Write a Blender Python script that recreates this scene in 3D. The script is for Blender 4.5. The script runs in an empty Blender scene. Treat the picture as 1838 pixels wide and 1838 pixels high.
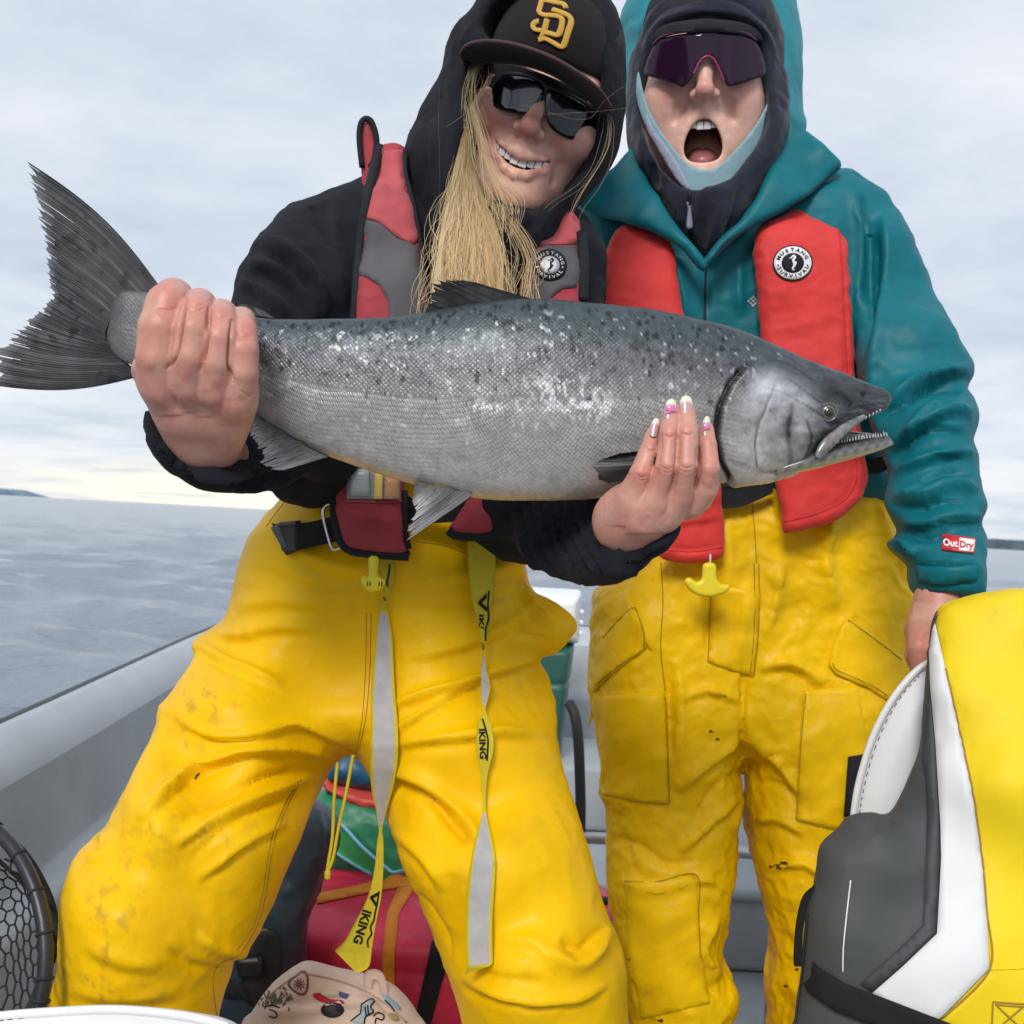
import bpy, bmesh, math, random
import numpy as np
from mathutils import Vector, Matrix
from mathutils.bvhtree import BVHTree
from mathutils.geometry import delaunay_2d_cdt

# ------------------------------------------------------------------ camera, sky, sun, exposure
S = bpy.context.scene
FPX = 1971.0                       # focal length in pixels of an 1838 px wide frame (50 degree lens)
CAMZ = 1.05                        # lens height over the boat floor
ROLL = math.radians(3.09)
PITCH = math.radians(0.54)
_r = Matrix.Rotation(PITCH, 3, 'X') @ Matrix.Identity(3)
_roll = Matrix(((math.cos(ROLL), 0, -math.sin(ROLL)), (0, 1, 0), (math.sin(ROLL), 0, math.cos(ROLL))))
RM = np.array(_r @ _roll, dtype=np.float64)       # columns: camera right, forward, up in world axes
cam_d = bpy.data.cameras.new('camera')
cam = bpy.data.objects.new('camera', cam_d)
S.collection.objects.link(cam)
cam_d.sensor_fit = 'HORIZONTAL'
cam_d.sensor_width = 36.0
cam_d.lens = 36.0 * FPX / 1838.0
cam_d.clip_start = 0.02
cam_d.clip_end = 40000
_m = Matrix(((RM[0,0], RM[0,2], -RM[0,1], 0), (RM[1,0], RM[1,2], -RM[1,1], 0), (RM[2,0], RM[2,2], -RM[2,1], CAMZ), (0,0,0,1)))
cam.matrix_world = _m
S.camera = cam
cam_d.dof.use_dof = True
cam_d.dof.focus_distance = 0.95
cam_d.dof.aperture_fstop = 16.0

SUN_EL, SUN_AZ = math.radians(36), math.radians(-165)    # azimuth from +Y (view direction) towards +X
world = bpy.data.worlds.new('World'); S.world = world; world.use_nodes = True
def build_world():
    nt = world.node_tree; N = nt.nodes; L = nt.links; N.clear()
    out = N.new('ShaderNodeOutputWorld'); bg = N.new('ShaderNodeBackground'); L.new(bg.outputs[0], out.inputs[0])
    sky = N.new('ShaderNodeTexSky'); sky.sky_type = 'NISHITA'; sky.sun_disc = False
    sky.sun_elevation = SUN_EL; sky.sun_rotation = SUN_AZ
    tc = N.new('ShaderNodeTexCoord')
    sep = N.new('ShaderNodeSeparateXYZ'); L.new(tc.outputs['Generated'], sep.inputs[0])
    def math_(op, a, b=None, c=None):
        n = N.new('ShaderNodeMath'); n.operation = op
        for i, v in enumerate((a, b, c)):
            if v is None: continue
            if isinstance(v, (int, float)): n.inputs[i].default_value = v
            else: L.new(v, n.inputs[i])
        return n.outputs[0]
    z = math_('MAXIMUM', sep.outputs[2], 0.0)
    den = math_('ADD', z, 0.10)
    comb = N.new('ShaderNodeCombineXYZ')
    L.new(math_('DIVIDE', sep.outputs[0], den), comb.inputs[0])
    L.new(math_('DIVIDE', sep.outputs[1], den), comb.inputs[1])
    def noise(scale, detail, rough, vec, dist=0.0):
        n = N.new('ShaderNodeTexNoise'); n.inputs['Scale'].default_value = scale; n.inputs['Detail'].default_value = detail
        n.inputs['Roughness'].default_value = rough; n.inputs['Distortion'].default_value = dist
        L.new(vec, n.inputs['Vector']); return n.outputs['Fac']
    def ramp(fac, stops):
        n = N.new('ShaderNodeValToRGB'); cr = n.color_ramp
        while len(cr.elements) > 1: cr.elements.remove(cr.elements[-1])
        cr.elements[0].position = stops[0][0]; cr.elements[0].color = (*stops[0][1], 1)
        for p, c in stops[1:]:
            e = cr.elements.new(p); e.color = (*c, 1)
        L.new(fac, n.inputs[0]); return n.outputs[0]
    n1 = noise(0.55, 7, 0.55, comb.outputs[0], 0.3)
    n2 = noise(1.7, 6, 0.6, comb.outputs[0], 0.2)
    f = math_('ADD', math_('MULTIPLY', n1, 0.7), math_('MULTIPLY', n2, 0.3))
    cloud = ramp(f, [(0.33, (0.43, 0.50, 0.615)), (0.46, (0.59, 0.655, 0.755)), (0.60, (0.80, 0.825, 0.87))])
    # a low break in the overcast along the horizon, warm where the far cloud deck is lit
    az = math_('ARCTAN2', sep.outputs[0], sep.outputs[1])
    cmb2 = N.new('ShaderNodeCombineXYZ'); L.new(math_('MULTIPLY', az, 5.0), cmb2.inputs[0]); L.new(math_('MULTIPLY', sep.outputs[2], 42.0), cmb2.inputs[1])
    n3 = noise(1.0, 5, 0.55, cmb2.outputs[0], 0.4)
    band = ramp(math_('ADD', sep.outputs[2], math_('MULTIPLY', math_('SUBTRACT', n3, 0.5), 0.05)),
                [(0.0, (1, 1, 1)), (0.022, (1, 1, 1)), (0.046, (0, 0, 0))])
    side = ramp(math_('ADD', math_('MULTIPLY', az, 0.5), 0.5), [(0.24, (0, 0, 0)), (0.34, (0.8, 0.8, 0.8)), (0.40, (1, 1, 1)), (0.52, (0.25, 0.25, 0.25)), (0.62, (0.0, 0.0, 0.0))])
    cmb3 = N.new('ShaderNodeCombineXYZ'); L.new(math_('MULTIPLY', az, 9.0), cmb3.inputs[0]); L.new(math_('MULTIPLY', sep.outputs[2], 130.0), cmb3.inputs[1])
    n4 = noise(1.0, 4, 0.55, cmb3.outputs[0], 0.3)
    brk = ramp(n4, [(0.34, (0.35, 0.35, 0.35)), (0.48, (1, 1, 1))])
    gapf = math_('MULTIPLY', math_('MULTIPLY', band, side), brk)
    def mixc(fac, a, b):
        n = N.new('ShaderNodeMix'); n.data_type = 'RGBA'
        for sock, v in ((n.inputs[0], fac), (n.inputs[6], a), (n.inputs[7], b)):
            if isinstance(v, (int, float)): sock.default_value = v
            elif isinstance(v, tuple): sock.default_value = (*v, 1)
            else: L.new(v, sock)
        return n.outputs[2]
    skyc = N.new('ShaderNodeMix'); skyc.data_type = 'RGBA'; skyc.blend_type = 'MULTIPLY'; skyc.inputs[0].default_value = 1
    L.new(sky.outputs[0], skyc.inputs[6]); skyc.inputs[7].default_value = (0.08, 0.08, 0.08, 1)
    base = mixc(0.94, skyc.outputs[2], cloud)
    c2 = mixc(gapf, base, (1.06, 1.0, 0.82))
    L.new(c2, bg.inputs[0]); bg.inputs[1].default_value = 1.0
build_world()
sun_d = bpy.data.lights.new('sun', 'SUN'); sun_d.energy = 2.1; sun_d.angle = math.radians(18); sun_d.color = (1.0, 0.97, 0.93)
sun = bpy.data.objects.new('sun', sun_d); S.collection.objects.link(sun)
_sd = Vector((math.sin(SUN_AZ)*math.cos(SUN_EL), math.cos(SUN_AZ)*math.cos(SUN_EL), math.sin(SUN_EL)))
sun.rotation_euler = _sd.to_track_quat('Z', 'Y').to_euler()
S.view_settings.view_transform = 'Standard'; S.view_settings.look = 'None'
S.view_settings.exposure = 0.20; S.view_settings.gamma = 1.0; S.view_settings.use_curve_mapping = False
S.cycles.max_bounces = 6; S.cycles.diffuse_bounces = 3; S.cycles.glossy_bounces = 3; S.cycles.transmission_bounces = 4
S.cycles.caustics_reflective = False; S.cycles.caustics_refractive = False; S.cycles.adaptive_threshold = 0.02

# ------------------------------------------------------------------ small maths helpers
rng = np.random.default_rng(7)
def C(px, py, d):
    """point of the camera-aligned frame (x right, y away, z up, metres) seen at pixel px,py at distance d"""
    return ((px-919.0)*d/FPX, d, (919.0-py)*d/FPX)
def CA(a):
    a = np.asarray(a, float)
    return np.stack([(a[:,0]-919)*a[:,2]/FPX, a[:,2], (919-a[:,1])*a[:,2]/FPX], 1)
def PX(v):
    """pixel of camera-frame points"""
    return np.stack([v[:,0]*FPX/v[:,1]+919, 919-v[:,2]*FPX/v[:,1]], 1)
def W(v):
    return np.asarray(v, float) @ RM.T + np.array([0, 0, CAMZ])
def WC(v):
    """world -> camera frame"""
    return (np.asarray(v, float) - np.array([0, 0, CAMZ])) @ RM
def smooth_poly(pts, n=4, closed=True):
    p = np.asarray(pts, float); out = []
    m = len(p); R = range(m) if closed else range(m-1)
    for i in R:
        if closed: a, b, c, d = p[(i-1)%m], p[i], p[(i+1)%m], p[(i+2)%m]
        else: a, b, c, d = p[max(i-1,0)], p[i], p[i+1], p[min(i+2,m-1)]
        for k in range(n):
            t = k/n
            out.append(0.5*((2*b)+(c-a)*t+(2*a-5*b+4*c-d)*t*t+(3*b-a-3*c+d)*t**3))
    if not closed: out.append(p[-1])
    return np.array(out)
def spl(xs, ys, q):
    xs = np.asarray(xs, float); ys = np.asarray(ys, float); q = np.asarray(q, float)
    m = np.gradient(ys, xs); dl = np.diff(ys)/np.diff(xs)
    m[1:-1] = np.where(dl[:-1]*dl[1:] <= 0, 0, m[1:-1])
    i = np.clip(np.searchsorted(xs, q)-1, 0, len(xs)-2); h = xs[i+1]-xs[i]; t = np.clip((q-xs[i])/h, 0, 1)
    return (2*t**3-3*t**2+1)*ys[i]+(t**3-2*t**2+t)*h*m[i]+(-2*t**3+3*t**2)*ys[i+1]+(t**3-t**2)*h*m[i+1]
def sstep(a, b, x):
    t = np.clip((x-a)/(b-a), 0, 1); return t*t*(3-2*t)
def _hash(ix, iy, iz, seed):
    h = (ix.astype(np.int64)*374761393 + iy.astype(np.int64)*668265263 + iz.astype(np.int64)*2147483647 + seed*1274126177) & 0xFFFFFFFF
    h = ((h ^ (h >> 13))*1274126177) & 0xFFFFFFFF
    h = ((h ^ (h >> 15))*2246822519) & 0xFFFFFFFF
    return ((h ^ (h >> 16)) & 0xFFFFFF)/float(0xFFFFFF)
def vnoise(p, seed=0):
    """value noise in -1..1"""
    f = np.floor(p); t = p-f; t = t*t*t*(t*(t*6-15)+10); i = f.astype(np.int64)
    r = 0
    for dx in (0, 1):
        for dy in (0, 1):
            for dz in (0, 1):
                w = (t[:,0] if dx else 1-t[:,0])*(t[:,1] if dy else 1-t[:,1])*(t[:,2] if dz else 1-t[:,2])
                r = r + w*_hash(i[:,0]+dx, i[:,1]+dy, i[:,2]+dz, seed)
    return r*2-1
_NR = np.array(Matrix.Rotation(.65, 3, 'Z') @ Matrix.Rotation(.5, 3, 'X') @ Matrix.Rotation(.8, 3, 'Y'))
def fbm(p, oct=4, seed=0, gain=0.5):
    p = np.asarray(p, float); r = 0; a = 1; s = 0
    for o in range(oct):
        p = p @ _NR
        r = r+a*vnoise(p*(2.03**o)+17.3*o, seed+o); s += a; a *= gain
    return r/s
def ridged(p, oct=3, seed=0, gain=0.55):
    r = 0; a = 1; s = 0; p = np.asarray(p, float)
    for o in range(oct):
        p = p @ _NR
        r = r+a*(1-np.abs(vnoise(p*(2.07**o)+9.1*o, seed+o))*2); s += a; a *= gain
    return r/s

# ------------------------------------------------------------------ solid fields -> continuous meshes
def polydist(P, gx, gz):
    """signed distance (inside positive) of a closed polygon on a 2D grid"""
    P = np.asarray(P, float); X, Z = np.meshgrid(gx, gz, indexing='ij')
    best = np.full(X.shape, 1e9); ins = np.zeros(X.shape, bool)
    for i in range(len(P)):
        ax, az = P[i]; bx, bz = P[(i+1) % len(P)]
        ex, ez = bx-ax, bz-az; l2 = ex*ex+ez*ez+1e-18
        t = np.clip(((X-ax)*ex+(Z-az)*ez)/l2, 0, 1)
        np.minimum(best, (X-ax-ex*t)**2+(Z-az-ez*t)**2, out=best)
        c = (az > Z) != (bz > Z)
        if az != bz: ins ^= c & (X < (bx-ax)*(Z-az)/(bz-az)+ax)
    d = np.sqrt(best)
    return np.where(ins, d, -d)
def inside(P, pts):
    P = np.asarray(P, float); q = np.asarray(pts, float); x, y = q[:,0], q[:,1]; r = np.zeros(len(q), bool)
    for i in range(len(P)):
        ax, ay = P[i]; bx, by = P[(i+1) % len(P)]
        if ay != by: r ^= ((ay > y) != (by > y)) & (x < (bx-ax)*(y-ay)/(by-ay)+ax)
    return r
def blur2(a, n):
    for ax in (0, 1):
        for _ in range(2):
            p = np.pad(a, [(n, n) if i == ax else (0, 0) for i in (0, 1)], mode='edge')
            c = np.cumsum(p, axis=ax); c = np.insert(c, 0, 0, axis=ax)
            a = (np.take(c, range(2*n+1, c.shape[ax]), axis=ax)-np.take(c, range(0, c.shape[ax]-2*n-1), axis=ax))/(2*n+1)
    return a
class Field:
    def __init__(s, lo, hi, h):
        s.h = h; s.lo = np.array(lo, float); n = np.ceil((np.array(hi)-s.lo)/h).astype(int)+1; s.n = n
        s.ax = [(s.lo[i]+h*np.arange(n[i])).astype(np.float32) for i in range(3)]
        s.d = np.full(n, 0.5, np.float32)
    def _sl(s, lo, hi):
        a = np.clip(np.floor((np.array(lo)-s.lo)/s.h).astype(int), 0, s.n); b = np.clip(np.ceil((np.array(hi)-s.lo)/s.h).astype(int)+1, 0, s.n)
        return tuple(slice(a[i], b[i]) for i in range(3))
    def _g(s, sl):
        return s.ax[0][sl[0]][:,None,None], s.ax[1][sl[1]][None,:,None], s.ax[2][sl[2]][None,None,:]
    def _mix(s, sl, b, k, op):
        a = s.d[sl]
        if a.size == 0: return
        if op == 's': a2, b2 = -a, b
        elif op == 'i': a2, b2 = -a, -b
        else: a2, b2 = a, b
        if k > 0:
            h = np.clip(0.5+0.5*(b2-a2)/k, 0, 1); r = b2*(1-h)+a2*h-k*h*(1-h)
        else: r = np.minimum(a2, b2)
        s.d[sl] = -r if op in ('s', 'i') else r
    def cone(s, p, q, r1, r2, k=0.0, op='u', sy=1.0):
        p = np.array(p, float); q = np.array(q, float); m = max(r1, r2)*max(1, sy)+k+3*s.h
        sl = s._sl(np.minimum(p, q)-m, np.maximum(p, q)+m); x, y, z = s._g(sl)
        if s.d[sl].size == 0: return s
        e = q-p; l2 = float(e@e)+1e-12
        h = np.clip(((x-p[0])*e[0]+(y-p[1])*e[1]+(z-p[2])*e[2])/l2, 0, 1)
        b = np.sqrt((x-p[0]-e[0]*h)**2+((y-p[1]-e[1]*h)/sy)**2+(z-p[2]-e[2]*h)**2)-(r1+(r2-r1)*h)
        s._mix(sl, b, k, op); return s
    def chain(s, pts, rad, k=0.0, op='u', sy=1.0):
        for i in range(len(pts)-1): s.cone(pts[i], pts[i+1], rad[i], rad[i+1], k, op, sy)
        return s
    def ell(s, c, r, M=None, k=0.0, op='u'):
        c = np.array(c, float); r = np.array(r, float); m = r.max()+k+3*s.h
        sl = s._sl(c-m, c+m); x, y, z = s._g(sl)
        if s.d[sl].size == 0: return s
        dx, dy, dz = x-c[0], y-c[1], z-c[2]
        if M is not None:
            M = np.asarray(M)          # columns = local axes
            dx, dy, dz = (dx*M[0,i]+dy*M[1,i]+dz*M[2,i] for i in range(3))
        k0 = np.sqrt((dx/r[0])**2+(dy/r[1])**2+(dz/r[2])**2); k1 = np.sqrt((dx/r[0]**2)**2+(dy/r[1]**2)**2+(dz/r[2]**2)**2)
        s._mix(sl, k0*(k0-1)/(k1+1e-9), k, op); return s
    def slab(s, poly, ymid, R, sf=1.0, sb=1.0, k=0.0, op='u', bl=0):
        """solid whose outline in x,z is the polygon, rounded towards its edge with radius R; front/back depth R*sf, R*sb about ymid"""
        P = np.asarray(poly, float); m = k+3*s.h
        sl = s._sl((P[:,0].min()-m, s.lo[1], P[:,1].min()-m), (P[:,0].max()+m, s.ax[1][-1], P[:,1].max()+m))
        gx, gz = s.ax[0][sl[0]], s.ax[2][sl[2]]
        if len(gx) == 0 or len(gz) == 0: return s
        d = polydist(P, gx, gz)
        if bl:
            db = blur2(d, bl); w = sstep(0, R*0.8, d); d = d*(1-w)+db*w
        a = np.maximum(R-d, 0).astype(np.float32)[:,None,:]
        if callable(ymid):
            X, Z = np.meshgrid(gx, gz, indexing='ij'); ym = ymid(X, Z).astype(np.float32)[:,None,:]
        else: ym = np.float32(ymid)
        y = s.ax[1][sl[1]][None,:,None]-ym
        y = np.where(y < 0, y/sf, y/sb)
        s._mix(sl, np.sqrt(a*a+y*y)-np.float32(R), k, op); return s
    def shell(s, t):
        s.d = np.abs(s.d)-t; return s
    def mesh(s):
        d = s.d; d[0], d[-1], d[:,0], d[:,-1], d[:,:,0], d[:,:,-1] = [np.maximum(q, 1e-3) for q in (d[0], d[-1], d[:,0], d[:,-1], d[:,:,0], d[:,:,-1])]
        ins = d < 0; n = np.array(d.shape)-1
        cnt = np.zeros(n, np.int8)
        for i in (0, 1):
            for j in (0, 1):
                for k in (0, 1): cnt += ins[i:i+n[0], j:j+n[1], k:k+n[2]]
        act = (cnt > 0) & (cnt < 8); idx = np.argwhere(act)
        vid = np.full(n, -1, np.int64); vid[act] = np.arange(len(idx))
        acc = np.zeros((len(idx), 3)); num = np.zeros(len(idx))
        I, J, K = idx.T
        for ax in range(3):
            o = [a for a in range(3) if a != ax]
            for u in (0, 1):
                for v in (0, 1):
                    off = [0, 0, 0]; off[o[0]] = u; off[o[1]] = v; of2 = list(off); of2[ax] = 1
                    a = d[I+off[0], J+off[1], K+off[2]]; b = d[I+of2[0], J+of2[1], K+of2[2]]
                    m = (a < 0) != (b < 0); t = np.where(m, a/np.where(m, a-b, 1), 0)
                    p = np.zeros((len(idx), 3)); p[:,o[0]] = u; p[:,o[1]] = v; p[:,ax] = t
                    acc += p*m[:,None]; num += m
        V = (idx+acc/num[:,None])*s.h+s.lo
        Q = []
        for ax in range(3):
            o1, o2 = (ax+1) % 3, (ax+2) % 3
            sa = [slice(None)]*3; sb = [slice(None)]*3; sa[ax] = slice(0, -1); sb[ax] = slice(1, None)
            e = np.argwhere(ins[tuple(sa)] != ins[tuple(sb)])
            e = e[(e[:,o1] > 0) & (e[:,o2] > 0) & (e[:,o1] < n[o1]) & (e[:,o2] < n[o2])]
            fl = ins[tuple(sa)][tuple(e.T)]
            c = []
            for a, b in ((1, 1), (0, 1), (0, 0), (1, 0)):
                q = e.copy(); q[:,o1] -= a; q[:,o2] -= b; c.append(vid[tuple(q.T)])
            q = np.stack(c, 1); q[~fl] = q[~fl][:,::-1]; Q.append(q)
        return V, np.concatenate(Q)
def vnormals(V, Q):
    fn = np.cross(V[Q[:,2]]-V[Q[:,0]], V[Q[:,-1]]-V[Q[:,1]])
    n = np.zeros_like(V)
    for i in range(Q.shape[1]): np.add.at(n, Q[:,i], fn)
    return n/(np.linalg.norm(n, axis=1, keepdims=True)+1e-12)
def relax(V, Q, it=2, f=0.5):
    E = np.concatenate([Q[:,[i,(i+1) % Q.shape[1]]] for i in range(Q.shape[1])]); c = np.bincount(E.ravel(), minlength=len(V)).astype(float)
    for _ in range(it):
        a = np.zeros_like(V)
        for i in range(3): a[:,i] = np.bincount(E[:,0], V[E[:,1],i], len(V))+np.bincount(E[:,1], V[E[:,0],i], len(V))
        V = V*(1-f)+f*a/np.maximum(c, 1)[:,None]
    return V
def polyline_dist(P, L):
    """distance, parameter 0..1 and signed side of 2D points to a polyline"""
    L = np.asarray(L, float); seg = np.linalg.norm(np.diff(L, axis=0), axis=1); cum = np.insert(np.cumsum(seg), 0, 0); tot = cum[-1]
    best = np.full(len(P), 1e18); tp = np.zeros(len(P)); sd = np.zeros(len(P))
    for i in range(len(L)-1):
        e = L[i+1]-L[i]; l2 = e@e+1e-12; w = P-L[i]; t = np.clip((w@e)/l2, 0, 1); r = w-t[:,None]*e; q = (r*r).sum(1)
        m = q < best; best[m] = q[m]; tp[m] = ((cum[i]+t*seg[i])/tot)[m]; sd[m] = np.sign(e[0]*w[:,1]-e[1]*w[:,0])[m]
    return np.sqrt(best), tp, sd
def fold(V, N, folds, back=0.0):
    """press folds into cloth: each fold is (polyline in pixels, width px, height m[, lean]) """
    p = PX(V); off = np.zeros(len(V)); fr = np.clip(-N[:,1]*2+0.6, back, 1)
    for f in folds:
        L = smooth_poly(f[0], 5, False); w, a = f[1], f[2]; e_ = L[-1]-L[0]
        lean = f[3] if len(f) > 3 else (-0.75*np.sign(e_[0]) if abs(e_[0]) > abs(e_[1])*.7 and a > 0 and w > 4 else 0.0)
        m = (p[:,0] > L[:,0].min()-3*w) & (p[:,0] < L[:,0].max()+3*w) & (p[:,1] > L[:,1].min()-3*w) & (p[:,1] < L[:,1].max()+3*w)
        if not m.any(): continue
        d, t, s = polyline_dist(p[m], L)
        tap = np.clip(np.minimum(t, 1-t)*4, 0, 1)**0.7
        x = d*s/w
        if a < 0: pr = np.exp(-np.abs(x)**1.1)
        elif lean != 0: pr = np.exp(-np.abs(x)**1.5)-0.55*np.exp(-(np.abs(x+1.3*np.sign(lean))/0.62)**1.5)
        else: pr = np.exp(-np.abs(x)**1.35)
        off[m] += a*tap*pr
    return V+N*(off*fr)[:,None]

# ------------------------------------------------------------------ objects
ROOTLOC = {}
def thing(name, label, cat, base, group=None):
    o = bpy.data.objects.new(name, None); S.collection.objects.link(o); o.empty_display_size = 0.1
    o.location = base; o['label'] = label; o['category'] = cat
    if group: o['group'] = group
    ROOTLOC[o.name] = np.array(base, float); return o
def rootloc(o):
    while o is not None and o.parent is not None: o = o.parent
    return ROOTLOC.get(o.name, np.zeros(3)) if o is not None else np.zeros(3)
def part(name, V, F, mat, parent=None, frame='C', smooth=True, col=None, uv=None, label=None, kind=None, mats=None, midx=None):
    """link one mesh object; V in the camera frame ('C') or world ('W')"""
    while parent is not None and parent.parent is not None and parent.parent.parent is not None: parent = parent.parent
    V = np.asarray(V, float); V = W(V) if frame == 'C' else V
    V = V-rootloc(parent)
    me = bpy.data.meshes.new(name)
    if isinstance(F, np.ndarray):
        nf, k = F.shape
        me.vertices.add(len(V)); me.vertices.foreach_set('co', V.astype(np.float32).ravel())
        me.loops.add(nf*k); me.loops.foreach_set('vertex_index', F.astype(np.int32).ravel())
        me.polygons.add(nf); me.polygons.foreach_set('loop_start', np.arange(0, nf*k, k, dtype=np.int32))
        me.update(calc_edges=True)
    else:
        me.from_pydata(V.tolist(), [], [list(map(int, f)) for f in F])
    if mats:
        for m in mats: me.materials.append(m)
        me.polygons.foreach_set('material_index', np.asarray(midx, np.int32))
    else: me.materials.append(mat)
    if smooth: me.polygons.foreach_set('use_smooth', np.ones(len(me.polygons), bool))
    if col is not None:
        a = me.color_attributes.new('col', 'FLOAT_COLOR', 'POINT'); c = np.ones((len(V), 4), np.float32); c[:,:3] = col; a.data.foreach_set('color', c.ravel())
    if uv is not None:
        l = me.uv_layers.new(name='uv'); vi = np.empty(len(me.loops), np.int32); me.loops.foreach_get('vertex_index', vi)
        l.data.foreach_set('uv', np.asarray(uv, np.float32)[vi].ravel())
    me.update(); me.validate()
    o = bpy.data.objects.new(name, me); S.collection.objects.link(o)
    if parent is not None: o.parent = parent
    if label: o['label'] = label
    if kind: o['kind'] = kind
    return o
def joinm(*ms):
    V, F, n = [], [], 0
    for v, f in ms:
        v = np.asarray(v, float); V.append(v); F += [[int(i)+n for i in q] for q in f]; n += len(v)
    return np.concatenate(V), F
def tube(pts, r, n=6, closed=False, cap=True, flat=1.0, up=None):
    p = np.asarray(pts, float); m = len(p); r = np.broadcast_to(np.asarray(r, float), (m,))
    if closed: t = np.roll(p, -1, 0)-np.roll(p, 1, 0)
    else: t = np.gradient(p, axis=0)
    t /= np.linalg.norm(t, axis=1, keepdims=True)+1e-12
    u = np.array(up if up is not None else (0.31, -0.88, 0.36), float)
    a = np.cross(t, u); a /= np.linalg.norm(a, axis=1, keepdims=True)+1e-9; b = np.cross(a, t)
    th = np.arange(n)*2*math.pi/n
    V = (p[:,None,:]+r[:,None,None]*(np.cos(th)[None,:,None]*a[:,None,:]+flat*np.sin(th)[None,:,None]*b[:,None,:])).reshape(-1, 3)
    F = []
    R = m if closed else m-1
    for i in range(R):
        j = (i+1) % m
        for k in range(n): F.append((i*n+k, i*n+(k+1) % n, j*n+(k+1) % n, j*n+k))
    if cap and not closed: F.append(tuple(range(n))[::-1]); F.append(tuple((m-1)*n+k for k in range(n)))
    return V, F
def boxm(c, s, bev=0.0, M=None, seg=2):
    """bevelled box, centre c, full size s"""
    bm = bmesh.new(); bmesh.ops.create_cube(bm, size=1.0)
    for v in bm.verts: v.co = Vector((v.co.x*s[0], v.co.y*s[1], v.co.z*s[2]))
    if bev: bmesh.ops.bevel(bm, geom=list(bm.edges), offset=bev, segments=seg, profile=0.5, affect='EDGES')
    bm.verts.ensure_lookup_table()
    V = np.array([v.co[:] for v in bm.verts]); F = [[v.index for v in f.verts] for f in bm.faces]; bm.free()
    if M is not None: V = V @ np.asarray(M).T
    return V+np.array(c, float), F
def rotm(rx=0, ry=0, rz=0):
    return np.array(Matrix.Rotation(math.radians(rz), 3, 'Z') @ Matrix.Rotation(math.radians(ry), 3, 'Y') @ Matrix.Rotation(math.radians(rx), 3, 'X'))
def loft(rings, cap=True, closed=True):
    R = np.asarray(rings, float); m, n, _ = R.shape; V = R.reshape(-1, 3); F = []
    for i in range(m-1):
        for k in range(n if closed else n-1): F.append((i*n+k, i*n+(k+1) % n, (i+1)*n+(k+1) % n, (i+1)*n+k))
    if cap: F.append(tuple(range(n))[::-1]); F.append(tuple((m-1)*n+k for k in range(n)))
    return V, F
def bvh(V, F):
    return BVHTree.FromPolygons([Vector(v) for v in V], [tuple(int(i) for i in f) for f in F])
def cast(tree, px, py, off=0.0, dmax=3.0):
    """lay a pixel on a surface: first hit along its sight line, lifted off by `off` along the normal"""
    dr = Vector(C(px, py, 1.0)); dr.normalize()
    h = tree.ray_cast(Vector((0, 0, 0)), dr, dmax)
    if h[0] is None: return None
    n = h[1]
    if n.dot(dr) > 0: n = -n
    n = n*.12-dr; n.normalize()
    return np.array(h[0]+n*off)
def drape(tree, poly, off=0.0012, thick=0.0018, step=10.0, holes=(), relaxed=False):
    """a cloth panel cut to the polygon (pixels) lying on a surface, with thickness"""
    P = np.asarray(poly, float); pts = []; edges = []
    def addloop(Q):
        st = len(pts)
        for i in range(len(Q)):
            a, b = Q[i], Q[(i+1) % len(Q)]; k = max(1, int(np.linalg.norm(b-a)/step))
            for j in range(k): pts.append(a+(b-a)*j/k)
        n = len(pts)-st
        edges.extend((st+i, st+(i+1) % n) for i in range(n))
    addloop(P)
    for h in holes: addloop(np.asarray(h, float))
    gx = np.arange(P[:,0].min()+step*0.5, P[:,0].max(), step); gy = np.arange(P[:,1].min()+step*0.5, P[:,1].max(), step)
    if len(gx) and len(gy):
        D = polydist(P, gx, gy)
        for h in holes: D = np.minimum(D, -polydist(h, gx, gy))
        for i, x in enumerate(gx):
            for j, y in enumerate(gy):
                if D[i,j] > step*0.45: pts.append(np.array([x, y]))
    v2, e2, f2, *_ = delaunay_2d_cdt([Vector(p) for p in pts], edges, [], 1, 1e-6)
    cen = [sum((v2[i] for i in f), Vector((0, 0)))/len(f) for f in f2]; ok = inside(P, [c[:] for c in cen])
    for h in holes: ok &= ~inside(h, [c[:] for c in cen])
    keep = [f for f, o in zip(f2, ok) if o]
    top = [cast(tree, v.x, v.y, off+thick) for v in v2]
    bot = [cast(tree, v.x, v.y, off) if t is not None else None for v, t in zip(v2, top)]
    V, mp = [], {}
    for i, (t, b) in enumerate(zip(top, bot)):
        if t is None or b is None: continue
        mp[i] = len(V); V.append(t); V.append(b)
    F = []; ec = {}
    for f in keep:
        if any(i not in mp for i in f): continue
        f = list(f)
        F.append([mp[i] for i in f]); F.append([mp[i]+1 for i in f[::-1]])
        for a, b in zip(f, f[1:]+f[:1]): ec[(a, b)] = 1
    for (a, b) in ec:
        if (b, a) not in ec: F.append([mp[b], mp[a], mp[a]+1, mp[b]+1])
    if not V: return np.zeros((3, 3)), [(0, 1, 2)]
    return np.array(V), F
def drape_line(tree, L, r=0.0008, off=0.0002, step=6.0, n=5, flat=0.6):
    L = smooth_poly(L, 6, False); seg = np.insert(np.cumsum(np.linalg.norm(np.diff(L, axis=0), axis=1)), 0, 0)
    q = np.linspace(0, seg[-1], max(3, int(seg[-1]/step))); xs = np.interp(q, seg, L[:,0]); ys = np.interp(q, seg, L[:,1])
    pts = [cast(tree, x, y, off) for x, y in zip(xs, ys)]; pts = [p for p in pts if p is not None]
    if len(pts) < 3: return np.zeros((3, 3)), [(0, 1, 2)]
    return tube(np.array(pts), r, n, flat=flat)
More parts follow.
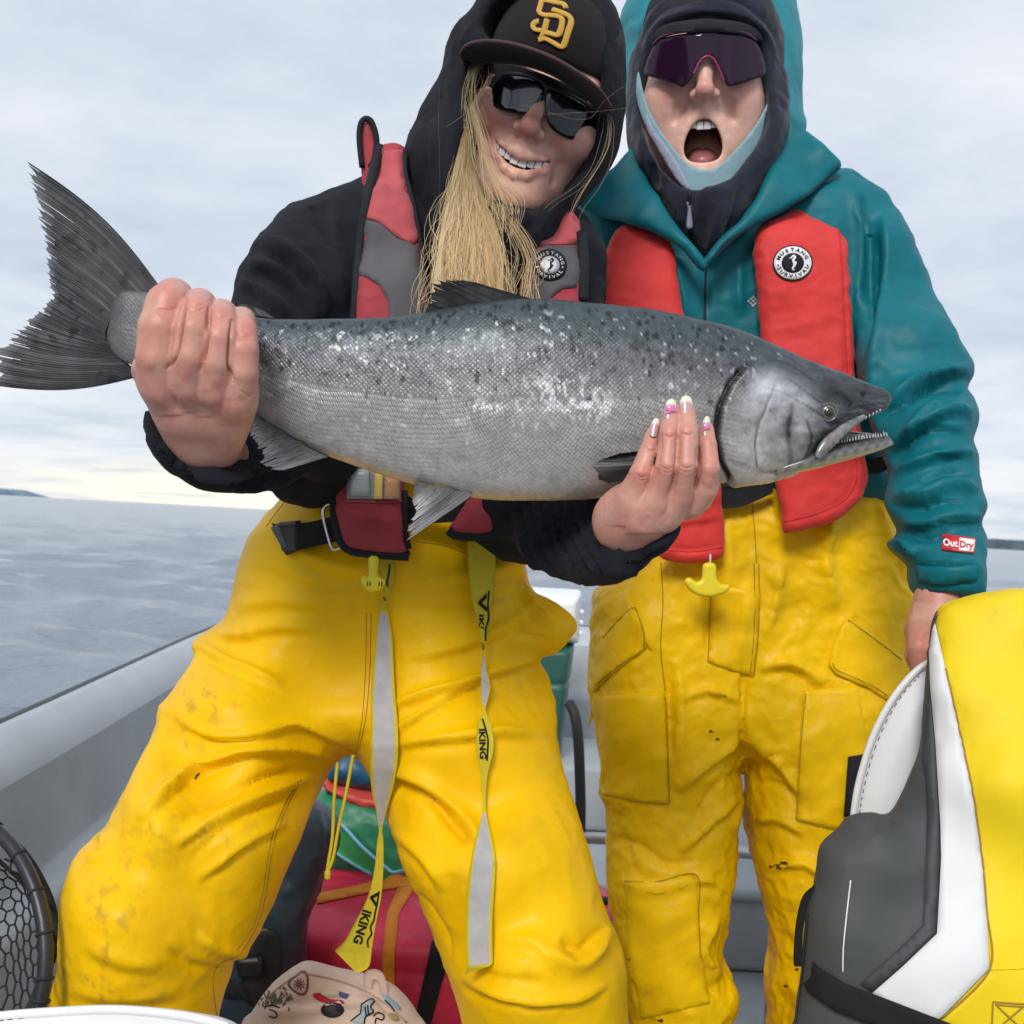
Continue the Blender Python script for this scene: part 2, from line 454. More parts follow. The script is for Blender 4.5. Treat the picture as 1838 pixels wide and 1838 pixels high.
def textmesh(s, size=1.0, bold=0.0, res=3):
    c = bpy.data.curves.new('lettering_curve', 'FONT'); c.body = s; c.size = size; c.offset = bold; c.resolution_u = res; c.align_x = 'CENTER'; c.align_y = 'CENTER'
    o = bpy.data.objects.new('lettering_tmp', c); S.collection.objects.link(o)
    bpy.context.view_layer.update()
    me = bpy.data.meshes.new_from_object(o.evaluated_get(bpy.context.evaluated_depsgraph_get()))
    V = np.array([v.co[:2] for v in me.vertices]).reshape(-1, 2); F = [tuple(p.vertices) for p in me.polygons]
    bpy.data.objects.remove(o); bpy.data.curves.remove(c); bpy.data.meshes.remove(me)
    return V, F
def drape_flat(tree, V2, F, off=0.002):
    """flat print (pixel coordinates) laid on a surface"""
    pts = [cast(tree, x, y, off) for x, y in V2]; good = [p for p in pts if p is not None]
    if not good: return np.zeros((3, 3)), [(0, 1, 2)]
    fb = np.mean(good, 0)
    Fk = [f for f in F if all(pts[i] is not None for i in f)]
    return np.array([p if p is not None else fb for p in pts]), Fk or [(0, 1, 2)]

# ------------------------------------------------------------------ materials
def material(name, col=(0.5, 0.5, 0.5), rough=0.5, metal=0.0, attr=False, var=None, bump=None, spec=0.5, sss=0.0, coat=0.0, sheen=0.0, dirt=None, trans=0.0, weave=None, alpha=1.0):
    """procedural surface. var=(scale, amount, detail); bump=[(scale, strength, distance)]; dirt=(scale, colour, lo, hi)"""
    m = bpy.data.materials.new(name); m.use_nodes = True; nt = m.node_tree; N = nt.nodes; L = nt.links
    b = N['Principled BSDF']
    b.inputs['Roughness'].default_value = rough; b.inputs['Metallic'].default_value = metal
    b.inputs['Specular IOR Level'].default_value = spec; b.inputs['Coat Weight'].default_value = coat; b.inputs['Coat Roughness'].default_value = 0.15
    b.inputs['Sheen Weight'].default_value = sheen
    if sss:
        b.inputs['Subsurface Weight'].default_value = sss; b.inputs['Subsurface Radius'].default_value = (1, 0.35, 0.2); b.inputs['Subsurface Scale'].default_value = 0.006
    if alpha < 1: b.inputs['Alpha'].default_value = alpha
    if trans: b.inputs['Transmission Weight'].default_value = trans
    tc = N.new('ShaderNodeTexCoord')
    def noise(sc, det=4, vec=None, rough_=0.6):
        n = N.new('ShaderNodeTexNoise'); n.inputs['Scale'].default_value = sc; n.inputs['Detail'].default_value = det; n.inputs['Roughness'].default_value = rough_
        L.new(vec or tc.outputs['Object'], n.inputs['Vector']); return n
    def mixn(kind, fac, a, bb):
        n = N.new('ShaderNodeMix'); n.data_type = 'RGBA'; n.blend_type = kind
        for s, v in ((n.inputs[0], fac), (n.inputs[6], a), (n.inputs[7], bb)):
            if isinstance(v, (int, float)): s.default_value = v
            elif isinstance(v, tuple): s.default_value = (*v, 1)
            else: L.new(v, s)
        return n.outputs[2]
    if attr:
        a = N.new('ShaderNodeAttribute'); a.attribute_name = 'col'; c = a.outputs['Color']
    else:
        c = N.new('ShaderNodeRGB'); c.outputs[0].default_value = (*col, 1); c = c.outputs[0]
    if var:
        n = noise(var[0], var[2] if len(var) > 2 else 5)
        mr = N.new('ShaderNodeMapRange'); mr.inputs[1].default_value = 0.3; mr.inputs[2].default_value = 0.7
        mr.inputs[3].default_value = 1-var[1]; mr.inputs[4].default_value = 1+var[1]; L.new(n.outputs['Fac'], mr.inputs[0])
        v = N.new('ShaderNodeCombineColor'); [L.new(mr.outputs[0], v.inputs[i]) for i in range(3)]
        c = mixn('MULTIPLY', 1.0, c, v.outputs[0])
    for dd in (dirt if isinstance(dirt, list) else [dirt] if dirt else []):
        n = noise(dd[0], 8, rough_=0.68)
        mr = N.new('ShaderNodeMapRange'); mr.inputs[1].default_value = dd[2]; mr.inputs[2].default_value = dd[3]; mr.inputs[4].default_value = dd[4] if len(dd) > 4 else 0.8
        L.new(n.outputs['Fac'], mr.inputs[0]); c = mixn('MIX', mr.outputs[0], c, dd[1])
    L.new(c, b.inputs['Base Color'])
    prev = None
    for (sc, st, dist) in (bump or []):
        n = noise(sc, 5); bm_ = N.new('ShaderNodeBump'); bm_.inputs['Strength'].default_value = st; bm_.inputs['Distance'].default_value = dist
        L.new(n.outputs['Fac'], bm_.inputs['Height'])
        if prev: L.new(prev, bm_.inputs['Normal'])
        prev = bm_.outputs[0]
    if weave:
        sc, st = weave; w = []
        for ax in ('X', 'Z'):
            n = N.new('ShaderNodeTexWave'); n.bands_direction = ax; n.inputs['Scale'].default_value = sc; L.new(tc.outputs['Object'], n.inputs['Vector']); w.append(n.outputs['Fac'])
        mm = N.new('ShaderNodeMath'); mm.operation = 'MULTIPLY'; L.new(w[0], mm.inputs[0]); L.new(w[1], mm.inputs[1])
        bm_ = N.new('ShaderNodeBump'); bm_.inputs['Strength'].default_value = st; bm_.inputs['Distance'].default_value = 0.0006; L.new(mm.outputs[0], bm_.inputs['Height'])
        if prev: L.new(prev, bm_.inputs['Normal'])
        prev = bm_.outputs[0]
    if prev: L.new(prev, b.inputs['Normal'])
    m.diffuse_color = (*col, 1)
    return m
def sr(r, g, b):
    """display colour 0..255 -> linear"""
    return tuple((v/255/12.92) if v/255 <= 0.04045 else ((v/255+0.055)/1.055)**2.4 for v in (r, g, b))
def idw(pts, p=3.0):
    """depth of a body's middle sheet from a few known points (px, py, depth)"""
    A = CA(pts)
    def f(X, Z):
        w = 0; s = 0
        for a in A:
            q = 1/((X-a[0])**2+(Z-a[2])**2+4e-4)**(p/2); w = w+q; s = s+q*a[1]
        return s/w
    return f
def polyc(pts, d, n=4, sm=True):
    """pixel outline at distance d (number or depth sheet) -> x,z outline in metres"""
    P = smooth_poly(pts, n) if sm else np.asarray(pts, float)
    if callable(d):
        q = np.full(len(P), 1.1)
        for _ in range(6): q = d((P[:,0]-919)*q/FPX, (919-P[:,1])*q/FPX)
        d = q
    return np.stack([(P[:,0]-919)*d/FPX, (919-P[:,1])*d/FPX], 1)
# ------------------------------------------------------------------ sea, far shores, boat
def water_material():
    m = bpy.data.materials.new('sea_water'); m.use_nodes = True; N = m.node_tree.nodes; L = m.node_tree.links; b = N['Principled BSDF']
    b.inputs['Base Color'].default_value = (.21, .245, .295, 1); b.inputs['Roughness'].default_value = .16; b.inputs['Specular IOR Level'].default_value = .5; b.inputs['IOR'].default_value = 1.33
    tc = N.new('ShaderNodeTexCoord'); mp = N.new('ShaderNodeMapping'); mp.inputs['Scale'].default_value = (1.0, 1.9, 1); L.new(tc.outputs['Object'], mp.inputs[0]); prev = None
    for sc, st, ds in ((.22, .4, .4), (1.3, .7, .16), (5, .9, .05), (18, .7, .012)):
        n = N.new('ShaderNodeTexNoise'); n.inputs['Scale'].default_value = sc; n.inputs['Detail'].default_value = 4; n.inputs['Distortion'].default_value = .4; L.new(mp.outputs[0], n.inputs['Vector'])
        bp = N.new('ShaderNodeBump'); bp.inputs['Strength'].default_value = st; bp.inputs['Distance'].default_value = ds; L.new(n.outputs['Fac'], bp.inputs['Height'])
        if prev: L.new(prev, bp.inputs['Normal'])
        prev = bp.outputs[0]
    L.new(prev, b.inputs['Normal']); return m
def struct(o): o['kind'] = 'structure'; return o
WZ = -0.12
def build_sea():
    nr, na = 230, 640
    r = 1.3*(12000/1.3)**(np.linspace(0, 1, nr)**1.15); a = np.linspace(0, 2*math.pi, na, endpoint=False)
    R_, A_ = np.meshgrid(r, a, indexing='ij'); X, Y = R_*np.sin(A_), R_*np.cos(A_)
    Z = np.zeros_like(X); r3 = np.random.default_rng(2)
    for k in range(20):
        wl = r3.uniform(.5, 4.2); th = r3.normal(.3, .55); ph = r3.uniform(0, 6.28); amp = (.0135 if wl < 1.8 else .0075)*wl
        q = (X*math.sin(th)+Y*math.cos(th))*2*math.pi/wl+ph; fade = np.clip(wl*14/np.maximum(R_, 1e-3), 0, 1)**1.5
        Z += amp*fade*(np.sin(q)+.25*np.sin(2*q+1))
    Z *= sstep(1.3, 3.5, R_)
    idx = np.arange(nr*na).reshape(nr, na)
    F = np.stack([idx[:-1], idx[1:], np.roll(idx[1:], -1, 1), np.roll(idx[:-1], -1, 1)], -1).reshape(-1, 4)
    o = part('water', np.stack([X, Y, Z+WZ], -1).reshape(-1, 3), F[:, ::-1], water_material(), None, 'W'); struct(o)
build_sea()
def ridge(name, az0, az1, dist, prof, col, seed):
    n = 160; az = np.radians(np.linspace(az0, az1, n)); t = np.linspace(0, 1, n)
    hgt = np.interp(t, [p[0] for p in prof], [p[1] for p in prof])*(1+.10*fbm(np.stack([t*60, t*0, t*0], 1), 4, seed)); V, F = [], []
    for k, (dd, hh) in enumerate(((0, -2), (0, .55), (.06, 1.0), (.25, .2))):
        for i in range(n): V.append((math.sin(az[i])*dist*(1+dd), math.cos(az[i])*dist*(1+dd), WZ+(hgt[i]*hh if hh > 0 else -2)))
    for k in range(3):
        for i in range(n-1): F.append((k*n+i, (k+1)*n+i, (k+1)*n+i+1, k*n+i+1))
    o = part(name, V, F, material(name+'_forest', col, .95, spec=.1, var=(.03, .35)), None, 'W'); struct(o)
ridge('hill', -34, -22.8, 7000, [(0, 90), (.5, 60), (.75, 42), (.9, 36), (1, 0)], (.16, .22, .30), 3)
ridge('shoreline', 14, 46, 2600, [(0, 0), (.05, 10), (.2, 20), (.45, 26), (.7, 34), (1, 40)], (.085, .11, .135), 5)

M_BOAT = material('grey_boat_paint', (.36, .385, .40), .42, spec=.45, var=(6, .10), dirt=[(5, (.52, .54, .55), .58, .75, .35), (70, (.16, .16, .16), .68, .78, .4)], bump=[(12, .12, .004)])
M_BOAT_LT = material('pale_boat_paint', (.40, .43, .45), .36, spec=.5, var=(7, .10), dirt=[(9, (.30, .31, .32), .60, .8, .5)], bump=[(14, .12, .004)])
M_DECK = material('deck_paint', (.34, .36, .37), .6, spec=.3, var=(8, .18), dirt=[(16, (.12, .12, .12), .6, .8, .5)], bump=[(80, .3, .003)])
M_RUB = material('dark_rub_rail', (.045, .05, .058), .5)
def build_boat():
    boat = thing('boat', 'grey painted open boat carrying both people, its side running away to the stern', 'boat', (0, 1.2, 0))
    pts = smooth_poly([(-.62, -1.4), (-.68, -.4), (-.722, .6), (-.765, 1.68), (-.805, 2.4), (-.835, 2.96), (-.842, 3.45), (-.80, 3.74), (-.66, 3.84), (-.30, 3.845), (.276, 3.84), (.70, 3.83), (.92, 3.70), (.955, 3.3), (.95, 2.4), (.93, 1.4), (.90, .4), (.84, -.6), (.78, -1.4)], 6, False)
    t = np.gradient(pts, axis=0); t /= np.linalg.norm(t, axis=1, keepdims=True); nin = np.stack([t[:,1], -t[:,0]], 1)     # towards the middle of the boat
    n = len(pts)
    def sheet(prof, name, mat, cl=False):
        V, F = [], []; m = len(prof)
        for i in range(n):
            for o, z in prof: V.append((pts[i,0]+nin[i,0]*o, pts[i,1]+nin[i,1]*o, z))
        for i in range(n-1):
            for k in range(m if cl else m-1): F.append((i*m+k, (i+1)*m+k, (i+1)*m+(k+1) % m, i*m+(k+1) % m))
        return part(name, V, F, mat, boat, 'W')
    cap = sheet([(-.008, .690), (-.004, .698), (.004, .700), (.020, .698), (.052, .672), (.066, .650), (.070, .640)], 'gunwale', M_BOAT_LT)
    sheet([(.070, .640), (.074, .60), (.084, .53), (.088, .500), (.094, .490), (.118, .484), (.130, .476), (.136, .460), (.145, .30), (.160, .12), (.19, .02), (.24, -.004)], 'inner_side', M_BOAT)
    sheet([(-.008, .690), (-.016, .66), (-.004, .40), (.05, .05), (.12, -.30)], 'hull', M_BOAT)
    v, f = tube(np.column_stack([pts+nin*(-.010), np.full(n, .694)]), .0085, 8); part('rub_rail', v, f, M_RUB, boat, 'W')
    # deck
    v, f = boxm((.06, 1.2, -.02), (1.62, 5.4, .04), .004); part('deck', v, f, M_DECK, boat, 'W')
    # aft bench step and a raised block on it
    v, f = boxm((.06, 3.12, .095), (1.50, .95, .19), .018, None, 3); st = part('stern_bench', v, f, M_BOAT, boat, 'W')
    v, f = tube([(-.66, 2.642, .186), (0, 2.642, .186), (.78, 2.642, .186)], .014, 10); part('bench_edge', v, f, M_BOAT_LT, st, 'W')
    v, f = boxm((.02, 3.30, .285), (.62, .42, .185), .02, None, 3); part('raised_locker', v, f, M_BOAT, boat, 'W')
    # a tubular rail across
    v, f = tube(smooth_poly([(.05, 2.25, .40), (.20, 2.25, .415), (.36, 2.25, .41), (.60, 2.24, .40)], 4, False), .012, 10); part('grab_rail', v, f, M_STEEL0, boat, 'W')
    for x in (.07, .58):
        v, f = tube([(x, 2.25, .0), (x, 2.25, .2), (x, 2.25, .402)], .011, 10); part('rail_post', v, f, M_STEEL0, boat, 'W')
    # side ribs
    for y in (.9, 1.9, 2.9):
        x0 = float(np.interp(y, pts[:40,1], pts[:40,0]))
        v, f = boxm((x0+.148, y, .24), (.022, .05, .40), .006, rotm(ry=4)); part('rib', v, f, M_BOAT, boat, 'W')
    return boat
M_STEEL0 = material('brushed_rail', (.45, .46, .47), .35, .9)
BOAT = build_boat()
# ------------------------------------------------------------------ the salmon
FD = 0.85
def fish_material():
    m = bpy.data.materials.new('salmon_skin'); m.use_nodes = True; nt = m.node_tree; N = nt.nodes; L = nt.links; b = N['Principled BSDF']
    a = N.new('ShaderNodeAttribute'); a.attribute_name = 'col'
    uv = N.new('ShaderNodeUVMap'); uv.uv_map = 'uv'
    mp = N.new('ShaderNodeMapping'); mp.inputs['Rotation'].default_value = (0, 0, math.radians(45)); mp.inputs['Scale'].default_value = (380, 380, 1); L.new(uv.outputs[0], mp.inputs[0])
    vo = N.new('ShaderNodeTexVoronoi'); vo.voronoi_dimensions = '2D'; vo.feature = 'F1'; vo.inputs['Scale'].default_value = 1.0; vo.inputs['Randomness'].default_value = 0.3
    L.new(mp.outputs[0], vo.inputs['Vector'])
    al = a.outputs['Alpha']
    ed = N.new('ShaderNodeMapRange'); ed.inputs[1].default_value = 0.30; ed.inputs[2].default_value = 0.62; ed.inputs[3].default_value = 1.0; ed.inputs[4].default_value = 0.0
    L.new(vo.outputs['Distance'], ed.inputs[0])
    dk = N.new('ShaderNodeMix'); dk.data_type = 'RGBA'; dk.blend_type = 'MULTIPLY'
    cc = N.new('ShaderNodeMapRange'); cc.inputs[3].default_value = 0.72; cc.inputs[4].default_value = 1.08; L.new(ed.outputs[0], cc.inputs[0])
    cb = N.new('ShaderNodeCombineColor'); [L.new(cc.outputs[0], cb.inputs[i]) for i in range(3)]
    L.new(a.outputs['Color'], dk.inputs[6]); L.new(cb.outputs[0], dk.inputs[7]); L.new(al, dk.inputs[0])
    n1 = N.new('ShaderNodeTexNoise'); n1.inputs['Scale'].default_value = 260; n1.inputs['Detail'].default_value = 3; 
    tc = N.new('ShaderNodeTexCoord'); L.new(tc.outputs['Object'], n1.inputs['Vector'])
    L.new(dk.outputs[2], b.inputs['Base Color'])
    # each scale tips a little differently, so some flash
    rr = N.new('ShaderNodeMapRange'); rr.inputs[1].default_value = 0.3; rr.inputs[2].default_value = 0.7; rr.inputs[3].default_value = 0.30; rr.inputs[4].default_value = 0.55
    L.new(n1.outputs['Fac'], rr.inputs[0]); L.new(rr.outputs[0], b.inputs['Roughness'])
    mm_ = N.new('ShaderNodeMapRange'); mm_.inputs[3].default_value = .50; mm_.inputs[4].default_value = .22; L.new(al, mm_.inputs[0]); L.new(mm_.outputs[0], b.inputs['Metallic']); b.inputs['Specular IOR Level'].default_value = 0.42
    b.inputs['Coat Weight'].default_value = 0.10; b.inputs['Coat Roughness'].default_value = 0.22
    hm = N.new('ShaderNodeMath'); hm.operation = 'MULTIPLY'; L.new(ed.outputs[0], hm.inputs[0]); L.new(al, hm.inputs[1])
    # tilt per scale
    vc = N.new('ShaderNodeSeparateColor'); L.new(vo.outputs['Color'], vc.inputs[0])
    h2 = N.new('ShaderNodeMath'); h2.operation = 'MULTIPLY_ADD'; L.new(vc.outputs[0], h2.inputs[0]); h2.inputs[1].default_value = 0.35; L.new(hm.outputs[0], h2.inputs[2])
    bp = N.new('ShaderNodeBump'); bp.inputs['Strength'].default_value = 0.38; bp.inputs['Distance'].default_value = 0.0008; L.new(h2.outputs[0], bp.inputs['Height'])
    bp2 = N.new('ShaderNodeBump'); bp2.inputs['Strength'].default_value = 0.25; bp2.inputs['Distance'].default_value = 0.0008; L.new(n1.outputs['Fac'], bp2.inputs['Height']); L.new(bp.outputs[0], bp2.inputs['Normal'])
    L.new(bp2.outputs[0], b.inputs['Normal'])
    return m
M_FISH = fish_material()
M_FIN = material('fin_membrane', attr=True, rough=0.5, spec=0.3)
M_EYE = material('fish_eye', (0.15, 0.15, 0.11), 0.2, 0.3, coat=.6)
M_BLACK_WET = material('wet_black', (0.008, 0.008, 0.009), 0.12, coat=1.0)
M_TOOTH = material('tooth', (0.42, 0.41, 0.38), 0.22, coat=0.4)
M_JAW = material('salmon_jaw', attr=True, rough=0.3, spec=0.6, coat=0.4)

def rampc(t, stops):
    p = [s[0] for s in stops]; return np.stack([np.interp(t, p, [s[1][i] for s in stops]) for i in range(3)], -1)
def build_fish():
    fish = thing('salmon', 'large silver salmon with dark spotted back held sideways by the tail and belly', 'fish', W([C(850, 900, FD)])[0])
    tx = [186, 200, 250, 300, 360, 430, 500, 620, 740, 800, 870, 950, 1050, 1150, 1250, 1330, 1400, 1450, 1500, 1550, 1580, 1594, 1600]
    ty = [594, 552, 524, 530, 545, 564, 573, 573, 566, 556, 544, 537, 544, 553, 572, 594, 624, 648, 668, 688, 700, 708, 716]
    bx = [186, 200, 250, 300, 360, 430, 500, 580, 650, 740, 800, 860, 950, 1050, 1110, 1200, 1290, 1350, 1400, 1430, 1455, 1480, 1510, 1540, 1570, 1590, 1600]
    by = [606, 628, 660, 684, 706, 730, 774, 814, 840, 870, 884, 894, 898, 896, 891, 880, 868, 862, 855, 846, 828, 804, 778, 757, 741, 731, 717]
    nx, nt = 860, 176
    xs = np.linspace(186, 1600, nx); xs[-40:] = 1600-(1600-xs[-40])*np.linspace(1, 0, 40)**1.6
    top = spl(tx, ty, xs); bot = spl(bx, by, xs)
    zc = (top+bot)/2; hh = (bot-top)/2
    tf = spl([186, 300, 430, 700, 1000, 1250, 1400, 1500, 1600], [0.20, 0.42, 0.46, 0.48, 0.50, 0.52, 0.55, 0.62, 0.75], xs)
    th = np.linspace(0, 2*math.pi, nt, endpoint=False)
    cth, sth = np.cos(th), np.sin(th)
    cx = np.sign(cth)*np.abs(cth)**0.92
    PXX = np.repeat(xs[:,None], nt, 1); PYY = zc[:,None]-hh[:,None]*sth[None,:]
    s = FD/FPX
    # curve of the body: belly towards the lens in the middle, tail and snout a little away
    dx_ = FD+0.03*((xs-850)/750)**2
    V = np.stack([(PXX-919)*(dx_/FPX)[:,None], dx_[:,None]-(hh*tf*s)[:,None]*cx[None,:], (919-PYY)*(dx_/FPX)[:,None]], -1)
    F = []
    idx = np.arange(nx*nt).reshape(nx, nt)
    Fq = np.stack([idx[:-1], np.roll(idx[:-1], -1, 1), np.roll(idx[1:], -1, 1), idx[1:]], -1).reshape(-1, 4)
    Vf = V.reshape(-1, 3); N = vnormals(Vf, Fq)
    if N[nt//2*0+nx//2*nt][1] > 0: Fq = Fq[:, ::-1]; N = -N
    px = PXX.ravel(); py = PYY.ravel()
    # head relief
    gpy = [630, 652, 672, 700, 740, 790, 830, 862, 900]; gpx = [1395, 1352, 1322, 1298, 1281, 1276, 1287, 1312, 1335]
    sg = px-np.interp(py, gpy, gpx)
    off = 0.0050*sstep(-1.8, 1.8, sg)*np.exp(-np.clip(sg, 0, None)/150)*sstep(640, 690, py)
    off -= 0.0034*np.exp(-((sg+5)/5)**2)*sstep(655, 680, py)
    pre = px-np.interp(py, [700, 736, 767, 798, 840], [1372, 1358, 1343, 1338, 1346])
    off -= 0.0010*np.exp(-(pre/3.0)**2)*sstep(705, 735, py)*(1-sstep(825, 850, py))
    sub = py-np.interp(px, [1290, 1330, 1380, 1440], [826, 838, 845, 842])
    off -= 0.0011*np.exp(-(sub/3)**2)*sstep(1285, 1300, px)*(1-sstep(1425, 1445, px))
    re = np.hypot(px-1487, py-740)
    off += 0.0030*np.exp(-(re/24)**2)-0.0016*np.exp(-((re-24)/7)**2)
    off -= 0.0016*np.exp(-((np.hypot((px-1541)*1.2, py-712)-0)/6)**2)
    off -= 0.0035*np.exp(-(polyline_dist(np.stack([px, py], 1), [(1535, 757), (1498, 775), (1462, 800), (1450, 822)])[0]/9)**2)   # cleft over the jaw bone
    hd = sstep(0, 60, sg)
    off += hd*(0.0011*fbm(np.stack([px/34, py/26, px*0], 1), 4, 3)+0.0006*ridged(np.stack([px/40, py/12, px*0], 1), 2, 5))
    off += (1-hd)*0.0009*fbm(np.stack([px/90, py/60, px*0], 1), 3, 9)
    lat = py-np.interp(px, [300, 450, 600, 800, 1000, 1200, 1300], [600, 672, 705, 728, 738, 720, 700])
    off -= 0.0006*np.exp(-(lat/2.2)**2)*(1-hd)*sstep(440, 500, px)
    belly = py-np.interp(px, [440, 520, 600, 700], [742, 785, 812, 850])
    Vf = Vf+N*off[:,None]
    # ---- colour
    t = np.clip((py-np.repeat(top, nt))/np.repeat(bot-top+1e-3, nt), 0, 1)
    n0 = fbm(np.stack([px/120, py/60, px*0], 1), 4, 21); n1 = fbm(np.stack([px/22, py/16, px*0], 1), 4, 31); n2 = fbm(np.stack([px/7, py/7, px*0], 1), 3, 41)
    tt = t+0.035*n0+0.03*n1
    c = rampc(tt, [(0, (.062, .078, .085)), (.10, (.058, .076, .084)), (.20, (.074, .090, .100)), (.31, (.120, .112, .128)), (.41, (.175, .168, .172)), (.53, (.28, .275, .265)), (.75, (.39, .38, .36)), (1, (.54, .51, .475))])
    # pigment speckle, stronger on the back
    up = 1-sstep(0.25, 0.55, t)
    c *= (1-0.22*np.clip(n2*1.6, -1, 1)*(0.35+up))[:,None]
    c *= (1+0.22*n1)[:,None]
    tick = sstep(.42, .70, ridged(np.stack([px/12, py/9, px*0], 1), 2, 47))*sstep(-.2, .3, n0)*np.clip(up+.25, 0, 1)*sstep(.03, .1, t); c *= (1-.42*tick)[:,None]
    # black spots with a shape of their own
    r2 = np.random.default_rng(5); mask = np.zeros(len(px))
    wob = fbm(np.stack([px/6, py/6, px*0], 1), 3, 77)
    sp = [(r2.uniform(470, 1320), r2.beta(1.4, 2.6)*0.62, r2.uniform(1.8, 5.0)) for _ in range(210)]
    for (x0, t0, rad) in sp:
        yt = np.interp(x0, xs, top); yb = np.interp(x0, xs, bot); y0 = yt+(yb-yt)*max(t0, 0.05)
        i0, i1 = np.searchsorted(xs, [x0-14, x0+14]); sl = slice(i0*nt, i1*nt)
        dd = np.hypot((px[sl]-x0)*r2.uniform(0.8, 1.4), (py[sl]-y0)*r2.uniform(0.6, 1.1))+wob[sl]*4.5
        mask[sl] = np.maximum(mask[sl], 1-sstep(rad*0.6, rad*1.35, dd))
    blot = fbm(np.stack([px/26, py/20, px*0], 1), 4, 88)
    mask = np.maximum(mask, sstep(0.18, 0.42, blot)*np.exp(-(((px-1140)/75)**2+((py-660)/38)**2))*1.1)
    c *= (1-0.78*np.clip(mask, 0, 1)*(1-hd))[:,None]
    # rubbed, slimy white patches and lost scales
    rub = 0
    for (x0, y0, rx, ry, a) in [(1000, 715, 60, 34, 1.0), (1060, 745, 34, 26, 1.0), (870, 735, 40, 16, .8), (930, 770, 14, 10, .9), (620, 606, 34, 8, .8), (1190, 735, 30, 40, .5), (700, 610, 30, 10, .5), (840, 760, 20, 14, .6), (800, 850, 200, 30, .25)]:
        rub = rub+a*np.exp(-(((px-x0)/rx)**2+((py-y0)/ry)**2))
    rubn = sstep(0.02, 0.30, ridged(np.stack([px/14, py/12, px*0], 1), 3, 55)-0.35)
    wmask = np.clip(rub*rubn*1.1, 0, 1)
    scat = sstep(0.50, 0.62, fbm(np.stack([px/9, py/8, px*0], 1), 2, 66))*0.6*(1-sstep(0.7, 0.9, t))*sstep(0.04, .12, t)
    wmask = np.clip(wmask+scat, 0, 1)*(1-hd)
    c = c*(1-wmask[:,None]*0.75)+wmask[:,None]*0.75*np.array([.78, .79, .80])
    # head: silver cheek, dark crown, dusky patch round the eye, pink at the throat
    hc = rampc(np.clip((py-np.repeat(top, nt))/170, 0, 1.4), [(0, (.080, .090, .098)), (.30, (.085, .092, .098)), (.40, (.18, .185, .195)), (.52, (.44, .44, .45)), (.8, (.42, .415, .41)), (1.0, (.40, .39, .38)), (1.3, (.58, .53, .49))])
    hn = fbm(np.stack([px/30, py/30, px*0], 1), 5, 101); hn2 = ridged(np.stack([px/16, py/16, px*0], 1), 5, 103, .75)
    hc *= (1+0.65*hn+0.40*hn2)[:,None]
    dk = np.exp(-((re-16)/34)**2)*0.70+0.55*np.exp(-((px-1395)/16)**2)*np.exp(-((py-770)/70)**2)*sstep(-.3, .3, hn+0.2)+0.6*np.exp(-(((px-1455)/34)**2+((py-800)/34)**2))
    dk += 0.7*np.exp(-((sg-1)/3.0)**2)+0.35*sstep(1500, 1590, px)*(1-sstep(.5, .8, t))
    P_ = np.stack([px, py], 1)
    for L_, w_, a_ in (([(1372, 700), (1358, 736), (1344, 770), (1339, 800), (1346, 836)], 1.6, .75), ([(1288, 828), (1330, 840), (1385, 846), (1440, 842)], 1.8, .6), ([(1345, 705), (1390, 715), (1430, 735), (1462, 752)], 1.5, .5), ([(1400, 690), (1430, 712), (1458, 728)], 1.4, .45), ([(1335, 672), (1370, 655), (1400, 662), (1440, 690)], 2.2, .5), ([(1402, 735), (1398, 780), (1406, 830)], 5.5, .45), ([(1430, 760), (1440, 790), (1432, 825)], 3.0, .4)):
        m_ = (px > 1270); dd_ = np.full(len(px), 99.0); dd_[m_] = polyline_dist(P_[m_], smooth_poly(L_, 5, False))[0]; dk = dk+a_*np.exp(-(dd_/w_)**2)*np.clip(.7+.8*hn2, .2, 1.2)
    fleck = sstep(.36, .50, fbm(np.stack([px/8, py/7, px*0], 1), 3, 107)); dk = dk+.35*fleck*sstep(-.2, .3, hn)
    hc *= (1-np.clip(dk, 0, .88))[:,None]
    bloom = np.exp(-(((px-1350)/50)**2+((py-705)/24)**2)); hc += bloom[:,None]*np.array([.24, .235, .25])
    pk = np.exp(-(((px-1400)/40)**2+((py-838)/10)**2))*sstep(-.1, .35, hn+.2); hc = hc*(1-.5*pk[:,None])+.5*pk[:,None]*np.array([.5, .16, .13])
    nost = np.exp(-(np.hypot(px-1541, py-712)/6)**2); hc *= (1-.85*nost)[:,None]
    c = c*(1-hd[:,None])+hc*hd[:,None]
    slit = np.exp(-(np.clip(np.abs(sg+4)-2.5, 0, None)/2.5)**2)*sstep(650, 672, py); c *= (1-.93*slit)[:,None]
    lowp = np.exp(-(belly/3.0)**2)*sstep(430, 460, px)*(1-sstep(540, 640, px)); c *= (1-.35*lowp)[:,None]
    tw = (1-sstep(230, 420, px))[:,None]; c = c*(1-.8*tw)+.8*tw*((np.array([.19, .185, .185])*(1+.3*n2[:,None])*(.40+.60*sstep(186, 262, px)[:,None])))
    c = np.clip(c, .01, .85)
    alpha = np.clip(.75+.6*fbm(np.stack([px/60, py/40, px*0], 1), 3, 61), .2, 1)*(1-hd)*sstep(0.02, 0.10, t)*(0.55+0.45*sstep(0.25, 0.5, t))*(1-0.55*sstep(.72, .95, t))
    # arc length round the body for the scale rows
    ring = np.sqrt(((np.roll(V, -1, 1)-V)**2).sum(-1)); arc = np.cumsum(ring, 1)-ring
    uvx = (px-919)*s; uvv = arc.ravel()
    body = part('body', Vf, Fq, M_FISH, fish, col=c, uv=np.stack([uvx, uvv], 1))
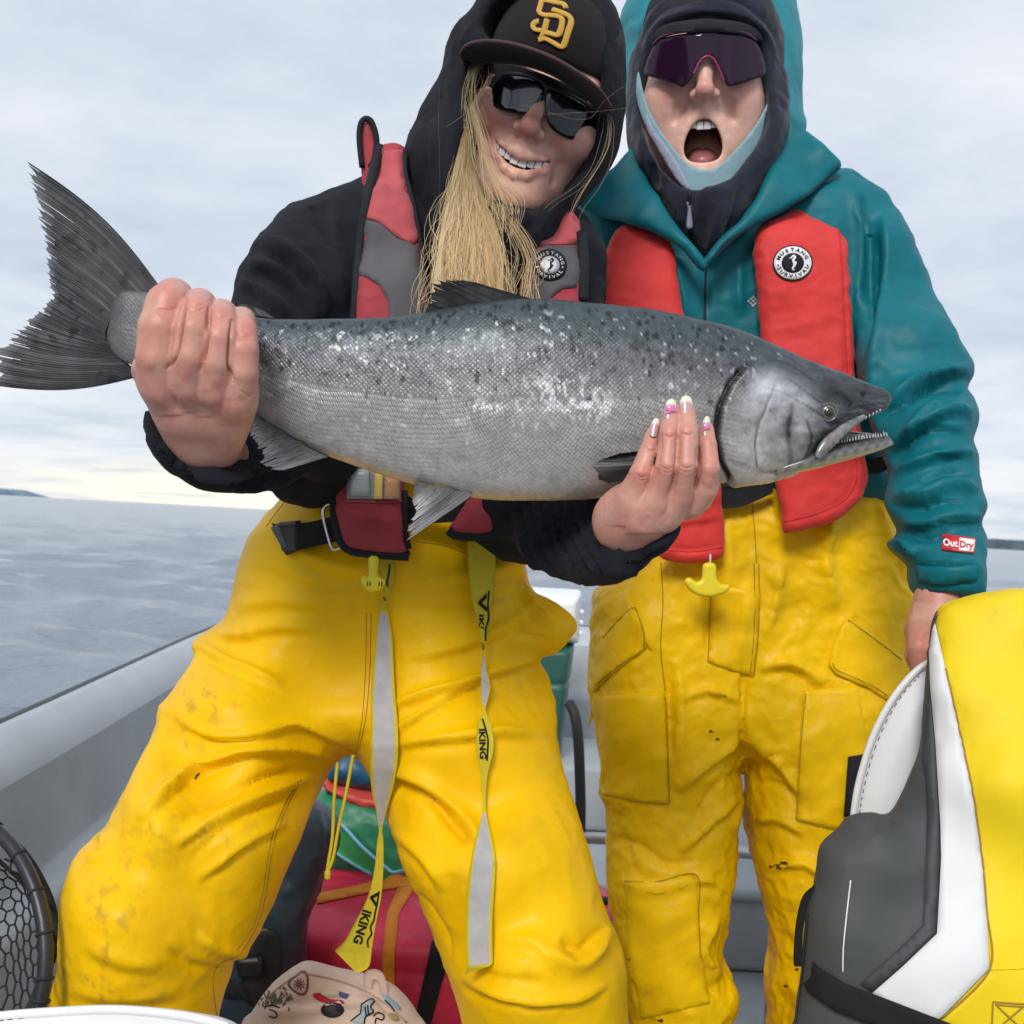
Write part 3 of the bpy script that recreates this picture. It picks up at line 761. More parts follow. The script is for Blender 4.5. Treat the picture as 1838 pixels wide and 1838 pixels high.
    ca = body.data.color_attributes['col']; full = np.ones((len(px), 4), np.float32); full[:,:3] = c; full[:,3] = alpha; ca.data.foreach_set('color', full.ravel())
    # ---- lower jaw
    jx = np.linspace(1385, 1602, 90)
    jt = spl([1385, 1420, 1460, 1500, 1540, 1575, 1596, 1602], [834, 820, 806, 795, 788, 784, 785, 794], jx)
    jb = spl([1385, 1430, 1470, 1500, 1540, 1575, 1596, 1602], [858, 849, 840, 832, 821, 810, 801, 798], jx)
    jw = spl([1385, 1450, 1520, 1580, 1602], [.017, .022, .017, .009, .002], jx)
    rings = []; colr = []
    tt_ = np.linspace(0, 2*math.pi, 40, endpoint=False)
    for i, x in enumerate(jx):
        zc_, h_ = (jt[i]+jb[i])/2, (jb[i]-jt[i])/2
        d0 = FD+0.03*((x-850)/750)**2
        # trough shaped: the upper side dips between the two jaw bones
        st, ct = np.sin(tt_), np.cos(tt_)
        zz = zc_-h_*np.where(st > 0, np.clip(st*1.0, 0, 1)*np.where(np.abs(ct) < .6, .35+.65*(np.abs(ct)/.6)**2, 1), st)
        rings.append(np.stack([np.full(40, (x-919)*d0/FPX), d0-jw[i]*np.sign(ct)*np.abs(ct)**.8, (919-zz)*d0/FPX], 1))
        k = (zz-jt[i])/max(jb[i]-jt[i], 1e-3)
        colr.append(rampc(np.clip(k+0.12*np.sin(x*.31)*np.sin(k*7), 0, 1), [(0, (.025, .025, .028)), (.30, (.035, .035, .038)), (.45, (.10, .10, .098)), (.62, (.24, .235, .20)), (.85, (.36, .345, .29)), (1, (.52, .47, .41))]))
    lv, lf = loft(rings); lj = part('lower_jaw', lv, lf, M_JAW, fish, col=np.concatenate(colr))
    # mouth lining and tongue
    tv, tfc = loft([np.stack([np.full(16, (x-919)*(FD+.026)/FPX), FD+.026-r_*.9*np.cos(np.linspace(0, 2*math.pi, 16, endpoint=False)), (919-y+r_*0.55*FPX/FD*np.sin(np.linspace(0, 2*math.pi, 16, endpoint=False)))*(FD+.026)/FPX], 1) for x, y, r_ in ((1425, 806, .013), (1455, 795, .016), (1490, 789, .014), (1525, 787, .011), (1560, 786, .007), (1578, 787, .002))])
    part('tongue', tv, tfc, material('fish_tongue', (.05, .05, .055), .25, coat=.6), lj)
    # teeth
    teeth = []
    for x in np.linspace(1500, 1592, 19):
        y = np.interp(x, jx, jt); d0 = FD+.03*((x-850)/750)**2-np.interp(x, jx, jw)*.85; hgt = rng.uniform(5, 10)
        a = np.array(C(x, y+2, d0)); b = np.array(C(x+rng.uniform(-2, 2), y-hgt, d0+.001)); teeth.append(tube([a, (a+b)/2, b], [.0008, .0006, .0001], 6))
        a = np.array(C(x, y+3, d0+np.interp(x, jx, jw)*1.7)); b = a+np.array([0, 0, .003]); teeth.append(tube([a, (a+b)/2, b], [.001, .0007, .0001], 5))
    v, f = joinm(*teeth); part('teeth', v, f, M_TOOTH, lj)
    teeth = []
    for x in np.linspace(1505, 1580, 13):
        y = np.interp(x, bx, by); d0 = FD+.03*((x-850)/750)**2-.008
        a = np.array(C(x, y-2, d0)); b = np.array(C(x-1, y+5, d0)); teeth.append(tube([a, (a+b)/2, b], [.0007, .0005, .0001], 5))
    v, f = joinm(*teeth); part('teeth', v, f, M_TOOTH, body)
    # ---- maxilla: the bone flap at the corner of the mouth
    mp = np.array([(1552, 747, 4), (1535, 757, 7), (1517, 769, 9.5), (1500, 783, 11), (1484, 798, 11.5), (1473, 812, 9), (1466, 822, 4)])
    mq = smooth_poly(mp, 5, False); fd = FD+.03*((mq[:,0]-850)/750)**2-np.interp(mq[:,0], [1460, 1500, 1552], [.0275, .0245, .0165])
    cpts = np.stack([(mq[:,0]-919)*fd/FPX, fd, (919-mq[:,1])*fd/FPX], 1)
    mv, mf = tube(cpts, mq[:,2]*fd/FPX, 14, up=(0, -1, 0), flat=.5)
    mc = np.array([.14, .135, .138])*(1+1.2*fbm(mv*320, 4, 8))[:,None]; mc = np.clip(mc+np.clip(fbm(mv*90, 2, 4), 0, 1)[:,None]*np.array([.20, .07, .06]), .02, .8)
    part('upper_jaw_bone', mv, mf, M_JAW, fish, col=mc)
    # ---- eye
    ec = np.array(C(1487, 740, FD+.03*((1487-850)/750)**2-.0365+.011))
    e0 = cast(bvh(Vf, Fq), 1487, 740, 0.0)
    def ball(c, r, sy=1.0, nu=20, nv=14):
        rr_ = [[(c[0]+r*math.sin(b_)*math.cos(a_), c[1]-sy*r*math.cos(b_), c[2]+r*math.sin(b_)*math.sin(a_)) for a_ in np.linspace(0, 2*math.pi, nu, endpoint=False)] for b_ in np.linspace(.03, math.pi-.03, nv)]
        return loft(rr_)
    v, f = ball(e0+np.array([0, .0012, 0]), .0062, .5); eye = part('eye', v, f, M_EYE, fish)
    v, f = ball(e0+np.array([.0002, -.0009, 0]), .0040, .40); part('pupil', v, f, M_BLACK_WET, eye)
    v, f = tube([e0+np.array([.0066*math.cos(a_), .0003, .0066*math.sin(a_)]) for a_ in np.linspace(0, 2*math.pi, 28, endpoint=False)], .0010, 6, closed=True); part('eye_rim', v, f, material('fish_eyelid', (.09, .09, .1), .3, coat=.5), eye)

    # ---- fins: rays fanning from a base line to a frayed tip line
    def fin(name, base, tip, d0, d1, rays, colf, thick=.0011, fray=.12, splits=(), seed=1, parent=fish, curl=0.0, bulge=0.0):
        r3 = np.random.default_rng(seed)
        B = smooth_poly(base, 8, False); T = smooth_poly(tip, 8, False)
        def rs(Q, n):
            sg_ = np.insert(np.cumsum(np.linalg.norm(np.diff(Q, axis=0), axis=1)), 0, 0); q = np.linspace(0, sg_[-1], n); return np.stack([np.interp(q, sg_, Q[:,i]) for i in (0, 1)], 1)
        per = 5; n = rays*per+1; Bq, Tq = rs(B, n), rs(T, n); m = 34
        u = np.linspace(0, 1, m); verts = np.zeros((n, m, 3)); cols = np.zeros((n, m, 3)); PP = np.zeros((n, m, 2))
        ln = 1-fray*r3.random(rays+1)**2; ln = np.interp(np.arange(n)/per, np.arange(rays+1), ln)
        phase = (np.arange(n) % per)/per
        tipfray = 1-0.022*np.abs(np.sin(np.arange(n)*math.pi/per))*1.0
        for i in range(n):
            q = Bq[i]+(Tq[i]-Bq[i])*(u[:,None]*ln[i]*tipfray[i])
            perp = np.array([-(Tq[i]-Bq[i])[1], (Tq[i]-Bq[i])[0]]); q = q+perp*(bulge*np.sin(u*math.pi))[:,None]*(i/n-.5)
            dd = d0+(d1-d0)*u+curl*np.sin(u*math.pi)+.0016*np.sin(i/n*9+2*u)
            PP[i] = q; verts[i] = np.stack([(q[:,0]-919)*dd/FPX, dd, (919-q[:,1])*dd/FPX], 1)
        ridge = thick*(0.72+0.28*np.abs(np.cos(np.arange(n)*math.pi/per)))[:,None]*(1-.75*u)[None,:]
        fr = verts.copy(); fr[:,:,1] -= ridge; bk = verts.copy(); bk[:,:,1] += ridge
        cf = colf(PP.reshape(-1, 2), np.repeat(np.arange(n)/(n-1), m), np.tile(u, n), np.repeat(np.abs(np.cos(np.arange(n)*math.pi/per)), m))
        VV = np.concatenate([fr.reshape(-1, 3), bk.reshape(-1, 3)]); CC = np.concatenate([cf, cf]); o = n*m; FF = []
        cut = np.ones(n)*2.0
        for r_ in range(rays):
            if r3.random() < .12: cut[r_*per+2] = r3.uniform(.86, .98)
        for (i_, c_) in splits:
            cut[int(i_*(n-1))] = c_; cut[min(int(i_*(n-1))+1, n-1)] = min(1, c_+.06)
        for i in range(n-1):
            for j in range(m-1):
                if u[j+1] > cut[i]: continue
                a, b2, c2, d2 = i*m+j, (i+1)*m+j, (i+1)*m+j+1, i*m+j+1
                FF.append((a, d2, c2, b2)); FF.append((o+a, o+b2, o+c2, o+d2))
        for i in (0, n-1):
            for j in range(m-1): FF.append((i*m+j, i*m+j+1, o+i*m+j+1, o+i*m+j))
        return part(name, VV, FF, M_FIN, parent, col=np.clip(CC, .004, .8))
    def dark_fin(P, i, u, rd):
        n_ = fbm(np.stack([P[:,0]/26, P[:,1]/26, P[:,0]*0], 1), 4, 12); st = fbm(np.stack([i*75, u*2.2, u*0], 1), 3, 14)
        b_ = .026+.024*np.clip(n_+.2, 0, 1)+.13*np.clip(st, 0, 1)**1.3*(1-sstep(.75, 1, u))
        spt = sstep(.33, .52, fbm(np.stack([P[:,0]/17, P[:,1]/17, P[:,0]*0], 1), 2, 19)); b_ = b_*(1-.75*spt)
        b_ = b_+.12*sstep(.86, 1.0, u)*(.4+.6*rd); b_ *= 1-.35*np.exp(-(i/.05)**2)-.35*np.exp(-((1-i)/.05)**2)
        return b_[:,None]*np.array([1.0, 1.0, 1.06])
    td = FD+.03*((200-850)/750)**2
    tail = fin('tail_fin', [(292, 522), (262, 528), (230, 536), (206, 556), (196, 580), (190, 600), (198, 618), (218, 640), (246, 668), (262, 672)],
        [(48, 289), (52, 318), (60, 352), (68, 392), (80, 440), (82, 478), (84, 508), (92, 527), (78, 548), (50, 572), (22, 596), (0, 616), (-12, 640), (-20, 668), (-28, 693)],
        td, td+.012, 88, dark_fin, thick=.0016, fray=.10, splits=((.07, .93), (.13, .70), (.22, .88), (.30, .92), (.36, .90), (.44, .93), (.62, .90), (.70, .86), (.80, .88), (.87, .84)), seed=3, bulge=-.12)
    def black_fin(P, i, u, rd):
        b_ = .012+.03*np.clip(fbm(np.stack([P[:,0]/14, P[:,1]/7, P[:,0]*0], 1), 3, 12)+.1, 0, 1)+.02*rd*(1-u); return b_[:,None]*np.array([1, 1, 1.05])
    dd = FD+.0
    fin('dorsal_fin', [(965, 540), (920, 546), (880, 553), (845, 560), (812, 566), (786, 570)], [(840, 503), (805, 500), (780, 503), (772, 518), (770, 540), (757, 565)], dd, dd-.006, 34, black_fin, thick=.0013, splits=((.35, .75), (.55, .8), (.75, .82), (.88, .85)), seed=4)
    def grey_fin(P, i, u, rd):
        b_ = .10+.16*np.clip(u-.1, 0, 1)+.16*rd*sstep(.35, .8, u); n_ = fbm(np.stack([i*70, u*4, u*0], 1), 2, 15); b_ = b_*(1-.5*sstep(0, .4, n_)); return b_[:,None]*np.array([1.03, 1.0, .99])
    fin('adipose_fin', [(498, 573), (480, 570), (460, 566), (442, 560)], [(470, 556), (452, 550), (436, 546), (427, 549)], td+.001, td, 6, lambda P, i, u, rd: np.full((len(P), 1), .06)*np.array([1, 1.02, 1.03]), thick=.0022, fray=.02, seed=5)
    da = FD+.006
    fin('anal_fin', [(590, 820), (560, 806), (530, 790), (500, 768), (470, 748), (448, 735)], [(505, 845), (480, 842), (465, 832), (474, 820), (462, 805), (452, 790), (446, 765), (440, 745)], da-.006, da-.02, 22, grey_fin, thick=.0014, splits=((.28, .62), (.5, .8), (.7, .85)), seed=6)
    fin('pelvic_fin', [(848, 890), (838, 882), (815, 880), (780, 874), (745, 866)], [(724, 974), (728, 960), (735, 938), (744, 918), (740, 900), (742, 885), (744, 872)], FD-.012, FD-.022, 15, grey_fin, thick=.0014, splits=((.12, .85), (.3, .78), (.5, .72), (.62, .85), (.8, .85)), seed=7)
    fin('pectoral_fin', [(1184, 856), (1186, 838), (1184, 822), (1180, 806)], [(1092, 868), (1072, 860), (1070, 850), (1061, 836), (1076, 826), (1110, 814)], FD-.0385, FD-.0435, 11, black_fin, thick=.0012, fray=.03, splits=((.46, .12), (.52, .12)), seed=8)
    return fish, bvh(Vf, Fq)
FISH, FISH_T = build_fish()
# ------------------------------------------------------------------ skin: heads and hands
M_SKIN = material('skin', attr=True, rough=0.40, spec=0.45, sss=0.10, var=(130, .07), bump=[(1100, 0.22, 0.0005), (330, 0.28, 0.0008), (120, .2, .0012)])
M_NAIL = material('nail_varnish', attr=True, rough=0.12, spec=0.6, coat=0.8)
M_WHITE_TOOTH = material('enamel', (0.90, 0.88, 0.83), 0.16, coat=0.5, sss=0.05)
M_GUM = material('mouth_lining', (0.22, 0.045, 0.045), 0.3, coat=0.5, bump=[(500, .2, .0006)])
FACE = np.array([.80, .485, .385]); SKIN = np.array([.56, .30, .225]); SKIN_RED = np.array([.56, .19, .155]); LIP = np.array([.46, .13, .13])  # FACE is skin made lighter to offset the shade of hoods and caps
def head(kind):
    """head in its own frame: x to the viewer's right, y into the head, z up, origin between the eyes"""
    h = 0.0014
    sc = kind == 'scream'; jz = -0.030 if sc else 0.0
    f = Field((-.09, -.04, -.178), (.09, .185, .125), h)
    f.ell((0, .088, .030), (.074, .094, .088))
    f.ell((0, .060, -.045), (.063, .060, .088), k=.03)
    if sc:
        for s in (-1, 1): f.ell((s*.041, .046, -.073), (.037, .036, .058), k=.02)
    f.cone((-.045, .075, -.075+jz*.5), (-.016, .022, -.106+jz), .016, .016, k=.03); f.cone((.045, .075, -.075+jz*.5), (.016, .022, -.106+jz), .016, .016, k=.03)
    f.ell((0, .018, -.108+jz), (.024, .020, .017), k=.022)
    f.cone((0, .10, -.09), (0, .115, -.17), .052, .055, k=.03)
    for s in (-1, 1):
        f.ell((s*.029, .012, .017), (.022, .014, .008), k=.014)                         # brow
        f.ell((s*.031, .004, -.002), (.016, .012, .011), k=.012, op='s')                # eye socket
        f.ell((s*.031, .016, -.003), (.0125, .0125, .0115), k=.003)                     # eye under its lid
        cz = -.036 if not sc else -.040
        f.ell((s*.040, .022, cz), (.023, .018, .019 if not sc else .028), k=.022)
    f.chain([(0, .002, .004), (0, -.007, -.018), (0, -.0175, -.038)], [.0075, .0082, .0088], k=.010)
    f.ell((0, -.0185, -.0405), (.0095, .0085, .0085), k=.006)
    for s in (-1, 1):
        f.ell((s*.0125, -.0065, -.0440), (.0072, .0095, .0068), k=.006)
        f.ell((s*.0064, -.0125, -.0515), (.0036, .0060, .0042), k=.0025, op='s')
    f.cone((0, -.004, -.050), (0, -.001, -.060), .005, .006, k=.012)
    if not sc:
        U = [(-.0325, .0125, -.0615), (-.022, .004, -.0655), (-.010, -.0020, -.0675), (0, -.0035, -.0685), (.010, -.0020, -.0675), (.022, .004, -.0655), (.0325, .0125, -.0615)]
        D = [(-.0325, .0125, -.0615), (-.025, .0045, -.0760), (-.012, -.0015, -.0870), (0, -.0030, -.0898), (.012, -.0015, -.0870), (.025, .0045, -.0760), (.0325, .0125, -.0615)]
        f.ell((0, .02, -.075), (.036, .022, .022), k=.016)
        cav = [(-.0305, -.0625), (-.022, -.0668), (-.010, -.0690), (0, -.0698), (.010, -.0690), (.022, -.0668), (.0305, -.0625), (.024, -.0745), (.012, -.0832), (0, -.0855), (-.012, -.0832), (-.024, -.0745)]
        ru, rd_ = .0032, .0040
        f.chain(U, [.0015, ru, ru+.0005, ru, ru+.0005, ru, .0015], k=.006); f.chain(D, [.0015, rd_*.9, rd_*1.15, rd_*1.3, rd_*1.15, rd_*.9, .0015], k=.004)
        for s in (-1, 1):
            f.chain([(s*.0175, -.005, -.043), (s*.029, .0000, -.053), (s*.0385, .009, -.066), (s*.037, .014, -.080)], [.0010, .0018, .0014, .0006], k=.011, op='s')
        f.slab(cav, .014, .004, 4.5, 4.0, k=.0015, op='s')
    else:
        ang = np.linspace(0, 2*math.pi, 20, endpoint=False)
        cz0, ww, hh = -.0985, .0232, .0262
        lipc = [(ww*np.sign(math.cos(a))*abs(math.cos(a))**1.0, cz0+hh*math.sin(a)*(1.0 if math.sin(a) > 0 else 1.0)-.004*math.cos(2*a)) for a in ang]
        lp = [(x*1.10, .0035+9*x*x+(.006 if z < cz0 else .0)*((cz0-z)/hh if z < cz0 else 0), cz0+(z-cz0)*1.07) for x, z in lipc]
        f.ell((0, .030, -.100), (.040, .030, .046), k=.020)
        for i in range(20): f.cone(lp[i], lp[(i+1) % 20], .0042 if lp[i][2] < cz0 else .0036, .0042 if lp[i][2] < cz0 else .0036, k=.006)
        for s in (-1, 1):
            f.chain([(s*.0175, -.004, -.043), (s*.028, .002, -.058), (s*.033, .008, -.070)], [.001, .0018, .0006], k=.012, op='s')
        f.slab(lipc, .02, .005, 6.0, 6.5, k=.002, op='s')
        U = D = lp+[lp[0]]
    V, Q = f.mesh(); V = relax(V, Q, 2, .4)
    Vs = relax(V, Q, 22, .5); w = sstep(.026, .034, np.abs(V[:,0]))*sstep(-.045, -.058, V[:,2]) if sc else sstep(.036, .042, np.abs(V[:,0]))*sstep(-.04, -.05, V[:,2])
    V = V*(1-w[:,None])+Vs*w[:,None]
    if not sc: V[:,0] *= 1+.12*sstep(.02, -.035, V[:,2])*sstep(.015, .05, np.abs(V[:,0]))
    # colour: flush on nose and cheeks, lips, darker mouth inside
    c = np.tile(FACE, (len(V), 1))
    fl = np.exp(-(((np.abs(V[:,0])-.042)/.020)**2+((V[:,2]+.040)/.022)**2))*.65+np.exp(-((V[:,0]/.012)**2+((V[:,2]+.040)/.013)**2))*.85+np.exp(-((V[:,0]/.02)**2+((V[:,2]+.112-jz)/.015)**2))*.35
    fl = np.clip(fl+.15*fbm(V*90, 3, 3), 0, 1)[:,None]; c = c*(1-fl)+np.array([.62, .24, .20])*fl
    def dl(L):
        b = np.full(len(V), 1e9)
        for i in range(len(L)-1):
            p, q = np.array(L[i]), np.array(L[i+1]); e = q-p; t = np.clip(((V-p)@e)/(e@e), 0, 1); b = np.minimum(b, np.linalg.norm(V-p-t[:,None]*e, axis=1))
        return b
    lipw = (np.maximum(1-sstep(.0036, .0056, dl(U)), 1-sstep(.0042, .0062, dl(D)))*(1-.85*sstep(.026, .032, np.abs(V[:,0]))))[:,None]
    c = c*(1-lipw*.8)+LIP*lipw*.8
    if sc: ins = (V[:,1] > .012) & (((V[:,0]/.0235)**2+((V[:,2]+.0985)/.0262)**2) < 1.25)
    else: ins = (V[:,1] > .010) & (np.abs(V[:,0]) < .0285) & (V[:,2] < -.060) & (V[:,2] > -.086) & (V[:,1] < .034)
    c[ins] = (.10, .022, .022)
    c *= (1+.06*fbm(V*220, 3, 11))[:,None]
    return V, Q, c
def tooth_row(n, w0, arc, z0, zc, hgt, y0):
    ms = []; ws = [w0, w0*.80, w0*.86, w0*.8, w0*.75][:n]; x = 0
    for i in range(n):
        for s in (-1, 1):
            xc = x+ws[i]/2; hh = hgt*(1-.10*i)*(.93 if i == 1 else 1)
            M = rotm(rz=s*math.degrees(math.atan(2*arc*xc))); v, f = boxm((0, 0, 0), (ws[i]*.995, .005, hh), .0008, None, 3)
            v[:,0] *= 1-.10*(v[:,2] > 0); v = v @ M.T+np.array([s*xc, y0+arc*xc*xc, z0-hh/2+zc*xc*xc]); ms.append((v, f))
        x += ws[i]
    return joinm(*ms)
class Frame:
    """rigid frame of a head: local point -> camera frame"""
    def __init__(s, o, rx, ry, rz, sc=1.0): s.o = np.array(o); s.M = rotm(rz=rz) @ rotm(ry=ry) @ rotm(rx=rx); s.s = sc
    def __call__(s, v): return (np.asarray(v, float)*s.s) @ s.M.T+s.o

def capsules(chains, h, slabs=(), k=.0025, extra=None):
    pts = np.concatenate([np.array([p[:3] for p in ch]) for ch, _ in chains]); m = .035
    f = Field(pts.min(0)-m, pts.max(0)+m, h)
    for ch, kk in chains:
        if kk < .004: f.chain([p[:3] for p in ch], [p[3] for p in ch], kk)
    for s_ in slabs: f.slab(*s_[0], **s_[1])
    for ch, kk in chains:
        if kk >= .004: f.chain([p[:3] for p in ch], [p[3] for p in ch], kk)
    if extra: extra(f)
    V, Q = f.mesh(); return relax(V, Q, 2, .35), Q
def P3(px, py, d, rpx): return (*C(px, py, d), rpx*d/FPX)
def skin_col(V, seed, red=()):
    c = np.tile(SKIN, (len(V), 1)); n = fbm(V*60, 3, seed); w = np.clip(.26+.50*n, 0, 1)
    p = PX(V)
    for (x, y, r, a) in red: w = np.clip(w+a*np.exp(-(((p[:,0]-x)**2+(p[:,1]-y)**2)/(r*r))), 0, 1)
    c = c*(1-w[:,None])+SKIN_RED*w[:,None]; return c*(1+.07*fbm(V*300, 3, seed+5))[:,None]
def creases(V, Q, ls):
    N = vnormals(V, Q); return fold(V, N, ls)

# ---- hand round the tail
def hand_tail():
    d = .775
    fing = [
        [P3(296, 690, d+.006, 42.8), P3(288, 640, d-.004, 42.8), P3(291, 590, d-.006, 41.73), P3(303, 549, d+.000, 40.66), P3(312, 534, d+.022, 34.24), P3(314, 540, d+.052, 31.03)],
        [P3(338, 690, d-.002, 36.38), P3(343, 640, d-.012, 35.31), P3(347, 595, d-.012, 34.24), P3(352, 562, d-.004, 32.1), P3(358, 548, d+.018, 29.96), P3(360, 556, d+.050, 26.75)],
        [P3(384, 700, d-.000, 35.31), P3(389, 650, d-.010, 33.17), P3(393, 610, d-.011, 32.1), P3(396, 580, d-.003, 30.495), P3(398, 565, d+.018, 27.82), P3(398, 572, d+.048, 25.68)],
        [P3(424, 718, d+.006, 34.24), P3(432, 670, d-.002, 31.03), P3(434, 630, d-.003, 29.96), P3(434, 596, d+.003, 27.82), P3(434, 576, d+.020, 24.61), P3(434, 582, d+.044, 22.47)],
    ]
    back = [(240, 668), (248, 652), (275, 648), (330, 655), (390, 668), (440, 678), (460, 692), (461, 715), (456, 748), (446, 776), (430, 806), (400, 822), (352, 824), (320, 812), (302, 792), (284, 760), (262, 720), (248, 694)]
    hb = idw([(280, 675, d+.012), (350, 680, d+.006), (430, 695, d+.012), (350, 750, d+.026), (370, 812, d+.062)])
    ch = [(x, .0014) for x in fing]
    wrist = [P3(356, 740, d+.030, 54), P3(372, 790, d+.055, 44), P3(398, 815, d+.090, 34), P3(440, 830, d+.15, 30)]
    ch.append((wrist, .02))
    thumb = [P3(290, 700, d+.035, 30), P3(272, 665, d+.065, 28), P3(290, 630, d+.105, 26), P3(330, 615, d+.115, 24)]
    ch.append((thumb, .012))
    V, Q = capsules(ch, .0009, slabs=[((polyc(back, hb), hb, .020), dict(sf=.9, sb=1.0, k=.009))])
    V = creases(V, Q, [([(334, 528), (327, 575), (321, 615), (312, 645), (298, 664)], 2.2, -.0065), ([(376, 548), (372, 600), (366, 640), (360, 668)], 2.2, -.0065), ([(417, 572), (413, 620), (412, 655), (418, 690)], 2.2, -.0065), ([(275, 553), (300, 557), (322, 552)], 2.0, -.0011), ([(280, 560), (300, 563), (318, 560)], 1.4, -.0008), ([(330, 552), (352, 558), (370, 551)], 1.8, -.0010), ([(335, 545), (352, 549), (368, 545)], 1.4, -.0008),
        ([(380, 563), (395, 570), (412, 566)], 1.8, -.0011), ([(384, 572), (396, 577), (408, 574)], 1.4, -.0008), ([(425, 597), (436, 604), (452, 605)], 1.8, -.0011), ([(424, 604), (438, 611), (450, 611)], 1.4, -.0008),
        ([(262, 650), (280, 652)], 14, .0006), ([(325, 668), (345, 668)], 13, .0006), ([(378, 682), (398, 684)], 12, .0006), ([(425, 702), (445, 706)], 11, .0006),
        ([(312, 690), (318, 740)], 10, -.0012), ([(365, 700), (368, 745)], 10, -.0012), ([(412, 715), (410, 750)], 9, -.0010), ([(430, 700), (450, 715)], 1.8, -.0010)])
    return V, Q, skin_col(V, 3, [(300, 552, 20, .55), (352, 553, 16, .5), (395, 570, 16, .55), (438, 603, 16, .55), (330, 672, 20, .4), (385, 688, 18, .4), (395, 610, 20, .3), (436, 640, 18, .25), (300, 520, 30, .3)])
# ---- hand under the belly, finger tips laid up on the flank
def hand_belly():
    d = .795
    fing = [
        [P3(1122, 905, d+.010, 26.64), P3(1131, 893, d+.000, 23.31), P3(1150, 850, d-.010, 20.535), P3(1166, 808, d-.006, 17.76), P3(1174, 780, d+.000, 15.54)],
        [P3(1160, 920, d+.004, 26.64), P3(1177, 894, d-.006, 23.865), P3(1197, 838, d-.018, 21.645), P3(1202, 782, d-.014, 19.425), P3(1206, 744, d-.006, 16.65)],
        [P3(1200, 920, d+.002, 26.64), P3(1219, 890, d-.006, 24.42), P3(1232, 836, d-.018, 22.755), P3(1233, 780, d-.014, 20.535), P3(1232, 740, d-.005, 17.205)],
        [P3(1240, 905, d+.008, 26.64), P3(1262, 876, d+.002, 25.53), P3(1272, 842, d-.006, 19.98), P3(1270, 800, d+.000, 16.65), P3(1268, 770, d+.006, 13.32)],
    ]
    palm = [(1100, 880), (1130, 868), (1180, 862), (1235, 858), (1280, 852), (1290, 866), (1280, 886), (1258, 906), (1222, 930), (1192, 952), (1165, 972), (1120, 978), (1084, 958), (1070, 930), (1076, 902)]
    wrist = [P3(1150, 925, d+.008, 46), P3(1124, 942, d+.026, 40), P3(1104, 958, d+.07, 30)]
    thumb = [P3(1230, 905, d+.03, 26), P3(1250, 890, d+.06, 24), P3(1260, 880, d+.085, 20)]
    hb = idw([(1180, 880, d+.010), (1270, 870, d+.012), (1200, 925, d+.008), (1110, 905, d+.014), (1120, 965, d+.038)])
    ch = [(x, .0012) for x in fing]+[(wrist, .018), (thumb, .012)]
    V, Q = capsules(ch, .0009, slabs=[((polyc(palm, hb), hb, .017), dict(sf=.9, sb=1.0, k=.008))])
    V = creases(V, Q, [([(1187, 775), (1181, 820), (1172, 860), (1152, 892)], 3, -.003), ([(1218, 760), (1215, 830), (1208, 870), (1196, 896)], 3, -.003), ([(1252, 800), (1252, 850), (1243, 885)], 3, -.003), ([(1160, 805), (1168, 810), (1178, 806)], 1.5, -.0010), ([(1140, 850), (1151, 857), (1164, 853)], 1.8, -.0011), ([(1142, 857), (1152, 863), (1162, 860)], 1.4, -.0008),
        ([(1191, 780), (1202, 785), (1214, 780)], 1.5, -.0010), ([(1184, 836), (1197, 843), (1212, 838)], 1.8, -.0011), ([(1186, 843), (1197, 849), (1210, 845)], 1.4, -.0008),
        ([(1220, 776), (1233, 781), (1246, 776)], 1.5, -.0010), ([(1219, 834), (1232, 841), (1246, 837)], 1.8, -.0011), ([(1220, 842), (1232, 848), (1245, 844)], 1.4, -.0008),
        ([(1140, 905), (1155, 912)], 12, .0004), ([(1180, 912), (1195, 918)], 12, .0004), ([(1262, 868), (1280, 862)], 12, .0008), ([(1165, 925), (1150, 950)], 9, -.001), ([(1205, 925), (1185, 948)], 8, -.0008)])
    return V, Q, skin_col(V, 9, [(1152, 855, 16, .45), (1197, 842, 17, .45), (1232, 840, 17, .45), (1168, 806, 12, .4), (1202, 783, 13, .4), (1233, 779, 13, .4), (1275, 865, 16, .4), (1170, 800, 14, .3)])
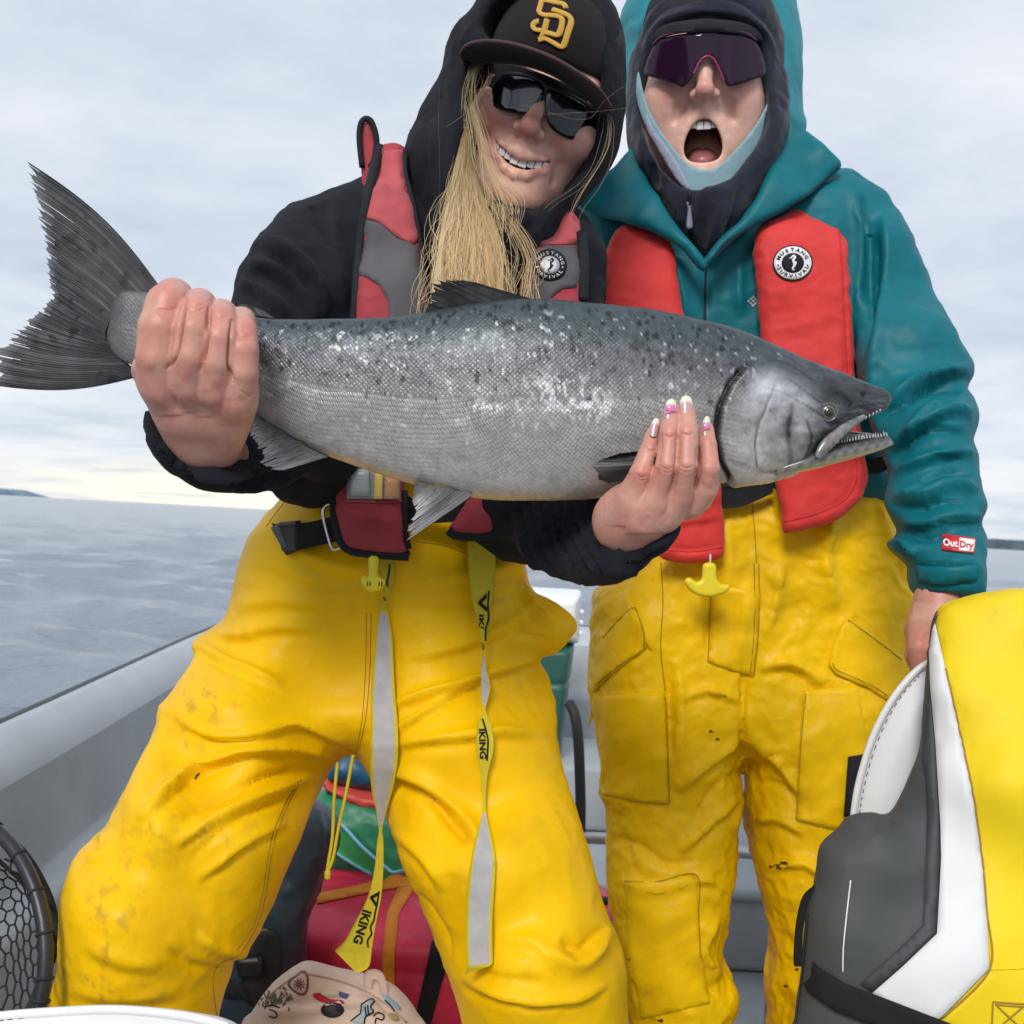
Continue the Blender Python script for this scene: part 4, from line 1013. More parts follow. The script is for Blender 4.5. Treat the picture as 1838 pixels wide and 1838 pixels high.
def nail(pts, wpx, d, curve=.0020, tip_at=.72):
    """a long almond nail: centre line in pixels from cuticle to point"""
    L = smooth_poly(pts, 8, False); n = len(L); u = np.linspace(0, 1, n); t = np.gradient(L, axis=0); t /= np.linalg.norm(t, axis=1, keepdims=True); pr = np.stack([-t[:,1], t[:,0]], 1)
    w = wpx*np.interp(u, [0, .05, .15, .5, .75, .9, .97, 1], [.35, .66, .9, 1.0, .88, .6, .32, .06])
    m = 9; a = np.linspace(-1, 1, m); V = []; cc = []
    dd = np.interp(u, np.linspace(0, 1, len(d)), d)
    for i in range(n):
        for x in a:
            q = L[i]+pr[i]*w[i]*x; de = dd[i]+curve*(x*x)*(w[i]/wpx)**1.3; V.append(C(q[0], q[1], de)); cc.append((u[i], x))
    cc = np.array(cc); F = []; V = np.array(V); o = n*m; V2 = V.copy(); V2[:,1] += .0011
    for i in range(n-1):
        for j in range(m-1):
            q = (i*m+j, (i+1)*m+j, (i+1)*m+j+1, i*m+j+1); F.append(q); F.append(tuple(o+k for k in q[::-1]))
    bd = [i*m for i in range(n)]+[(n-1)*m+j for j in range(1, m)]+[i*m+m-1 for i in range(n-2, -1, -1)]+[j for j in range(m-2, 0, -1)]
    for a_, b_ in zip(bd, bd[1:]+bd[:1]): F.append((a_, o+a_, o+b_, b_))
    tipm = sstep(tip_at-.05, tip_at+.05, cc[:,0]+.10*cc[:,1]**2)
    c = np.array([.56, .30, .29])*(1-tipm[:,None])+np.array([.80, .76, .55])*tipm[:,None]
    return np.concatenate([V, V2]), F, np.concatenate([c, c])
def petals(cx, cy, d, r, angs):
    ms = []
    for a in angs:
        a = math.radians(a); e = np.array([math.cos(a), -math.sin(a)]); p = np.array([-e[1], e[0]]); ring = []
        for t in np.linspace(0, 2*math.pi, 10, endpoint=False):
            u = .5-.5*math.cos(t); q = np.array([cx, cy])+e*r*u+p*r*.16*math.sin(t)*(1.2-u*.4); ring.append(C(q[0], q[1], d-.0008*(1-u)))
        ms.append((np.array(ring), [tuple(range(10))]))
    return joinm(*ms)
# ------------------------------------------------------------------ cloth helpers and garment materials
def tri2d(poly, step=8.0, holes=()):
    P = np.asarray(poly, float); pts = []; edges = []
    def addloop(Q):
        Q = np.asarray(Q, float); st = len(pts)
        for i in range(len(Q)):
            a, b = Q[i], Q[(i+1) % len(Q)]; k = max(1, int(np.linalg.norm(b-a)/step))
            for j in range(k): pts.append(a+(b-a)*j/k)
        n = len(pts)-st; edges.extend((st+i, st+(i+1) % n) for i in range(n))
    addloop(P); [addloop(h) for h in holes]
    gx = np.arange(P[:,0].min()+step*.5, P[:,0].max(), step); gy = np.arange(P[:,1].min()+step*.5, P[:,1].max(), step)
    if len(gx) and len(gy):
        D = polydist(P, gx, gy)
        for h in holes: D = np.minimum(D, -polydist(h, gx, gy))
        for i, j in np.argwhere(D > step*.45): pts.append(np.array([gx[i], gy[j]]))
    v2, e2, f2, *_ = delaunay_2d_cdt([Vector(p) for p in pts], edges, [], 1, 1e-6)
    cen = [sum((v2[i] for i in f), Vector((0, 0)))/len(f) for f in f2]; ok = inside(P, [c[:] for c in cen])
    for h in holes: ok &= ~inside(h, [c[:] for c in cen])
    keep = [tuple(f) for f, o in zip(f2, ok) if o]
    return np.array([v[:] for v in v2]), keep
def panel(poly, loc, thick=.002, step=8.0, holes=()):
    """sheet cut to a polygon; loc(px, py, lift) gives its place"""
    v2, keep = tri2d(poly, step, holes)
    V = [loc(x, y, thick) for x, y in v2]+[loc(x, y, 0.0) for x, y in v2]; n = len(v2); F = []; ec = {}
    for f in keep:
        F.append(f); F.append(tuple(i+n for i in f[::-1]))
        for a, b in zip(f, f[1:]+f[:1]): ec[(a, b)] = 1
    for (a, b) in ec:
        if (b, a) not in ec: F.append((b, a, a+n, b+n))
    return np.array(V), F
def at_depth(dfun):
    def loc(px, py, lift):
        d = (dfun(px, py) if callable(dfun) else dfun)-lift; return C(px, py, d)
    return loc
def on_head(fr, yfun):
    """place pixels on a surface y = yfun(x, z) given in a head's own frame"""
    def loc(px, py, lift):
        dr = np.array(C(px, py, 1.0)); t = fr.o[1]; dl = dr @ fr.M
        for _ in range(8):
            q = ((t*dr)-fr.o) @ fr.M; t += (yfun(q[0], q[2])-lift-q[1])/dl[1]
        return t*dr
    return loc
def strip(left, right, loc, mats_by_row=None, cols=6, thick=.0012, sub=6):
    """webbing between two edge lines (pixels)"""
    A = smooth_poly(left, sub, False); B = smooth_poly(right, sub, False); n = len(A); V = []; F = []
    for i in range(n):
        for j in range(cols+1):
            q = A[i]+(B[i]-A[i])*j/cols; V.append(loc(q[0], q[1], thick))
    o = len(V)
    for i in range(n):
        for j in range(cols+1):
            q = A[i]+(B[i]-A[i])*j/cols; V.append(loc(q[0], q[1], 0.0))
    mi = []
    for i in range(n-1):
        for j in range(cols):
            q = (i*(cols+1)+j, (i+1)*(cols+1)+j, (i+1)*(cols+1)+j+1, i*(cols+1)+j+1)
            F.append(q); F.append(tuple(k+o for k in q[::-1])); r = i/sub
            m = mats_by_row(r, j, cols) if mats_by_row else 0; mi += [m, 0]
    rim = [i*(cols+1) for i in range(n)]+[(n-1)*(cols+1)+j for j in range(1, cols+1)]+[i*(cols+1)+cols for i in range(n-2, -1, -1)]+[j for j in range(cols-1, 0, -1)]
    for a, b in zip(rim, rim[1:]+rim[:1]): F.append((a, b, b+o, a+o)); mi.append(0)
    return np.array(V), F, mi
def cloth_noise(V, N, terms):
    """terms: (scale, height, octaves, seed, stretch xyz, 'r'idged or 'f'bm)"""
    off = 0
    for sc, a, o, sd, st, k in terms:
        p = V*np.array(st)*sc; w = fbm(V*sc*.6+31, 2, sd+50)[:,None]*.6; p = p+w
        off = off+a*((ridged(p, o, sd)-.3) if k == 'r' else fbm(p, o, sd))
    return V+N*off[:,None]
def strands(guides, n, r, seed, jit=.004, seg=22, wild=.0, clumps=0, tone=1.0):
    """hair: fine tubes spread between guide lines, gathered in locks"""
    r3 = np.random.default_rng(seed); G = np.array([[C(*p) for p in g] for g in guides]); Vs, Fs, cs = [], [], []; tot = 0
    S_ = np.array([smooth_poly(g, 8, False) for g in G]); m = S_.shape[1]; sel = np.linspace(0, m-1, seg).astype(int); S_ = S_[:, sel]
    u = np.linspace(0, 1, seg); clumps = clumps or max(3, n//22)
    cw = r3.random(clumps); co = r3.normal(size=(clumps, 3))*jit*np.array([1, 1.3, .3]); cp = r3.random((clumps, 6))*6.3; cf = r3.uniform(2, 6, (clumps, 3)); ct = r3.random(clumps)
    for _ in range(n):
        k = r3.integers(clumps); w = np.clip(cw[k]+r3.normal()*.03, 0, .9999)*(len(G)-1); i = min(int(w), len(G)-2); t = w-i; L = S_[i]*(1-t)+S_[i+1]*t
        L = L+co[k]*(.3+u[:,None])+np.stack([np.sin(u*cf[k,q]*1.6+cp[k,q])*(jit*.6+.0014*(n > 1000))*u for q in range(3)], 1)
        L = L+r3.normal(size=3)*jit*.35*np.array([1, 1, .3])*(1.0-.35*u[:,None])
        if r3.random() < .06: L = L+np.stack([np.sin(u*r3.uniform(3, 9)+r3.random()*6)*wild*u for q in range(3)], 1)*r3.uniform(.5, 2.2)
        cut = r3.uniform(.0, .12); L = L[int(cut*seg):]
        v, f = tube(L, r*r3.uniform(.6, 1.3)*np.interp(np.linspace(0, 1, len(L)), [0, .3, .6, 1], [.45, .8, 1, .6]), 3, cap=False)
        Vs.append(v); Fs.append(np.array(f)+tot); tot += len(v)
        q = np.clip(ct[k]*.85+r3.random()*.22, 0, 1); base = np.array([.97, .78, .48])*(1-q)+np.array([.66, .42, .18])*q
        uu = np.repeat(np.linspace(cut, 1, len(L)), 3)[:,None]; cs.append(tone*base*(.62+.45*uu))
    return np.concatenate(Vs), np.concatenate(Fs), np.concatenate(cs)
M_HOODIE = material('black_fleece', (.0135, .0145, .019), .92, spec=.12, sheen=.03, var=(40, .25), bump=[(700, .35, .0008)])
M_HOODIE_CUFF = material('black_cuff_knit', (.010, .010, .012), .9, spec=.2, sheen=.2, bump=[(900, .4, .0008)])
M_SHELL_BLACK = material('black_shell', (.012, .012, .015), .48, spec=.4, var=(30, .3), bump=[(90, .2, .002)])
M_YELLOW = material('yellow_pvc', attr=True, rough=.42, spec=.16, var=(9, .05), dirt=[(46, (.10, .065, .02), .69, .82, .4)], bump=[(30, .22, .003), (240, .18, .0008)])
M_YELLOW2 = material('worn_yellow_pvc', (.82, .50, .001), .42, spec=.18, var=(11, .10), dirt=[(9, (.34, .21, .02), .60, .86, .36), (40, (.09, .05, .02), .68, .82, .5), (3.5, (.42, .30, .04), .5, .8, .35)], bump=[(34, .35, .004), (120, .25, .0015)])
M_SEAM = material('seam_thread', (.42, .25, .01), .7)
M_SEAM_DK = material('dark_seam_thread', (.34, .21, .01), .8)  # darker thread colour for stitched seams
M_VRED = material('faded_red_nylon', (.36, .040, .052), .68, spec=.3, sheen=.1, var=(22, .22), weave=(520, .25), bump=[(60, .2, .002)])
M_VPINK = material('sun_bleached_red_nylon', (.47, .085, .095), .75, spec=.25, sheen=.15, var=(14, .28), weave=(520, .25), bump=[(50, .25, .002)])
M_VGREY = material('grey_nylon', (.100, .094, .102), .75, spec=.3, var=(20, .18), weave=(520, .3), bump=[(50, .2, .002)])
M_BIND = material('black_binding', (.014, .015, .019), .75, spec=.25, weave=(900, .3))
M_WEB = material('black_webbing', (.012, .012, .013), .65, spec=.3, weave=(600, .6))
M_STEEL = material('steel', (.55, .55, .56), .28, 1.0)
M_CLEAR = material('clear_vinyl', (.6, .62, .62), .18, spec=.4, alpha=.07)
M_HANDLE = material('yellow_plastic', (.78, .62, .02), .35, spec=.5)
M_STRAP_Y = material('yellow_elastic', (.62, .49, .030), .8, spec=.2, weave=(700, .5), dirt=(60, (.30, .24, .05), .55, .8, .5))
M_STRAP_G = material('grey_elastic_back', (.50, .47, .46), .9, spec=.1, weave=(800, .6), var=(60, .12), bump=[(500, .3, .0006)])
M_PRINT = material('black_print', (.012, .012, .012), .7, spec=.2)
M_WPRINT = material('white_print', (.78, .78, .77), .6, spec=.3)
M_SILVER = material('silver_print', (.42, .42, .44), .45, .3)
M_GOLD = material('gold_embroidery', (.72, .40, .045), .6, spec=.3, sheen=.3, weave=(900, .6))
M_BROWNCAP = material('dark_brown_twill', (.013, .0085, .010), .85, spec=.2, sheen=.1, weave=(600, .35), var=(60, .2))
M_LENS = material('dark_lens', (.006, .007, .010), .05, spec=.7, coat=.6)
M_FRAME = material('matte_black_frame', (.010, .010, .012), .45)
M_HAIR = material('blonde_hair', attr=True, rough=.5, spec=.3)
# ------------------------------------------------------------------ person with the blonde hair
def seahorse(tree, cx, cy, s, mat, parent, rot=0.0):
    pts = [(-.10, -.62), (.08, -.72), (.22, -.58), (.16, -.42), (.02, -.34), (.10, -.12), (.18, .12), (.08, .34), (-.06, .50), (.02, .68), (.16, .62)]
    w = [.06, .14, .16, .13, .12, .17, .19, .14, .09, .07, .03]
    q = smooth_poly(np.column_stack([pts, w]), 5, False); c_, s_ = math.cos(rot), math.sin(rot)
    L = np.stack([q[:,0]*c_-q[:,1]*s_, q[:,0]*s_+q[:,1]*c_], 1); t = np.gradient(L, axis=0); t /= np.linalg.norm(t, axis=1, keepdims=True); n = np.stack([-t[:,1], t[:,0]], 1)
    A = L+n*q[:,2:]*.75; B = L-n*q[:,2:]*.75; V = np.concatenate([A, B])*s+np.array([cx, cy]); m = len(A)
    F = [(i, i+1, m+i+1, m+i) for i in range(m-1)]
    sn = np.array([(-.10, -.62), (-.34, -.52), (-.34, -.45), (-.02, -.48)]); sn = np.stack([sn[:,0]*c_-sn[:,1]*s_, sn[:,0]*s_+sn[:,1]*c_], 1)*s+np.array([cx, cy])
    fin_ = np.array([(.14, -.18), (.40, -.10), (.36, .10), (.20, .12)]); fin_ = np.stack([fin_[:,0]*c_-fin_[:,1]*s_, fin_[:,0]*s_+fin_[:,1]*c_], 1)*s+np.array([cx, cy])
    V = np.concatenate([V, sn, fin_]); F += [(2*m, 2*m+1, 2*m+2, 2*m+3), (2*m+4, 2*m+5, 2*m+6, 2*m+7)]
    v, f = drape_flat(tree, V, F, .0036); part('emblem', v, f, mat, parent, smooth=False)
def round_badge(tree, cx, cy, rx, ry, ring_mat, mid_mat, text_mat, horse_mat, parent, rot=0.0):
    """round badge with lettering round its rim"""
    a = np.linspace(0, 2*math.pi, 40, endpoint=False); c_, s_ = math.cos(rot), math.sin(rot)
    def el(k): return np.stack([cx+k*(rx*np.cos(a)*c_-ry*np.sin(a)*s_), cy+k*(rx*np.cos(a)*s_+ry*np.sin(a)*c_)], 1)
    v, f = drape(tree, el(1.0), .0010, .0014, 7); bd = part('badge', v, f, M_BIND, parent)
    v, f = drape(tree, el(.93), .0020, .0006, 6, holes=[el(.885)] if text_mat is M_WPRINT else ()); part('ring', v, f, ring_mat, bd) if text_mat is not M_WPRINT else part('ring', v, f, M_WPRINT, bd)
    if text_mat is M_WPRINT: pass
    v, f = drape(tree, el(.56), .0027, .0006, 6); part('disc', v, f, mid_mat, bd)
    def arc(s, r, start, step, flip):
        for i, ch in enumerate(s):
            th = math.radians(start+step*i)
            if ch == ' ': continue
            V2, F2 = textmesh(ch, .40, .012, 2)
            if len(V2) == 0: continue
            x, y = V2[:,0]*.78, V2[:,1]*.66
            if not flip:
                e = np.array([math.sin(th), -math.cos(th)]); tdir = np.array([math.cos(th), math.sin(th)])
            else:
                e = np.array([-math.sin(th), -math.cos(th)])*-1; e = np.array([math.sin(th), -math.cos(th)]); tdir = -np.array([math.cos(th), math.sin(th)])
            rr = r+(y if not flip else -y)
            q = np.outer(rr, e)+np.outer(x, tdir)
            X = q[:,0]*rx; Y = q[:,1]*ry
            P = np.stack([cx+X*c_-Y*s_, cy+X*s_+Y*c_], 1)
            v, f = drape_flat(tree, P, F2, .0034); part('lettering', v, f, text_mat, bd, smooth=False)
    arc('MUSTANG', .74, -66, 22, False); arc('SURVIVAL', .74, 248, -19.5, True)
    for th in (-100, 100):
        t = math.radians(th); q = (cx+rx*.74*math.sin(t), cy-ry*.74*math.cos(t)); a2 = np.linspace(0, 6.28, 8, endpoint=False)
        v, f = drape_flat(tree, np.stack([q[0]+1.6*np.cos(a2), q[1]+1.6*np.sin(a2)], 1), [tuple(range(8))], .0034); part('lettering', v, f, text_mat, bd, smooth=False)
    seahorse(tree, cx, cy, min(rx, ry)*.56, horse_mat, bd, rot)
    return bd

def blonde():
    fr = Frame(C(977, 160, 1.150), 13, 20.5, 1.0, 1.02)
    root = thing('person', 'grinning person with long blonde hair, black hood, cap and dark sunglasses holding the fish', 'person', (C(640, 1838, 1.1)[0], 1.12, 0.0))
    # ---------------- skin
    hv, hq, hc = head('smile'); hv = fr(hv); hc = np.clip(hc*np.array([1.10, 1.04, 1.0]), 0, .92)  # face colour raised and warmed again against the shade under hood and visor
    av, aq, ac = hand_tail(); bv, bq, bc = hand_belly()
    tf = Field((-.42, .80, -.75), (.30, 1.40, .50), .009)
    tf.slab(polyc([(720, 400), (1010, 410), (1010, 700), (900, 900), (640, 900), (620, 700), (660, 450)], 1.22, 3), 1.24, .06, 1, 1)
    tf.chain([C(660, 420, 1.22), C(490, 600, 1.18), C(500, 790, 1.08), C(440, 830, .95)], [.035, .03, .02, .014], .01)
    tf.chain([C(1040, 470, 1.22), C(960, 780, 1.17), C(940, 930, 1.12), C(1060, 970, .95)], [.03, .025, .02, .014], .01)
    tf.cone(C(930, 400, 1.24), C(960, 260, 1.26), .05, .05, .03)
    tv, tq = tf.mesh()
    n1, n2, n3 = len(hv), len(av), len(bv)
    BV = np.concatenate([hv, av, bv, tv]); BQ = np.concatenate([hq, aq+n1, bq+n1+n2, tq+n1+n2+n3]); BC = np.concatenate([hc, ac, bc, np.tile(SKIN, (len(tv), 1))])
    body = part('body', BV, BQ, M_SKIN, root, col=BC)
    v, f = tooth_row(4, .0088, 9.0, -.0690, 4.0, .0112, .0002); part('teeth', fr(v), f, M_WHITE_TOOTH, body)
    # nails of the hand under the fish
    dn = .795
    nails = [([(1172, 784), (1175, 768), (1180, 751)], 8.5, [dn-.0105, dn-.0085, dn-.0065], 0), ([(1200, 752), (1203, 735), (1207, 716)], 10.8, [dn-.0150, dn-.0135, dn-.0115], 1),
             ([(1232, 747), (1232, 730), (1231, 710)], 12.2, [dn-.0142, dn-.0125, dn-.0105], 0), ([(1266, 782), (1267, 766), (1270, 747)], 7.5, [dn-.003, dn-.0015, dn+.0005], 1)]
    for pts, w, d, fl in nails:
        v, f, c = nail(pts, w, d); nb = part('fingernail', v, f, M_NAIL, body, col=c)
        if fl:
            x, y = pts[1]; v, f = petals(x+2, y+2, d[1]-.0012, w*1.25, (20, 62, 105, 150, 205)); part('painted_flower', v, f, material('pink_varnish', (.72, .16, .42), .2, coat=.6), nb, smooth=False)
    # short nails curled over the tail
    for (x, y, w, d) in ((358, 537, 15, .806), (402, 556, 13, .806), (434, 566, 11, .806)):
        v, f, c = nail([(x-2, y+5), (x, y-3), (x+1, y-11)], w, [d-.022, d-.012, d], .003, 1.4); part('fingernail', v, f, M_NAIL, body, col=c*np.array([1.15, 1.25, 1.25]))
    # ---------------- hoodie: torso, sleeves and hood
    hd = idw([(640, 350, 1.22), (450, 500, 1.14), (470, 640, 1.10), (760, 700, 1.20), (900, 500, 1.22), (1040, 450, 1.22), (960, 900, 1.12), (700, 300, 1.22)])
    f = Field((-.36, .72, -.16), (.23, 1.42, .62), .0046)
    torso = [(652, 326), (625, 338), (590, 346), (560, 364), (520, 374), (492, 402), (470, 428), (452, 446), (446, 470), (432, 492), (427, 520), (428, 560), (440, 640), (500, 720), (560, 800), (580, 900), (900, 940), (960, 840), (1040, 700), (1078, 560), (1088, 470), (1072, 420), (1030, 380), (960, 380), (800, 330), (720, 300)]
    f.slab(polyc(torso, hd, 3), hd, .085, 1.15, 1.1, k=0, bl=6)
    ls = idw([(300, 780, .825), (400, 850, .835), (560, 820, 1.00), (620, 760, 1.10)])
    sleeve = [(268, 728), (286, 746), (312, 786), (350, 815), (398, 812), (440, 784), (462, 760), (520, 740), (600, 760), (620, 820), (560, 852), (500, 884), (440, 891), (380, 881), (330, 862), (296, 832), (273, 790)]
    f.slab(polyc(sleeve, ls, 3), ls, .050, 1.0, 1.0, k=.012, bl=3)
    f.chain([C(560, 800, 1.05), C(480, 650, 1.12)], [.06, .06], k=.03)
    rs = idw([(1190, 960, .810), (1110, 1000, .825), (1000, 960, .95), (920, 900, 1.07)])
    rsl = [(890, 880), (960, 860), (1060, 868), (1082, 880), (1072, 905), (1079, 942), (1104, 972), (1150, 978), (1192, 948), (1214, 930), (1219, 945), (1212, 968), (1190, 996), (1152, 1026), (1110, 1048), (1060, 1054), (1010, 1042), (962, 1018), (930, 985), (900, 940)]
    f.slab(polyc(rsl, rs, 3), rs, .048, 1.0, 1.0, k=.012, bl=3)
    f.chain([C(930, 900, 1.08), C(1000, 640, 1.18)], [.06, .065], k=.03)
    # hand openings
    f.cone(C(335, 740, .80), C(366, 788, .825), .030, .020, k=.004, op='s')
    f.cone(C(1165, 915, .785), C(1126, 944, .82), .026, .018, k=.004, op='s')
    V, Q = f.mesh(); V = relax(V, Q, 2, .5); N = vnormals(V, Q)
    V = cloth_noise(V, N, [(14, .0035, 2, 5, (1, 1, 1), 'f'), (26, .0022, 2, 8, (1, .7, 1.6), 'r')])
    N = vnormals(V, Q)
    fl = [([(470, 430), (510, 450), (560, 500), (590, 560)], 14, 0.0145), ([(446, 475), (490, 480), (540, 520), (570, 580)], 16, 0.0159), ([(430, 505), (480, 530), (520, 575)], 12, 0.0130), ([(480, 455), (530, 490), (560, 540)], 10, -0.0130), ([(600, 350), (600, 450), (620, 560)], 16, 0.0087), ([(560, 370), (590, 440), (600, 500)], 12, -0.0087),
          ([(280, 790), (330, 845), (400, 862), (470, 840)], 9, 0.0087), ([(300, 815), (350, 860), (420, 874), (520, 850)], 7, -0.0087), ([(330, 842), (420, 858), (520, 820), (570, 800)], 8, 0.0072), ([(420, 884), (500, 868), (560, 835)], 8, 0.0058)]
    for i in range(9):
        x = 918+i*19; fl.append(([(x, 884+i), (x+14, 940), (x+34+i*1.5, 1000), (x+58+i*2, 1040)], 7.5, .0062)); fl.append(([(x+9, 884+i), (x+24, 940), (x+43+i*1.5, 1000), (x+68+i*2, 1038)], 5, -.0045))
    fl += [([(1100, 985), (1150, 992), (1200, 960)], 9, .004), ([(1090, 1010), (1150, 1010), (1195, 985)], 6, -.005), ([(1085, 1035), (1130, 1030), (1165, 1008)], 6, .003)]
    V = fold(V, N, fl)
    hood_t = None
    hoodie = part('hoodie', V, Q, M_HOODIE, root); HT = bvh(V, Q)
    # hood
    f = Field((-.17, 1.00, .14), (.17, 1.45, .72), .0036)
    outer = [(880, -60), (860, 10), (835, 45), (808, 78), (797, 120), (793, 142), (772, 180), (748, 226), (732, 262), (722, 300), (728, 335), (742, 390), (756, 445), (768, 520), (800, 600), (930, 600), (985, 470), (1022, 392), (1062, 340), (1094, 305), (1112, 262), (1122, 200), (1123, 110), (1112, 50), (1085, 0), (1050, -50), (960, -85)]
    hy = idw([(960, 0, 1.23), (800, 200, 1.22), (1110, 200, 1.22), (740, 320, 1.18), (800, 550, 1.14), (950, 480, 1.15)])
    f.slab(polyc(outer, hy, 3), hy, .080, 1.25, 1.5, bl=6)
    opening = [(838, 84), (870, 66), (850, 20), (880, -40), (960, -62), (1040, -30), (1078, 20), (1094, 90), (1100, 170), (1092, 225), (1070, 275), (1036, 325), (1000, 360), (960, 392), (925, 400), (890, 420), (862, 440), (842, 430), (822, 380), (815, 330), (824, 260), (832, 190), (826, 130)]
    f.slab(polyc(opening, 1.12, 3), 1.05, .03, 8, 5.4, k=.010, op='s', bl=0)
    V, Q = f.mesh(); V = relax(V, Q, 3, .5); N = vnormals(V, Q)
    V = cloth_noise(V, N, [(16, .003, 2, 15, (1, 1, .6), 'f'), (34, .0016, 2, 18, (1.5, 1, .7), 'r')]); N = vnormals(V, Q)
    V = fold(V, N, [([(790, 150), (792, 230), (790, 320), (796, 420), (790, 520)], 3.0, .0022), ([(770, 190), (760, 270), (770, 350), (780, 450)], 12, -.005), ([(815, 100), (808, 180), (812, 260), (806, 340)], 9, .004), ([(870, 18), (840, 60), (822, 100)], 8, .004),
        ([(1000, 365), (960, 420), (930, 500)], 9, .005), ([(1040, 335), (1000, 400), (960, 470)], 7, -.005), ([(960, 395), (930, 440), (915, 500)], 8, -.005), ([(1110, 120), (1108, 200), (1085, 280)], 7, .003)])
    hood = part('hood', V, Q, M_HOODIE, root); HDT = bvh(V, Q)
    v, ff = drape_line(HDT, [(791, 146), (788, 200), (789, 270), (790, 340), (788, 420), (785, 500)], .0006, .0003); part('seam', v, ff, M_FRAME, hood)
    # ---------------- cap
    f = Field((-.1, -.045, -.02), (.1, .2, .15), .0026)
    f.ell((-.004, .080, .038), (.075, .100, .088)); f.slab([(-.1, .028), (.1, .028), (.1, .2), (-.1, .2)], .08, .003, 60, 60, k=.006, op='i')
    V, Q = f.mesh(); V = fr(relax(V, Q, 2, .5)); cap = part('cap', V, Q, M_BROWNCAP, root); CT = bvh(V, Q)
    fe = smooth_poly([(826, 96, 1.120), (838, 80, 1.098), (868, 72, 1.075), (910, 75, 1.060), (955, 87, 1.052), (1000, 106, 1.052), (1045, 134, 1.060), (1078, 162, 1.078), (1096, 190, 1.105)], 6, False)
    be = smooth_poly([(838, 120, 1.165), (852, 116, 1.150), (880, 111, 1.140), (920, 112, 1.132), (960, 121, 1.130), (1000, 138, 1.132), (1036, 162, 1.140), (1064, 186, 1.152), (1086, 212, 1.175)], 6, False)
    rows = []
    for k in np.linspace(0, 1, 12):
        q = fe*(1-k)+be*k; q = q.copy(); q[:,1] -= 10*math.sin(k*math.pi)*np.sin(np.linspace(0, math.pi, len(q))); rows.append(q)
    up = np.array(rows); lo_ = up.copy(); lo_[:,:,1] += 3.5
    ring = np.concatenate([up, lo_[::-1]], 0)      # closed section across the visor
    Vv = np.array([[C(*p) for p in r_] for r_ in ring]); nr, nc = Vv.shape[:2]; Fv = []
    for i in range(nr):
        for j in range(nc-1): Fv.append((i*nc+j, i*nc+j+1, ((i+1) % nr)*nc+j+1, ((i+1) % nr)*nc+j))
    vis = part('visor', Vv.reshape(-1, 3), Fv, M_BROWNCAP, cap)
    v, ff = tube(np.array([C(x, y+1.6, d-.0005) for x, y, d in fe]), .0019, 8); part('visor_binding', v, ff, material('brown_binding', (.075, .035, .036), .75, weave=(900, .4)), vis)
    z2 = lambda L: [(700+x/3.996, y/3.996) for x, y in L]
    for L in ([(1262, 62), (1246, 30), (1180, 16), (1100, 4), (1080, 50), (1072, 84), (1100, 106), (1180, 112), (1228, 128), (1236, 160), (1220, 228), (1196, 252), (1150, 240), (1110, 232)],
              [(1068, 150), (1040, 162), (1028, 190), (1044, 212), (1088, 218)],
              [(1128, 140), (1112, 205), (1092, 268), (1066, 288)],
              [(1066, 288), (1112, 276), (1170, 305), (1226, 336), (1252, 312), (1276, 235), (1300, 156), (1284, 116), (1236, 92), (1164, 66)]):
        v, ff = drape_line(CT, z2(L), .0034, .0004, 3, 8, .45); part('emblem_stroke', v, ff, M_GOLD, cap)
    # ---------------- sunglasses, set on the nose
    gl = on_head(fr, lambda x, z: -.016+9.5*x*x+.05*z)
    gi = on_head(fr, lambda x, z: -.0135+9.5*x*x+.05*z)
    lensL = smooth_poly([(906, 137), (938, 138), (968, 148), (976, 164), (966, 184), (952, 200), (938, 203), (910, 197), (888, 187), (880, 172), (890, 150)], 4)
    lensR = smooth_poly([(983, 163), (1000, 166), (1030, 177), (1056, 193), (1074, 214), (1074, 238), (1056, 253), (1034, 251), (1008, 241), (989, 226), (981, 202)], 4)
    shades = None
    fro = [(876, 148), (890, 134), (908, 128), (940, 131), (972, 142), (990, 152), (1030, 170), (1062, 188), (1082, 212), (1080, 240), (1060, 256), (1036, 254), (1008, 244), (988, 229), (979, 208), (978, 184), (974, 180), (966, 190), (953, 203), (938, 206), (908, 200), (886, 190), (876, 172)]
    v, ff = panel(smooth_poly(fro, 4), gi, .0030, 6, holes=[lensL, lensR]); shades = part('sunglasses', v, ff, M_FRAME, root)
    for L in (lensL, lensR):
        v, ff = panel(L, gl, .0016, 6); part('lens', v, ff, M_LENS, shades)
    for (a, b) in (((874, 160), (838, 165)), ((1080, 225), (1104, 245))):
        p0 = np.array(gi(a[0], a[1], .001)); p1 = np.array(C(b[0], b[1], 1.215)); v, ff = tube([p0, p0*.6+p1*.4, p1], [.0045, .004, .003], 8); part('temple', v, ff, M_FRAME, shades)
